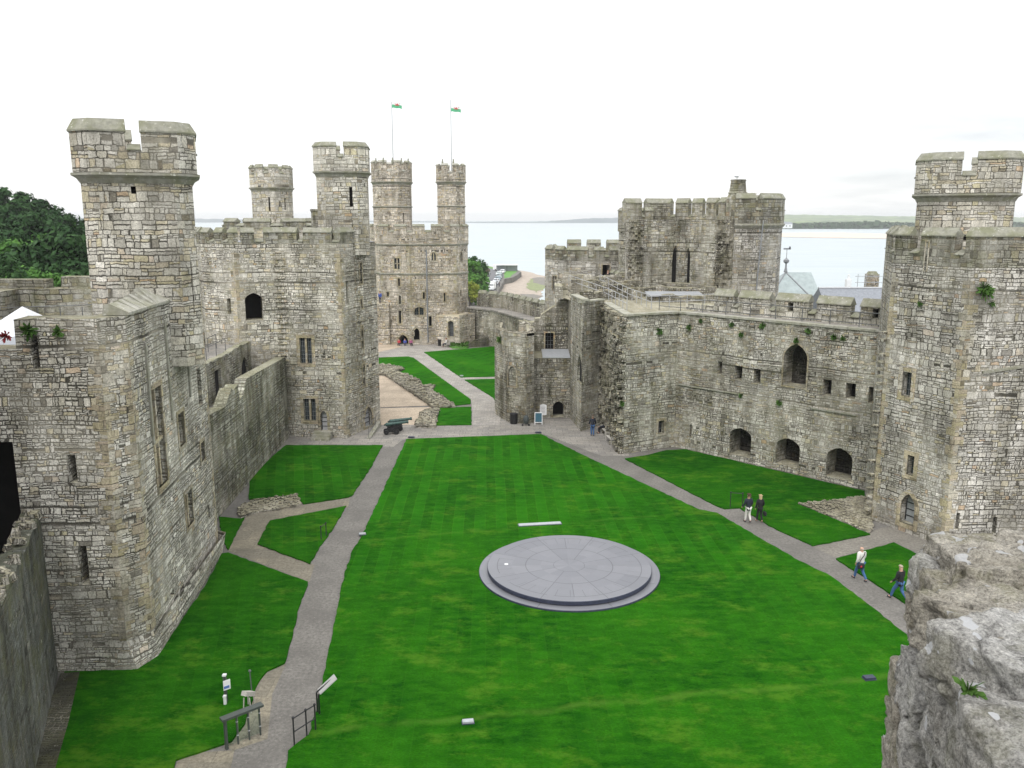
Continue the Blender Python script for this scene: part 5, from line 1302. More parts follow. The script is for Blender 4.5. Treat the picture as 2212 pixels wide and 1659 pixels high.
SP = {'big': (12, 5.6, 5.2, 46, 120, .42, 'leaf_dark', 1), 'big2': (12, 5.0, 5.6, 40, 120, .42, 'leaf_mid', 2), 'big3': (12, 6.0, 4.8, 46, 120, .42, 'leaf_dark', 3), 'yel': (9, 3.4, 3.6, 26, 90, .35, 'leaf_yellow', 4), 'bush': (6, 4., 3.2, 30, 100, .35, 'leaf_mid', 5), 'brn': (7, 3.6, 3.4, 26, 90, .35, 'leaf_brown', 6)}
hm = MB(); NX, NY = 24, 18
def hill_z(x, y): 
    t = max(0, min(1, (y - 95) / 70)); s = max(0, min(1, (-x - 38) / 60)); return -4 + 12.5 * t * (3 - 2 * t) * t * s ** .5
for j in range(NY + 1):
    for i in range(NX + 1):
        x = -230 + i * 8.5; y = 80 + j * 9; hm.vert((x, y, hill_z(x, y)))
for j in range(NY):
    for i in range(NX): a = j * (NX + 1) + i; hm.f.append((a, a + 1, a + NX + 2, a + NX + 1)); hm.mi.append(0)
tag(hm.build('hillside', MATS['verge'], None, smooth=True), kind='structure')
wood = []
for row, (Y, tops) in enumerate(((160, [(-60,418),(5,422),(45,428),(82,445),(118,462),(150,478),(185,490),(225,500)]), (132, [(-40,470),(20,462),(62,478),(100,492),(140,510),(178,525)]), (110, [(-20,520),(22,512),(60,535),(88,520),(140,500),(180,535)]), (98, [(-10,560),(40,575),(85,588),(125,580),(170,590)]))):
    for px, py in tops:
        x, y, z = AY(px, py, Y + rr.uniform(-4, 4)); k = rr.choice(['big', 'big2', 'big3']) if not (row == 2 and px == 140) else 'big3'
        if row < 2 and rr.random() < .6: k = 'big'
        sc_ = rr.uniform(.85, 1.15) if row < 3 else rr.uniform(.65, .8)
        wood.append((k, (x, y, z - 12.6 * sc_), sc_, px, py))
places = ['topmost', 'upper', 'middle', 'lower']
for i, (k, l, s_, px, py) in enumerate(wood):
    tree('broadleaf_tree', k, l, 'dark leafy tree in the wood on the hillside left of the big tower', 'trees of the wood on the left hillside', s_, rr.random() * 6, spec=SP[k])
for k, px, py, zb, Y, s_, lab in (('big2', 1012, 556, 0, 228, .9, 'tall green tree directly right of the far tower'), ('big', 1024, 560, 0, 262, .8, 'dark green tree behind the roadside hedge beyond the far tower'), ('brn', 1036, 567, 0, 300, .95, 'brownish bush crown at the top of the roadside trees'),
                                 ('bush', 1032, 590, 0, 270, .9, 'rounded green bush beside the far road'), ('brn', 1040, 590, 0, 285, .8, 'brown thin hedge bush nearest the far road'), ('yel', 1014, 608, 0, 200, .75, 'yellow green shrub at the foot of the trees by the far tower'), ('bush', 1016, 590, 0, 215, .9, 'low green bush between the tall tree and yellow shrub')):
    x, y, z = AY(px, py, Y); h = SP[k][0] * 1.05; sc_ = max(.3, (z - QZ) / h) if (z - QZ) > 2 else s_
    tree('roadside_tree', k, (x, y, QZ), lab, None, min(1.3, sc_), rr.random() * 6, spec=SP[k])
# distant woods on the far shore, with a white house
me = crown_mesh('woods', 1, 1, 1, 1, 1, 'leaf_dark', 1); vs = []; fs = []
for k in range(2600):
    px = rr.uniform(1655, 2260); top = 490 - 5.5 * (math.sin(px * .021) * .4 + .6) * (1 if px < 1905 else .8) - rr.random() * 2; Y = rr.uniform(1900, 2150)
    x, y, z = AY(px, rr.uniform(top, 494), Y); z = max(z, SEA + 4)
    for _ in range(3):
        q = Vector((x + rr.uniform(-7, 7), y, z + rr.uniform(-4, 4))); s = rr.uniform(3, 7); n = Vector((rr.gauss(0, 1), -1, rr.gauss(0, 1))).normalized(); t = n.orthogonal().normalized(); bt = n.cross(t); i = len(vs)
        vs += [q - t * s, q + bt * s, q + t * s, q - bt * s]; fs.append((i, i + 1, i + 2, i + 3))
bpy.data.meshes.remove(me); me = bpy.data.meshes.new('woods'); me.from_pydata([tuple(v) for v in vs], [], fs); me.materials.append(MATS['leaf_dark']); o = bpy.data.objects.new('woods', me); COL.objects.link(o)
tag(o, 'dark belt of far woods along the shore across the water', 'woods', kind='stuff')
def house(loc, w, d, h, label, sc=1.):
    r = empty('house', loc, label, 'house'); x, y, z = loc; mb = MB(); mb.box((x, y, z + h / 2), (w, d, h)); mb.build('wall', MATS['white_paint'], r)
    mb = MB(); a = [(x - w / 2 - .5, y - d / 2 - .5, z + h), (x + w / 2 + .5, y - d / 2 - .5, z + h), (x + w / 2 + .5, y + d / 2, z + h), (x - w / 2 - .5, y + d / 2, z + h)]; p, q = (x - w / 2, y, z + h * 1.5), (x + w / 2, y, z + h * 1.5)
    mb.face([a[0], a[1], q, p]); mb.face([a[2], a[3], p, q]); mb.face([a[1], a[2], q]); mb.face([a[3], a[0], p]); mb.build('roof', MATS['slate_roof'], r)
    mb = MB(); mb.box((x - w * .3, y, z + h * 1.6), (w * .08, 1.5, h * .5)); mb.build('chimney', MATS['white_paint'], r)
    for k in (-.3, 0, .3): mb = MB(); mb.box((x + w * k, y - d / 2 - .02, z + h * .55), (w * .1, .1, h * .3)); mb.build('window', MATS['interior'], r)
x, y, z = AY(1697, 492, 1880); house((x, y, z - 1), 26, 10, 9, 'far white house on the shore across the water')

# ------------------------------------------------------------------ foreground masonry by the camera
from mathutils import noise as MN
def rockblock(mb, c, size, rz=0., rx=0., seed=0, n=16, amp=.03, rnd=.18):
    M3 = Matrix.Rotation(rz, 3, 'Z') @ Matrix.Rotation(rx, 3, 'X'); off = Vector((seed * 3.1, seed * 1.7, seed)); vid = {}
    verts = []; faces = []
    def vtx(p):
        k = (round(p[0], 4), round(p[1], 4), round(p[2], 4))
        if k in vid: return vid[k]
        v = Vector(p); q = Vector((v.x * math.sqrt(max(0, 1 - rnd * (v.y * v.y + v.z * v.z) / 2)), v.y * math.sqrt(max(0, 1 - rnd * (v.x * v.x + v.z * v.z) / 2)), v.z * math.sqrt(max(0, 1 - rnd * (v.x * v.x + v.y * v.y) / 2))))
        w = Vector((q.x * size[0] / 2, q.y * size[1] / 2, q.z * size[2] / 2)); w = M3 @ w + Vector(c)
        cr = abs(MN.noise(w * 4.2 + off)); d = MN.fractal(w * 7 + off, .8, 2.1, 6) * amp * 1.1 + MN.noise(w * 2.2 + off) * amp * 1.3 - max(0., .07 - cr) / .07 * amp * .9 + (math.floor(MN.noise(w * 3.1 - off) * 5) / 5) * amp * .9
        nrm = (M3 @ v).normalized(); w = w + nrm * d
        vid[k] = len(verts); verts.append(w); return vid[k]
    for ax in range(3):
        for sg in (-1, 1):
            for i in range(n):
                for j in range(n):
                    cs = []
                    for a, b_ in ((i, j), (i + 1, j), (i + 1, j + 1), (i, j + 1)):
                        p = [0, 0, 0]; p[ax] = sg; p[(ax + 1) % 3] = -1 + 2 * a / n; p[(ax + 2) % 3] = -1 + 2 * b_ / n; cs.append(vtx(tuple(p)))
                    faces.append(tuple(cs if sg > 0 else cs[::-1]))
    mb.mesh(verts, faces)
FB, FF = Vector((1.88, 3.62, 0)), Vector((1.48, 2.42, 0)); fd = (FF - FB).normalized(); fn = Vector((fd.y, -fd.x, 0)); fn = fn if fn.x < 0 else -fn
rt = empty('parapet_wall', (2.2, 3., 14.5), 'rough weathered stone wall top with white lichen close up at the bottom right corner', 'wall')
rr = random.Random(21); mb = MB(); fl = (FF - FB).length
mb.face([(FB.x + .1, FB.y - .06, 15.98), (FF.x + .12, FF.y + .1, 15.98), (4.6, 2.3, 15.98), (4.6, 3.8, 15.98)]); mb.face([(FF.x + .1, FF.y + .1, 13), (4.6, 2.3, 13), (4.6, 2.3, 15.98), (FF.x + .1, FF.y + .1, 15.98)]); mb.face([(FB.x + .08, FB.y - .05, 13), (FF.x + .1, FF.y + .1, 13), (FF.x + .1, FF.y + .1, 15.98), (FB.x + .08, FB.y - .05, 15.98)])
mb.face([(4.6, 3.8, 0), (FB.x + .08, FB.y - .02, 0), (FB.x + .08, FB.y - .02, 15.98), (4.6, 3.8, 15.98)])
mb.build('core', MATS['rock_core'], rt)
z = 16.02; ci = 0
while z > 14.2:
    h = (.20, .15, .22, .17, .24)[ci % 5] if ci else .2; u = -.03; prj = .0 + .014 * ci; rzz = math.atan2(fd.y, fd.x)
    while u < fl + .1:
        l = rr.uniform(.22, .5); p = FB + fd * (u + l / 2) + fn * (prj - .15 + rr.uniform(-.03, .04)); m_ = MB()
        rockblock(m_, (p.x, p.y, z - h / 2), (l * 1.04, .36, h * 1.06), rzz + rr.uniform(-.06, .06), rr.uniform(-.06, .06), ci * 7 + int(u * 20), 30, .028, .08); m_.build('stone', MATS[rr.choice(['rock', 'rock', 'rock_warm'])], rt, smooth=True); u += l
    u = .12
    while u < 1.9:
        l = rr.uniform(.3, .6); m_ = MB(); rockblock(m_, (FF.x + u + l / 2, FF.y + .12 + prj * -.4 + rr.uniform(-.04, .03), z - h / 2), (l * 1.04, .34, h * 1.06), rr.uniform(-.07, .07), rr.uniform(-.1, .1), 50 + ci * 5 + int(u * 9), 30, .03, .08); m_.build('stone', MATS[rr.choice(['rock', 'rock_warm'])], rt, smooth=True); u += l
    z -= h; ci += 1
for k, (x, y, w_, d_, a) in enumerate(((2.16, 3.34, .62, .46, -.1), (2.72, 3.36, .6, .5, .1), (3.3, 3.34, .66, .5, 0), (1.86, 2.93, .5, .42, .25), (2.32, 2.90, .55, .44, -.1), (2.9, 2.88, .66, .46, .05), (3.5, 2.9, .6, .5, 0), (1.72, 2.62, .42, .36, .3), (2.15, 2.58, .5, .32, 0), (2.7, 2.56, .56, .32, .1), (3.2, 2.56, .5, .3, 0))):
    m_ = MB(); rockblock(m_, (x, y, 16.0 - .012 * k % .04), (w_ * 1.07, d_ * 1.1, .24), a, rr.uniform(-.05, .05), 90 + k, 40, .026, .09); m_.build('cap_stone', MATS['rock' if k % 3 else 'rock_warm'], rt, smooth=True)
def tuft(loc, r, n, leaf, label, mat='leaf_small', nrm=(0, -1, .4), name='fern', cat='plant', group='small plants growing from the masonry', droop=.3):
    rr = random.Random(int(loc[0] * 100) + n); mb = MB(); N = Vector(nrm).normalized()
    for k in range(n):
        d = (N + Vector((rr.gauss(0, .8), rr.gauss(0, .8), rr.gauss(0, .8)))).normalized(); q = Vector((0, 0, 0)) + d * r * rr.random() ** .6; q.z -= r * droop * rr.random()
        t = d.orthogonal().normalized(); bt = d.cross(t); s = leaf * rr.uniform(.6, 1.4); mb.face([(0, 0, 0), q - t * s * .6, q + d * s, q + t * s * .6])
    o = mb.build(name, MATS[mat], None, merge=True); o.location = loc; return tag(o, label, cat, group)
for i, (px, py, Y) in enumerate(((2040, 1365, 2.80), (2092, 1490, 2.45), (2125, 1560, 2.40), (2165, 1620, 2.38), (2060, 1390, 2.72))):
    p = AY(px, py, Y); tuft(p, .05, 70, .014, ['small green creeper in a crack of the near rough wall', 'tiny green sprig lower on the near rough wall', 'green and yellow moss plant near the bottom right corner', 'lowest leafy moss clump at the bottom right corner', 'leafy sprig beside the upper creeper on the near rough wall'][i], group=None)
for lab, k, x, y, w, r in (('fern tuft on the granite face below the right tower battlement', 'l', 950, 1070, W(GT[2], GT[3]), .55), ('small fern below the larger one on the right tower', 'l', 1010, 1180, W(GT[2], GT[3]), .22), ('little fern on the left face of the right tower', 'l', 500, 1185, W(GT[1], GT[2]), .2),
        ('green tuft left on the top of the near left tower wall', 'c', 265, 560, E1[0], .36), ('green tuft right on the top of the near left tower wall', 'c', 530, 580, E1[0], .26),
        ('grassy tuft under the walk at the left of the right-hand wall', 'k', 440, 270, wn, .3), ('fern hanging by the gatehouse and curtain wall corner', 'k', 345, 320, wn, .4), ('fern on the gatehouse face high up', 'k', 95, 355, w34, .45),
        ('tuft left of the tall arched opening', 'k', 765, 380, wn, .35), ('tuft above the tall arched opening', 'k', 1215, 430, wn, .35), ('tuft right of the arched opening top', 'k', 1310, 350, wn, .45), ('tuft high up near the right tower joint', 'k', 1520, 400, wn, .4), ('tuft further right by the tower joint', 'k', 1590, 410, wn, .3),
        ('tuft on the ledge left of the arched opening', 'k', 765, 875, wn, .3), ('tuft below the arched opening sill', 'k', 1075, 930, wn, .4), ('tuft under the high coping mid wall', 'k', 940, 310, wn, .4), ('tuft at high coping between windows', 'k', 690, 300, wn, .35), ('ivy sprig low on the gatehouse broken edge', 'j', 1330, 1120, w34, .35), ('ivy sprig at the top of the gatehouse pier', 'j', 1190, 340, w12, .5), ('ivy at the top of the small hollow turret', 'g', 1545, 530, EO[1], .4)):
    u, z = w.uv(*D(k, x, y)); tuft(w.P(u, z, .03), r * (.62 if w is wn or w is w34 else .9), 110, r * .17, lab, nrm=(w.n.x, w.n.y, .3), group=None, droop=.7)
x, y, z = AY(14, 725, 30.6); tuft((x, y, z), .24, 60, .05, 'red flowering creeper at the left edge on top of the near tower wall', 'leaf_red', group=None)

# ------------------------------------------------------------------ round stage and things on the lawn
DC = G(1229, 1237)
rt = empty('round_stage', (DC[0], DC[1], 0), 'large round two-tier grey slate stage on the central lawn', 'stage')
for nm, r, z0, z1, chf in (('lower_step', 4.52, .0, .16, .03), ('top_slab', 4.10, .20, .40, .03)):
    me = MB(); me.lathe((0, 0, 0), [(r - .04, z0), (r, z0 + .01), (r, z1 - .02), (r - .02, z1)], 96); o = me.build(nm, [MATS['slate_stage'], MATS['slate_edge']], rt, world=False)
    for p in o.data.polygons: p.material_index = 0 if abs(p.normal.z) > .9 else 1
me = MB(); me.lathe((0, 0, 0), [(3.98, .16), (3.98, .2)], 96); me.build('recess', MATS['stone_dark'], rt, world=False)
me = MB(); me.lathe((-3.15, .12, .4), [(.10, 0), (.10, .012), (.06, .014)], 20); me.build('socket_ring', MATS['white_paint'], rt, world=False)
def groundbox(name, a, b_, depth, h, mat, label, cat, z=LZ):
    A, B = Vector(G(*a)), Vector(G(*b_)); d = B - A; c = (A + B) / 2; mb = MB(); L = d.length; bm_ = bmesh.new()
    r = empty(name, (c.x, c.y, z), label, cat, None, math.atan2(d.y, d.x))
    q = MB(); q.box((0, 0, h / 2), (L, depth, h), taper=.98); o = q.build('slab', MATS[mat], r, world=False)
    q = MB(); q.box((0, 0, .012), (L + .05, depth + .05, .024)); q.build('frame', MATS['slate_edge'], r, world=False); return r
groundbox('slate_strip', (1120, 1138), (1212, 1133), .35, .06, 'slate_strip', 'long pale slate strip set in the lawn behind the round stage', 'slab')
groundbox('floodlight_box', (776, 1158), (790, 1157), .2, .09, 'slate_strip', 'small flat light box at the left edge of the central lawn', 'light box')
groundbox('floodlight_box', (999, 1566), (1023, 1564), .2, .09, 'slate_strip', 'small flat light box in the lawn at the bottom of the picture', 'light box')
groundbox('floodlight_box', (1866, 1471), (1888, 1469), .25, .10, 'slate_edge', 'small dark light box in the lawn near the rough wall at lower right', 'light box')
for k, (x, y) in enumerate(((640, 1532), (1925, 1484))):
    a = D('g', x - 30, y); b_ = D('g', x + 30, y); groundbox('drain_cover', a, b_, .25, .05, 'slate_edge', ['dark strip at the top left corner of the central lawn', 'dark strip at the top right corner of the central lawn'][k], 'drain cover')
groundbox('floodlight_box', D('g', 1130, 912), D('g', 1166, 912), .25, .14, 'slate_strip', 'little light box on the edge of the far cobbled path', 'light box', 0.03)
rt = None
def handrail(px_pts, h, label, posts=True, drop=True):
    P = [Vector((*G(*p), 0.0)) for p in px_pts]; r = empty('handrail', P[0], label, 'handrail')
    for p in P: m_ = MB(); m_.bar(p, p + Vector((0, 0, h)), .028, .028, 8); m_.build('post', MATS['iron'], r); m_ = MB(); m_.lathe((p.x, p.y, h), [(.045, 0), (.05, .04), (.02, .08)], 8); m_.build('knob', MATS['iron'], r)
    for hh in ((h, h * .5) if drop else (h,)):
        m_ = MB(); m_.tube([p + Vector((0, 0, hh)) for p in P], .022, 6); m_.build('rail', MATS['iron'], r)
    return r
handrail([(1577, 1098), (1603, 1100)], 1.0, 'short metal handrail by the steps where the couple walks', drop=False)
handrail([(636, 1610), (663, 1592), (682, 1580)], 1.0, 'black three-post railing at the foot of the left path')
handrail([(694, 1168), (705, 1160)], .8, 'small black handrail beside the middle of the left path', drop=False)

# glass balustrade
A, B = Vector((*G(490, 1618), 0)), Vector((*G(563, 1588), 0)); dd = (B - A).normalized(); ang = math.atan2(dd.y, dd.x); L = (B - A).length
r = empty('glass_barrier', A, 'glass panelled barrier with wide grey top rail at the bottom left', 'barrier')
for i in range(4):
    p = A + dd * L * i / 3; m_ = MB(); m_.box(p + Vector((0, 0, .55)), (.08 if i in (0,) else .05, .12 if i == 0 else .05, 1.1), ang); m_.build('post', MATS['grey_paint'], r)
    for z in (.35, .85):
        if i: m_ = MB(); m_.lathe((p.x, p.y, z), [(.03, -.02), (.045, 0), (.03, .02)], 8); m_.build('clamp', MATS['steel_pale'], r)
m_ = MB(); m_.box((A + B) / 2 + Vector((0, 0, 1.13)), (L + .25, .26, .08), ang); m_.build('top_rail', MATS['grey_paint'], r)
for i in range(3): m_ = MB(); p = A + dd * L * (i + .5) / 3; m_.box(p + Vector((0, 0, .58)), (L / 3 - .08, .015, .95), ang); m_.build('glass_panel', MATS['glass'], r)
# information lectern
p = Vector((*G(686, 1542), 0)); r = empty('information_lectern', p, 'black framed tilted information panel beside the left path', 'sign')
m_ = MB(); m_.tube([p, p + Vector((0, 0, .85)), p + Vector((.55, .35, 1.22))], .03, 8); m_.tube([p + Vector((.1, -.12, 0)), p + Vector((.1, -.12, .85))], .03, 8); m_.build('frame', MATS['black_paint'], r)
m_ = MB(); m_.box(p + Vector((.36, .16, 1.07)), (.76, .36, .03), .5, 0, -.6); o = m_.build('panel', plain('sign_grey', (.38, .38, .37), .5, var=.1), r)
m_ = MB(); m_.box(p + Vector((.39, .18, 1.105)), (.5, .26, .006), .5, 0, -.6); m_.build('picture', plain('print_photo', (.30, .26, .20), .6, var=.6, scale=9), o)
# post with a small notice
p = Vector((*G(489, 1519), 0)); r = empty('signpost', p, 'dark post with a pale blue and white notice on the lower left lawn', 'sign')
m_ = MB(); m_.box(p + Vector((0, 0, .55)), (.10, .10, 1.1)); m_.build('post', MATS['grey_paint'], r); m_ = MB(); m_.box(p + Vector((0, 0, 1.13)), (.13, .13, .06)); m_.build('post_cap', MATS['white_paint'], r)
m_ = MB(); m_.box(p + Vector((.09, -.07, .78)), (.26, .02, .38), .7); o = m_.build('notice', MATS['sign_white'], r)
m_ = MB(); m_.box(p + Vector((.085, -.09, .70)), (.2, .012, .10), .7); m_.build('symbol', plain('sign_blue2', (.08, .16, .42), .5), o)
p = Vector((*G(487, 1525), 0)); m_ = MB(); m_.box((0, 0, .18), (.09, .09, .36)); m_.box((0, 0, .39), (.11, .11, .06)); o = m_.build('bollard', MATS['white_paint'], None); o.location = p; tag(o, 'short white-capped stub post beside the notice post', 'post')
# collection box and pole
p = Vector((*G(537, 1535), 0)); r = empty('collection_box', p, 'pale slotted box on legs standing on the tan paving at the bottom left', 'box')
m_ = MB(); m_.box(p + Vector((0, .1, .62)), (.22, .55, .16), -.35, -.5); o = m_.build('lid', MATS['bench_wood'], r); m_ = MB(); m_.box(p + Vector((0, .07, .71)), (.05, .3, .02), -.35, -.5); m_.build('slot', MATS['interior'], o)
for a, b_ in ((-.14, -.15), (.14, -.15), (-.1, .3), (.15, .3)): m_ = MB(); m_.bar(p + Vector((a, b_, 0)), p + Vector((a * .7, b_ * .8, .58)), .022, .022, 6); m_.build('leg', MATS['bench_wood'], r)
p = Vector((*G(545, 1505), 0)); m_ = MB(); m_.bar((0, 0, 0), (-.05, .05, 1.0), .022, .022, 8); m_.lathe((-.05, .05, 1.0), [(.05, 0), (.055, .03), (.03, .07)], 8); o = m_.build('pole', MATS['steel'], None); o.location = p; tag(o, 'thin grey pole rising from the tan paving behind the collection box', 'pole')
p = Vector((*G(570, 1600), 0)); 

# ------------------------------------------------------------------ benches, bins, boards, cannons
def bench(loc, rz, label, group=None):
    r = empty('park_bench', loc, label, 'bench', group, rz)
    def b(nm, boxes):
        m_ = MB(); [m_.box(c, s) for c, s in boxes]; return m_.build(nm, MATS['bench_wood'], r, world=False)
    b('seat', [((0, -.02, .44), (1.6, .44, .05))]); b('backrest', [((0, .23, .72), (1.6, .035, .42))]); 
    for x in (-.74, .74):
        b('leg', [((x, -.22, .31), (.07, .07, .62))]); b('leg', [((x, .23, .46), (.07, .07, .92))]); b('armrest', [((x, -.02, .645), (.08, .54, .04))])
    b('stretcher', [((0, 0, .16), (1.44, .05, .06))]); return r
b1 = G(*D('j', 1150, 1440)); b2 = G(*D('j', 1205, 1515))
bench((b1[0] + .3, b1[1] + .4, 0), -PI / 2 + .12, 'weathered pale bench with the seated person against the gatehouse'); bench((b2[0] + .25, b2[1] + .25, 0), -PI / 2 + .18, 'empty weathered pale bench nearer the gatehouse corner')
b3 = G(*D('b', 1893, 1612)); bench((b3[0], b3[1], 0), -PI / 2 + .3, 'distant pale bench by the flower bed below the far tower')
def lath(name, loc, prof, mat, label, cat, n=20):
    m_ = MB(); m_.lathe((0, 0, 0), prof, n); o = m_.build(name, MATS[mat], None); o.location = loc; return tag(o, label, cat)
BN = [(.30, 0), (.32, .05), (.32, .82), (.34, .84), (.34, .90), (.26, .90), (.25, .62), (.02, .60)]
def bin_(loc, label):
    r = empty('litter_bin', loc, label, 'litter bin'); m_ = MB(); m_.lathe((0, 0, 0), BN[:4], 20); m_.build('body', MATS['black_paint'], r, world=False); m_ = MB(); m_.lathe((0, 0, 0), [(.36, .85), (.36, .91), (.27, .93), (.25, .86)], 20); m_.build('rim', MATS['iron'], r, world=False)
bin_((*G(*D('j', 293, 1320)), 0), 'black round litter bin at the foot of the small hollow turret'); bin_((*G(*D('b', 1842, 1605)), 0), 'distant black litter bin beside the bench at the far tower')
p = Vector((*G(*D('j', 412, 1340)), 0)); r = empty('pushchair', p, 'dark folded pushchair with cover parked beside the litter bin', 'pushchair')
m_ = MB(); m_.tube([p + Vector(q) for q in ((-.3, -.1, .03), (-.05, .1, .55), (.1, .2, 1.0))], .025, 6); m_.tube([p + Vector(q) for q in ((-.05, .1, .5), (.25, -.2, .05))], .025, 6); m_.build('frame', MATS['black_paint'], r)
m_ = MB(); rockblock(m_, tuple(p + Vector((.0, .05, .5))), (.45, .5, .75), .3, .2, 5, 10, .03, .6); m_.build('cover', plain('dark_cloth', (.06, .07, .07), .9), r, smooth=True)
for dx in (-.3, .25): m_ = MB(); m_.bar(p + Vector((dx, -.14, .09)), p + Vector((dx, -.08, .09)), .09, .09, 12); m_.build('wheel', MATS['iron'], r)
def txt(s, size, mat, parent, loc, rot, name='lettering', ext=.002, align='CENTER'):
    cu = bpy.data.curves.new(name, 'FONT'); cu.body = s; cu.size = size; cu.extrude = ext; cu.align_x = align; cu.align_y = 'CENTER'; o = bpy.data.objects.new(name, cu); COL.objects.link(o)
    bpy.context.view_layer.update(); dg = bpy.context.evaluated_depsgraph_get(); me = bpy.data.meshes.new_from_object(o.evaluated_get(dg)); bpy.data.objects.remove(o); me.materials.clear(); me.materials.append(MATS[mat])
    o = bpy.data.objects.new(name, me); COL.objects.link(o); o.parent = parent; o.location = Vector(loc) - rootloc(parent) ; o.rotation_euler = rot; return o
p = Vector((*G(*D('j', 532, 1328)), 0)); r = empty('a_board', p, 'white framed dark blue pavement sign beside the arched doorway', 'sign')
m_ = MB()
for sx in (-.31, .31): m_.box(p + Vector((sx, 0, .52)), (.05, .05, 1.04), 0, -.12); m_.box(p + Vector((sx, .3, .5)), (.05, .05, 1.04), 0, .2)
m_.box(p + Vector((0, .06, 1.03)), (.66, .06, .06)); m_.box(p + Vector((0, -.04, .18)), (.62, .04, .05)); m_.build('frame', MATS['white_paint'], r)
m_ = MB(); m_.box(p + Vector((0, .012, .62)), (.56, .02, .78), 0, -.12); m_.build('panel', MATS['sign_blue'], r)
for k in range(5): m_ = MB(); m_.box(p + Vector((0, -.012 + .012 * k, .36 + .12 * k)), (.36 - .05 * (k % 2), .012, .025), 0, -.12); m_.build('text_line', MATS['sign_white'], r)
u, z = wR.uv(*D('j', 578, 1183)); q = wR.P(u, z, .03); r = empty('notice_board', q, 'white arched notice fixed to the wall above the pavement sign', 'sign')
m_ = MB(); w_ = wR.off(.05); tess(m_, w_, [oppoly(u - .3, u + .3, z - .5, z + .48, 'seg', .12)]); 
pz = oppoly(u - .3, u + .3, z - .5, z + .48, 'seg', .12)
for i in range(len(pz)): a, b_ = pz[i], pz[(i + 1) % len(pz)]; m_.face([wR.P(*a, .0), wR.P(*b_, .0), wR.P(*b_, .05), wR.P(*a, .05)])
m_.build('panel', MATS['sign_white'], r)
for k in range(5): m_ = MB(); m_.box(wR.P(u, z - .3 + .13 * k, .056), (.4 - .06 * (k % 2), .006, .018)); m_.build('text_line', MATS['iron'], r)

def cannon(loc, rz, label):
    r = empty('cannon', loc, label, 'cannon', 'bronze cannons by the tower door', rz)
    m_ = MB(); m_.lathe((0, 0, .82), [(.03, -.62), (.09, -.56), (.05, -.5), (.15, -.44), (.17, -.38), (.15, -.30), (.155, 0), (.15, .1), (.135, .3), (.12, .9), (.10, 1.25), (.13, 1.3), (.14, 1.38), (.11, 1.42), (.05, 1.42)], 16, 'X'); o = m_.build('barrel', MATS['bronze'], r, world=False, smooth=False); o.rotation_euler = (0, -.10, 0); o.location = (0, 0, .0)
    m_ = MB(); m_.lathe((.15, 0, .84), [(.06, -.28), (.06, .28)], 10, 'X', PI / 2); m_.build('trunnion', MATS['bronze'], r, world=False)
    for s in (-1, 1):
        m_ = MB(); pr = [(-.75, .18), (.45, .18), (.5, .62), (.4, .76), (.05, .76), (-.1, .58), (-.35, .52), (-.45, .4), (-.7, .36)]
        vs = [(x, s * .20, z) for x, z in pr] + [(x, s * .28, z) for x, z in pr]; n = len(pr); i0 = len(m_.v); m_.mesh(vs, [tuple(range(n)), tuple(range(2 * n - 1, n - 1, -1))] + [(i, i + n, (i + 1) % n + n, (i + 1) % n) for i in range(n)]); m_.build('carriage_cheek', MATS['black_paint'], r, world=False)
    for x, rd in ((.3, .24), (-.5, .19)):
        for s in (-1, 1): m_ = MB(); m_.bar((x, s * .30, rd), (x, s * .40, rd), rd, rd, 20); o = m_.build('wheel', MATS['black_paint'], r, world=False); m_ = MB(); m_.bar((x, s * .39, rd), (x, s * .45, rd), .06, .05, 10); m_.build('hub', MATS['iron'], o, world=False)
        m_ = MB(); m_.box((x, 0, rd), (.09, .8, .1)); m_.build('axle', MATS['black_paint'], r, world=False)
    return r
c0 = G(*D('g', 440, 1495)); cannon((c0[0] + .05, c0[1] + .2, .012), .16, 'nearer of the two bronze cannons on black carriages by the tower door'); cannon((c0[0] + .2, c0[1] + 1.35, .012), .16, 'farther of the two bronze cannons on black carriages by the tower door')
# ramp and rail at the queen's tower door
r = empty('door_ramp', (*G(805, 930), 0), 'sloping pale stone kerb with metal railing at the tower door by the cannons', 'ramp')
a, b_ = Vector((*G(*D('f', 1660, 1555)), 0)), Vector((*G(*D('f', 1755, 1440)), 0)); m_ = MB(); dn = (b_ - a).normalized(); sd = Vector((dn.y, -dn.x, 0))
m_.mesh([a - sd * .15, a + sd * .15, b_ + sd * .15, b_ - sd * .15, a - sd * .15 + Vector((0, 0, .12)), a + sd * .15 + Vector((0, 0, .12)), b_ + sd * .15 + Vector((0, 0, .45)), b_ - sd * .15 + Vector((0, 0, .45))], [(3, 2, 1, 0), (4, 5, 6, 7), (0, 1, 5, 4), (1, 2, 6, 5), (2, 3, 7, 6), (3, 0, 4, 7)]); m_.build('kerb', MATS['dressed_grey'], r)
for t_ in (0, .33, .66, 1): p = a.lerp(b_, t_) + Vector((0, 0, .12 + .33 * t_)); m_ = MB(); m_.bar(p, p + Vector((0, 0, .85)), .02, .02, 6); m_.build('post', MATS['steel'], r)
for h in (.45, .97): m_ = MB(); m_.bar(a + Vector((0, 0, h)), b_ + Vector((0, 0, h + .33)), .02, .02, 6); m_.build('rail', MATS['steel'], r)

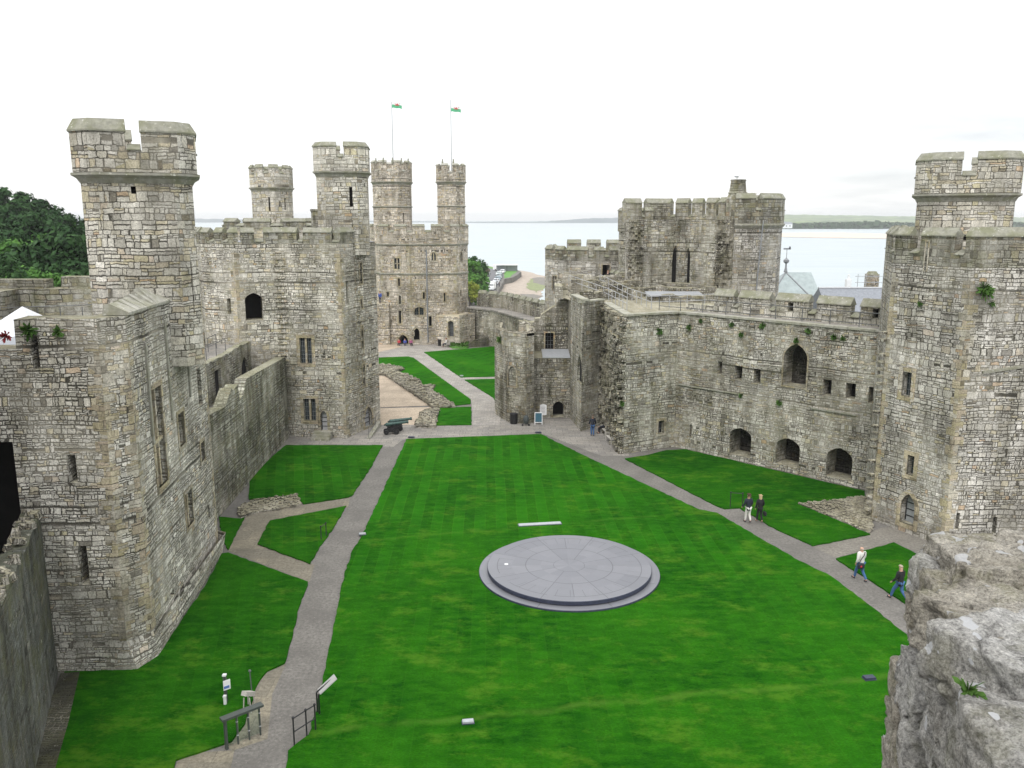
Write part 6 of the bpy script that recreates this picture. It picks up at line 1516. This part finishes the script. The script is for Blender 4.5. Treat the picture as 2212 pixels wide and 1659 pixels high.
# flower bed and low wall by the far tower
q = GZ('g', [(1010,575),(1060,553),(1160,550),(1235,585),(1200,610),(1050,610)], .25); o = sheet('flower_bed', q, .25, 'verge', kind=None, thick=.25, sub=.4, jit=.1, label='small leafy green flower bed at the foot of the far curtain wall', cat='flower bed')
me = crown_mesh('f', 1, 1, 1, 1, 1, 'leaf_small', 1); bpy.data.meshes.remove(me)
tb = MB(); rr = random.Random(5); cxm = sum(p[0] for p in q) / 6; cym = sum(p[1] for p in q) / 6
for k in range(900):
    i = rr.randrange(6); t_ = rr.random(); e = Vector(q[i]).lerp(Vector(q[(i + 1) % 6]), t_).lerp(Vector((cxm, cym)), rr.random()); c = Vector((e.x, e.y, .3 + rr.random() * .3)); d = Vector((rr.gauss(0, 1), rr.gauss(0, 1), 1)).normalized(); t = d.orthogonal() * .13; tb.face([c - t, c + d * .2, c + t, c - d * .1])
fo = tb.build('foliage', MATS['leaf_small'], o)
wl2 = W(G(*D('g', 1200, 618)), G(*D('g', 1425, 603))); m_ = MB(); thickwall(m_, wl2, 0, [(0, .35), (wl2.L * .3, .95), (wl2.L, 1.35)], .3, [], None); thing_mesh(m_, 'low_wall', MATS['stone_dark'], 'low dark garden wall along the far lawn below the curtain wall', 'wall')

# ------------------------------------------------------------------ flags, gull, roofs outside
def flagpole(x, y, zb, zt, label, lab2, fy):
    r = empty('flagpole', (x, y, zb), label, 'flagpole'); m_ = MB(); m_.bar((x, y, zb), (x, y, zt), .07, .05, 8); m_.build('pole', MATS['steel_pale'], r); m_ = MB(); m_.lathe((x, y, zt), [(.03, 0), (.07, .05), (.03, .11)], 8); m_.build('finial', MATS['steel_pale'], r)
    f = empty('flag', (x, y, fy), lab2, 'flag'); nx, nz = 14, 8; Lx, Lz = 1.35, .85
    P = lambda i, j: (x + .04 + Lx * i / nx, y + .10 * math.sin(i * .9) * i / nx - .02, fy + Lz * j / nz - .12 * (i / nx) ** 1.4 + .03 * math.sin(i * .8))
    for nm, j0, j1, mt in (('white_half', 4, 8, 'flag_white'), ('green_half', 0, 4, 'flag_green')):
        m_ = MB()
        for i in range(nx):
            for j in range(j0, j1): m_.face([P(i, j), P(i + 1, j), P(i + 1, j + 1), P(i, j + 1)])
        m_.build(nm, MATS[mt], f)
    blob = [(4, 3), (6, 3), (8, 3), (9, 3), (5, 4), (6, 4), (7, 4), (8, 4), (4, 5), (7, 5), (10, 5)]
    for off in (-.012, .012):
        m_ = MB()
        for i, j in blob: m_.face([Vector(P(i, j)) + Vector((0, off, 0)), Vector(P(i + 1, j)) + Vector((0, off, 0)), Vector(P(i + 1, j + 1)) + Vector((0, off, 0)), Vector(P(i, j + 1)) + Vector((0, off, 0))])
        m_.build('emblem', MATS['flag_red'], f)
plain('flag_white', (.8, .8, .8), .8, var=.02); plain('flag_green', (.10, .42, .22), .8, var=.02); plain('flag_red', (.55, .03, .04), .8, var=.02)
p = AY(846, 222, 121); q = AY(846, 233, 121); flagpole(p[0], 121, 22, p[2], 'left tall thin flagpole on the far tower', 'left dragon flag of white and green over the far tower', q[2])
p = AY(973.5, 217, 121.5); q = AY(973.5, 241, 121.5); flagpole(p[0], 121.5, 22, p[2], 'right tall thin flagpole on the far tower', 'right dragon flag of white and green over the far tower', q[2])
p = AY(1591, 404.5, 77.6); r = empty('gull', (p[0], 77.6, 20.9), 'white gull perched on the chimney of the broken tower', 'bird')
m_ = MB(); rockblock(m_, (p[0], 77.6, 21.12), (.42, .17, .18), 0, 0, 3, 8, .004, .9); rockblock(m_, (p[0] + .2, 77.6, 21.24), (.13, .11, .12), 0, 0, 4, 6, .002, .9); m_.bar((p[0] + .25, 77.6, 21.24), (p[0] + .34, 77.6, 21.22), .02, .006, 6); m_.build('body', MATS['white_paint'], r, smooth=True, merge=True)
m_ = MB(); rockblock(m_, (p[0] - .08, 77.5, 21.14), (.4, .05, .1), 0, 0, 4, 6, .002, .8); m_.build('wing', plain('gull_grey', (.35, .37, .4), .8), r, smooth=True)
for s in (-.03, .04): m_ = MB(); m_.bar((p[0] + s, 77.6, 20.9), (p[0] + s, 77.6, 21.05), .01, .01, 5); m_.build('leg', MATS['iron'], r)
# hipped slate roof with finial
r = empty('building', (30, 92, -3), 'pale green slate hipped roof with a ball finial behind the right-hand wall', 'building')
ax, ay, az = AY(1697, 588, 92); bx_, _, bz = AY(1752, 590, 92); e0 = AY(1650, 640, 87)[0]; e1 = AY(1785, 650, 87)[0]; ez = 7.6
m_ = MB(); ev = [(e0 - .5, 86.5, ez), (e1 + .3, 86.5, ez), (e1 + .3, 98, ez), (e0 - .5, 98, ez)]; a_, b_ = (ax, 92, az), (bx_, 92, az)
m_.face([ev[0], ev[1], b_, a_]); m_.face([ev[1], ev[2], b_]); m_.face([ev[2], ev[3], a_, b_]); m_.face([ev[3], ev[0], a_]); m_.build('roof', plain('slate_green', (.30, .35, .35), .6, var=.15, scale=2.), r)
m_ = MB(); m_.box(((e0 + e1) / 2, 92.2, 2.3), (e1 - e0, 10.6, 10.6)); m_.build('wall', MATS['stone_gate'], r)
m_ = MB(); m_.tube([ev[0], a_, ev[1]], .09, 6); m_.build('ridge', MATS['lead'], r)
m_ = MB(); m_.lathe((ax, 92, az), [(.22, 0), (.10, .5), (.08, .9), (.30, 1.1), (.30, 1.3), (.08, 1.5), (.03, 1.6), (.03, 2.5)], 12); m_.build('finial', MATS['lead'], r)
m_ = MB(); m_.box((ax, 92, az + 2.5), (.75, .05, .16)); m_.box((ax + .3, 92, az + 2.6), (.2, .05, .3)); m_.build('weather_vane', MATS['lead'], r)
# long slate roof and chimney with scaffold
r = empty('building', (34, 80, -3), 'long grey slate roof behind the right-hand curtain wall next to the right tower', 'building')
x0, _, z0 = AY(1768, 622, 84); x1 = AY(1960, 622, 84)[0]; m_ = MB(); m_.face([(x0, 79, 7.2), (x1, 79, 7.2), (x1, 84, z0), (x0, 84, z0)]); m_.face([(x1, 89, 7.2), (x0, 89, 7.2), (x0, 84, z0), (x1, 84, z0)]); m_.face([(x0, 79, 7.2), (x0, 84, z0), (x0, 89, 7.2)]); m_.build('roof', MATS['slate_roof'], r)
m_ = MB(); m_.box(((x0 + x1) / 2, 84, 2), (x1 - x0 - .4, 9.4, 10.4)); m_.build('wall', MATS['stone_gate'], r); m_ = MB(); m_.bar((x0, 84, z0), (x1, 84, z0), .12, .12, 6); m_.build('ridge', MATS['steel_pale'], r)
cx_, _, cz_ = AY(1884, 594, 86); m_ = MB(); m_.box((cx_, 86, (z0 + cz_) / 2 - .5), (1.15, .8, cz_ - z0 + 1.2)); m_.build('chimney', MATS['stone_eagle'], r); m_ = MB(); m_.box((cx_, 86, cz_ + .2), (1.0, .9, .35), taper=.6); m_.build('chimney_cap', MATS['coping'], r)
s_ = empty('scaffold', (cx_, 85, z0), 'light scaffolding round the brick chimney left of the right tower', 'scaffold')
for dx in (-1.9, -1.1, 1.1, 1.9, 2.7): m_ = MB(); m_.bar((cx_ + dx, 84.8, z0 - .2), (cx_ + dx, 84.8, cz_ + .2), .03, .03, 5); m_.build('pole', MATS['steel_pale'], s_)
for dz_ in (.5, 1.1): m_ = MB(); m_.bar((cx_ - 2.2, 84.75, z0 + dz_), (cx_ + 3, 84.75, z0 + dz_), .03, .03, 5); m_.build('rail', MATS['steel_pale'], s_)
p = AY(1833, 603, 95); m_ = MB(); m_.box((0, 0, .4), (.55, .5, 2.2)); m_.lathe((0, 0, 1.5), [(.15, 0), (.13, .5)], 8); o = m_.build('chimney_stack', MATS['white_paint'], None); o.location = (p[0], 95, p[2] - 1.5); tag(o, 'small white chimney stack behind the long slate roof', 'chimney')
m_ = MB(); m_.box((p[0], 96, 2.0), (6, 4, p[2] - 1.5 + 2.2), 0); bb = m_.build('building', MATS['stone_gate'], None); tag(bb, 'low dark building block hidden behind the long slate roof', 'building')

# ------------------------------------------------------------------ vehicles on the quay road
def car(loc, rz, col, label, van=False, group=None):
    r = empty('parked_car' if not van else 'van', loc, label, 'van' if van else 'car', group, rz)
    L, Wd, Hh = (5.2, 2.0, 2.5) if van else (4.2, 1.75, 1.45)
    if van: pr = [(-L/2, .35), (L/2, .35), (L/2, 1.15), (L/2 - .7, 1.3), (L/2 - 1.1, 2.0), (L/2 - 1.2, Hh), (-L/2, Hh)]
    else: pr = [(-L/2, .3), (L/2, .3), (L/2 + .02, .7), (L/2 - .9, .88), (L/2 - 1.6, 1.4), (-L/2 + .9, Hh), (-L/2 + .15, .95), (-L/2, .85)]
    n = len(pr); m_ = MB(); k = .86
    def yy(z): return Wd / 2 * (1 if z < .95 else k if not van else .96)
    vs = [(x, -yy(z), z) for x, z in pr] + [(x, yy(z), z) for x, z in pr]; m_.mesh(vs, [tuple(range(n)), tuple(range(2 * n - 1, n - 1, -1))] + [(i, i + n, (i + 1) % n + n, (i + 1) % n) for i in range(n)][::1]); m_.build('body', plain('car_' + '_'.join('%d' % (c * 100) for c in col), col, .35, var=.02), r, world=False)
    # glass
    if van: g = [((L/2 - .86, 0, 1.66), (.06, 1.7, .62), -.55)]
    else: g = [((L/2 - 1.24, 0, 1.15), (.05, 1.38, .55), -.93), ((-L/2 + .5, 0, 1.18), (.05, 1.38, .5), 1.0)]
    for c, s, a in g: m_ = MB(); m_.box(c, s, 0, 0, a); m_.build('windscreen', MATS['leaded'], r, world=False)
    for s in (-1, 1):
        m_ = MB(); m_.box(((.95 if van else -.15), s * (Wd / 2 * (.975 if van else .93)), 1.62 if van else 1.16), (.8 if van else 1.9, .04, .5 if van else .34), 0, (0 if van else s * .28)); m_.build('side_window', MATS['leaded'], r, world=False)
        for x in (-L * .3, L * .32): m_ = MB(); m_.bar((x, s * (Wd / 2 - .2), .33), (x, s * (Wd / 2 + .01), .33), .33, .33, 14); m_.build('wheel', MATS['iron'], r, world=False)
        m_ = MB(); m_.box((L / 2 + .0, s * Wd * .36, .68), (.06, .3, .14)); m_.build('headlight', MATS['white_paint'], r, world=False)
    return r
vp = G(*D('h', 298, 1350), QZ); car((vp[0], vp[1], QZ), math.radians(-97), (.78, .79, .8), 'white van parked first in the line on the quay road', True)
cc_ = [((345, 1265), (.6, .62, .66), 'silver car parked just behind the white van'), ((362, 1235), (.75, .76, .78), 'white car third in the line on the quay road'), ((385, 1205), (.35, .45, .5), 'grey blue car in the middle of the parked line'), ((402, 1178), (.55, .6, .62), 'pale car fifth in the parked line'), ((415, 1155), (.12, .18, .2), 'dark car near the far end of the parked line'), ((405, 1120), (.6, .66, .64), 'pale green car at the end of the parked line')]
for (x, y), col, lab in cc_: p = G(*D('h', x, y + 14), QZ); car((p[0], p[1], QZ), math.radians(-100), col, lab, group='cars parked along the quay')
p = G(*D('h', 455, 1108), QZ); car((p[0], p[1], QZ), math.radians(-100), (.78, .79, .8), 'white hatchback beside the small shelter on the quay'); p = G(*D('h', 412, 1068), QZ); car((p[0], p[1], QZ), math.radians(-10), (.8, .8, .8), 'farthest white van at the bend of the quay road', True)
p = Vector((*G(*D('h', 520, 1080), QZ), QZ)); r = empty('shelter', p, 'small open shelter with white roof edge on the quay lawn', 'shelter'); m_ = MB(); m_.box(p + Vector((0, 0, 2.6)), (9, 3, .25)); m_.build('roof', MATS['white_paint'], r); m_ = MB(); m_.box(p + Vector((0, 1.3, 1.3)), (8.6, .15, 2.4)); m_.build('back_wall', MATS['slate_strip'], r)
for dx in (-4.2, 0, 4.2): m_ = MB(); m_.box(p + Vector((dx, -1.2, 1.3)), (.25, .25, 2.4)); m_.build('post', MATS['grey_paint'], r)
p = G(*D('h', 365, 1440), QZ); m_ = MB(); m_.bar((0, 0, 0), (0, 0, 6), .08, .05, 8); m_.box((.4, 0, 6), (.9, .15, .1)); o = m_.build('street_lamp', MATS['grey_paint'], None); o.location = (p[0], p[1], QZ); tag(o, 'thin grey lamp post beside the quay road behind the far curtain wall', 'street lamp')

# ------------------------------------------------------------------ people
def skinmesh(chains, rads, name, mat, parent, sub=1):
    vs = []; es = []; rs = []; idx = {}
    for ch in chains:
        prev = None
        for k in ch:
            if k not in idx: idx[k] = len(vs); p, r_ = rads[k]; vs.append(p); rs.append(r_ if isinstance(r_, tuple) else (r_, r_))
            i = idx[k]
            if prev is not None: es.append((prev, i))
            prev = i
    me = bpy.data.meshes.new(name); me.from_pydata(vs, es, []); o = bpy.data.objects.new(name, me); COL.objects.link(o)
    md = o.modifiers.new('s', 'SKIN'); md.use_smooth_shade = True; sv = me.skin_vertices[0].data
    for i, r_ in enumerate(rs): sv[i].radius = r_
    sv[0].use_root = True
    if sub: sm = o.modifiers.new('u', 'SUBSURF'); sm.levels = sub; sm.render_levels = sub
    bpy.context.view_layer.update(); dg = bpy.context.evaluated_depsgraph_get(); m2 = bpy.data.meshes.new_from_object(o.evaluated_get(dg)); bpy.data.objects.remove(o); bpy.data.meshes.remove(me)
    m2.name = name; m2.materials.clear(); m2.materials.append(MATS[mat] if isinstance(mat, str) else mat); m2.polygons.foreach_set('use_smooth', [True] * len(m2.polygons))
    o = bpy.data.objects.new(name, m2); COL.objects.link(o); o.parent = parent; return o
def cloth(name, col): return plain('cloth_' + name, col, .9, var=.12, scale=25)
def person(loc, rz, label, top=None, legs=None, hair=(.10, .07, .05), hairlong=False, cap=None, bald=False, stride=.28, arms=(.15, -.15), bag=None, coat=0., sit=False, h=1.74, shoes=(.03, .03, .04), group=None, detail=True, bend=(0.3, .3)):
    r = empty('person', loc, label, 'person', group, rz); r.scale = (h / 1.74,) * 3
    S = stride; J = {}
    hp = .93 if not sit else .50
    J['pel'] = ((0, 0, hp), (.135, .10)); J['wai'] = ((0, .0, hp + .16), (.12, .09)); J['che'] = ((0, .02, hp + .36), (.145, .10)); J['nec'] = ((0, .02, hp + .53), .052); J['hea'] = ((0, .035, hp + .64), (.075, .085)); J['top'] = ((0, .03, hp + .74), (.07, .08))
    J['nos'] = ((0, .125, hp + .655), .012); J['eaL'] = ((-.085, .02, hp + .66), .012); J['eaR'] = ((.085, .02, hp + .66), .012)
    for s, nm, st, ar in ((-1, 'L', S, arms[0]), (1, 'R', -S, arms[1])):
        J['hi' + nm] = ((s * .085, 0, hp - .05), .088)
        if sit: J['kn' + nm] = ((s * .12, .44, hp), .06); J['an' + nm] = ((s * .12, .46, .09), .042); J['to' + nm] = ((s * .13, .62, .035), .038)
        else:
            if st > 0: kn = (s * .09, st * .62, .50); an = (s * .085, st * .95, .085); to = (s * .10, st * .95 + .16, .05)
            else: kn = (s * .09, st * .25 + .06, .49); an = (s * .085, st * 1.15, .16 if abs(st) > .1 else .085); to = (s * .095, st * 1.15 + .14, .05)
            J['kn' + nm] = (kn, .058); J['an' + nm] = (an, .040); J['to' + nm] = (to, .036)
        J['sh' + nm] = ((s * .175, .01, hp + .46), .06)
        el = (s * .245, ar * .45 - .02, hp + .19); wr = (s * (.25 if not sit else .14), ar + .12 + (.2 if sit else 0), hp - .04 + abs(ar) * .25 + (.1 if sit else 0)) 
        J['el' + nm] = (el, .042); J['wr' + nm] = (wr, .029); d = (Vector(wr) - Vector(el)).normalized(); pa = Vector(wr) + d * .07; J['pa' + nm] = (tuple(pa), (.036, .018))
        for f, off, ln in (('1', -.028, .075), ('2', -.010, .085), ('3', .009, .08), ('4', .026, .062)):
            a = pa + Vector((0, off, 0)) + d * .035; b_ = a + d * ln * .55 + Vector((-s * .012, .004, 0)); c_ = b_ + d * ln * .42 + Vector((-s * .025, .004, 0))
            J['f' + f + 'a' + nm] = (tuple(a), .0095); J['f' + f + 'b' + nm] = (tuple(b_), .009); J['f' + f + 'c' + nm] = (tuple(c_), .008)
        a = Vector(wr) + d * .035 + Vector((0, .03, 0)); J['ta' + nm] = (tuple(a), .011); J['tb' + nm] = (tuple(a + d * .03 + Vector((-s * .01, .025, 0))), .010); J['tc' + nm] = (tuple(a + d * .06 + Vector((-s * .012, .03, 0))), .009)
    ch = [['pel', 'wai', 'che', 'nec', 'hea', 'top'], ['hea', 'nos'], ['hea', 'eaL'], ['hea', 'eaR']]
    for nm in 'LR':
        ch += [['pel', 'hi' + nm, 'kn' + nm, 'an' + nm, 'to' + nm], ['che', 'sh' + nm, 'el' + nm, 'wr' + nm, 'pa' + nm], ['wr' + nm, 'ta' + nm, 'tb' + nm, 'tc' + nm]]
        ch += [['pa' + nm, 'f%da%s' % (f, nm), 'f%db%s' % (f, nm), 'f%dc%s' % (f, nm)] for f in (1, 2, 3, 4)]
    body = skinmesh(ch, J, 'body', 'skin', r)
    def inflate(keys, k, add=0.):
        return {q: (J[q][0], tuple(x * k + add for x in (J[q][1] if isinstance(J[q][1], tuple) else (J[q][1],) * 2))) for q in keys}
    tk = inflate(['pel', 'wai', 'che', 'nec'] + [a + n for a in ('sh', 'el', 'wr') for n in 'LR'], 1.08, .02)
    tk['pel'] = (Vector(J['pel'][0]) + Vector((0, 0, -.24 - coat)), (.195 + coat * .1, .165 + coat * .08)); tk['nec'] = (Vector(J['nec'][0]) + Vector((0, -.005, -.03)), .066); tk = {k: (tuple(v[0]), v[1]) for k, v in tk.items()}
    skinmesh([['che', 'wai', 'pel'], ['che', 'nec'], ['che', 'shL', 'elL', 'wrL'], ['che', 'shR', 'elR', 'wrR']], tk, 'jacket', top, r)
    tr = inflate(['pel'] + [a + n for a in ('hi', 'kn', 'an') for n in 'LR'], 1.1, .012); tr['pel'] = (J['pel'][0], (.14, .11))
    skinmesh([['pel', 'hiL', 'knL', 'anL'], ['pel', 'hiR', 'knR', 'anR']], tr, 'trousers', legs, r)
    for nm in 'LR':
        an, to = Vector(J['an' + nm][0]), Vector(J['to' + nm][0]); q = {'h': (tuple(an + Vector((0, -.05, -.045))), .042), 'm': (tuple((an + to) / 2 + Vector((0, 0, -.012))), .046), 't': (tuple(to + Vector((0, .02, 0))), .042)}
        skinmesh([['h', 'm', 't']], q, 'shoe', cloth('shoe_%d' % int(shoes[0] * 100), shoes), r)
    for s in (-1, 1): m_ = MB(); m_.lathe((s * .03, .108, hp + .68), [(.002, -.008), (.009, -.004), (.009, .004), (.002, .008)], 8); m_.build('eye', MATS['iron'], r, world=False)
    m_ = MB(); m_.box((0, .112, hp + .615), (.045, .012, .008)); m_.build('mouth', plain('lip', (.35, .12, .10), .6), r, world=False)
    if cap is not None:
        q = {'a': ((0, .02, hp + .73), (.115, .125)), 'b': ((0, .02, hp + .775), (.09, .10)), 'c': ((0, .16, hp + .71), (.07, .025))}; skinmesh([['b', 'a', 'c']], q, 'cap', cloth('cap', cap), r)
    elif not bald:
        q = {'a': ((0, .012, hp + .70), (.093, .10)), 'b': ((0, .01, hp + .755), (.075, .085)), 'c': ((0, -.03, hp + .63), (.075, .05))}; cn = [['a', 'b'], ['a', 'c']]
        if hairlong: q['c'] = ((0, -.045, hp + .62), (.085, .05)); q['d'] = ((0, -.075, hp + .50), (.09, .045)); cn = [['a', 'b'], ['a', 'c', 'd']]
        skinmesh(cn, q, 'hair', cloth('hair_%d' % int(hair[0] * 100), hair), r)
    else: skinmesh([['a', 'b', 'c']], {'a': ((-.078, -.01, hp + .65), .02), 'b': ((0, -.07, hp + .645), .022), 'c': ((.078, -.01, hp + .65), .02)}, 'hair', cloth('hair_bald', (.3, .27, .24)), r)
    bpy.context.view_layer.update(); zs = min((v.co.z for c in r.children for v in c.data.vertices))
    r.location.z -= zs * r.scale.z if not sit else 0
    return r
navy, black, jeans, pale = cloth('navy', (.018, .022, .035)), cloth('black', (.012, .012, .014)), cloth('jeans', (.05, .12, .27)), cloth('pale', (.62, .61, .57))
PD = Vector(G(1510, 1100)) - Vector(G(1955, 1367)); hd = math.atan2(PD.y, PD.x) - PI / 2
p = G(1857, 1254); r1 = person((*p, 0.008), hd - .05, 'balding man in a pale jacket and jeans walking with a dark shoulder bag', pale, jeans, bald=True, stride=.30, arms=(-.1, .2), h=1.80)
# shoulder bag hangs at his left hip: a thing of its own
Mx = Matrix.Rotation(hd - .05, 3, 'Z'); hp_ = lambda v: Vector((*p, 0)) + Mx @ Vector(v)
bg_ = empty('shoulder_bag', hp_((-.16, -.17, .86)), 'dark shoulder bag with strap on the man in the pale jacket', 'bag', None, hd - .05)
m_ = MB(); rockblock(m_, (0, -.04, 0), (.36, .14, .28), 0, .1, 7, 8, .006, .35); m_.build('pouch', cloth('bag', (.02, .024, .03)), bg_, world=False, smooth=True); m_ = MB(); m_.tube([(-.1, 0, .12), (-.02, .0, .3), (.16, .01, .50), (.27, .08, .64), (.27, .2, .62)], .018, 6); m_.build('strap', black, bg_, world=False); m_ = MB(); m_.box((-.06, -.125, .02), (.09, .01, .08)); m_.build('badge', MATS['flag_red'], bg_, world=False)
p = G(1941, 1298); person((*p, 0.008), hd + .1, 'man in a beige flat cap, black jacket and jeans walking on the right path', black, jeans, cap=(.33, .28, .20), stride=.40, arms=(.1, .16), h=1.78)
p = G(1615, 1129); person((*p, 0.008), hd - .1, 'dark haired man in a navy jacket and white trousers walking beside the blonde woman', navy, cloth('white', (.66, .64, .60)), hair=(.09, .05, .03), stride=.14, arms=(.1, .1), h=1.78)
p = G(1640, 1128); person((*p, 0.008), hd - .15, 'blonde woman in black clothes walking with a black handbag', black, black, hair=(.55, .42, .25), hairlong=True, stride=.16, arms=(-.05, .1), h=1.68, shoes=(.20, .14, .10))
hb = empty('handbag', (p[0] + .30, p[1] + .02, .52), 'black handbag hanging from the blonde woman\'s right hand', 'bag'); m_ = MB(); rockblock(m_, (0, 0, 0), (.12, .3, .24), .2, 0, 8, 8, .005, .3); m_.build('pouch', black, hb, world=False, smooth=True); m_ = MB(); m_.tube([(0, -.08, .1), (-.02, -.04, .26), (-.02, .04, .26), (0, .08, .1)], .01, 6); m_.build('handle', black, hb, world=False)
p = G(*D('j', 1052, 1438)); person((*p, 0.0), .1, 'man in a navy jumper and jeans standing by the benches at the gatehouse', navy, jeans, hair=(.16, .12, .09), stride=.05, arms=(.1, .1), h=1.76)
person((b1[0] + .25, b1[1] + 1.0, -.02), PI / 2 + .12, 'white haired person in dark clothes seated on the far end of the bench', navy, black, hair=(.6, .58, .55), sit=True)
p = G(1313, 618, zg); person((*p, zg), 2.6, 'blond person in a long dark coat standing on the gatehouse platform', black, black, hair=(.42, .30, .18), hairlong=True, stride=.04, coat=.25, h=1.7)
person((b3[0] - .1, b3[1] - .2, -.02), PI / 2 + .3, 'person in blue and white seated on the distant bench', cloth('white', (.66, .64, .60)), navy, hair=(.2, .1, .06), sit=True)
for k, (dx, col, lab) in enumerate(((0, (.45, .04, .06), 'small seated visitor in red in the far tower archway'), (.75, (.06, .10, .40), 'small seated visitor in blue in the far tower archway'), (1.5, (.40, .10, .25), 'small seated visitor in pink in the far tower archway'))):
    q = G(*D('b', 1548, 1603)); person((q[0] + dx * 1.1, q[1] - .3, -.05), PI + .2 * k, lab, cloth('v%d' % k, col), navy, sit=True, hair=(.12, .08, .05), h=1.45)
q = AY(817, 656, 117.5); m_ = MB(); m_.box((q[0] + .2, 118.3, q[2] / 2), (2.6, 2.2, q[2])); sb = m_.build('stair_landing', MATS['stone_eagle'], None); tag(sb, 'narrow stone stair landing beside the far tower above the courtyard', 'stair')
person((q[0] + .2, 118.0, q[2]), 2.9, 'distant person in a blue jacket on the stair landing beside the far tower', cloth('blue', (.05, .10, .35)), navy, stride=.03, h=1.7)
for k, (x, y, col, lab) in enumerate(((368, 1318, (.1, .1, .12), 'tiny dark pedestrian beside the white van on the quay'), (410, 1312, (.12, .1, .1), 'second tiny pedestrian on the quay walk by the shore'), (500, 1072, (.02, .02, .03), 'tiny figure in black in front of the quay shelter'))):
    q = G(*D('h', x, y), QZ); person((*q, QZ), .4 * k, lab, cloth('q%d' % k, col), navy, stride=.15)

# ------------------------------------------------------------------ the air over the strait
HZ = MB(); x0, x1, y0, y1, z0, z1 = -9400., 9400., -420., 9100., -8., 48.
HZ.mesh([(x0, y0, z0), (x1, y0, z0), (x1, y1, z0), (x0, y1, z0), (x0, y0, z1), (x1, y0, z1), (x1, y1, z1), (x0, y1, z1)], [(3, 2, 1, 0), (4, 5, 6, 7), (0, 1, 5, 4), (1, 2, 6, 5), (2, 3, 7, 6), (3, 0, 4, 7)])
m = bpy.data.materials.new('haze'); m.use_nodes = True; t = m.node_tree; t.nodes.clear(); o_ = t.nodes.new('ShaderNodeOutputMaterial'); v_ = t.nodes.new('ShaderNodeVolumePrincipled')
v_.inputs['Color'].default_value = (.96, .985, 1., 1); v_.inputs['Density'].default_value = .00015; v_.inputs['Anisotropy'].default_value = 0.; t.links.new(v_.outputs[0], o_.inputs['Volume'])
o = HZ.build('haze', m, None); tag(o, kind='stuff')
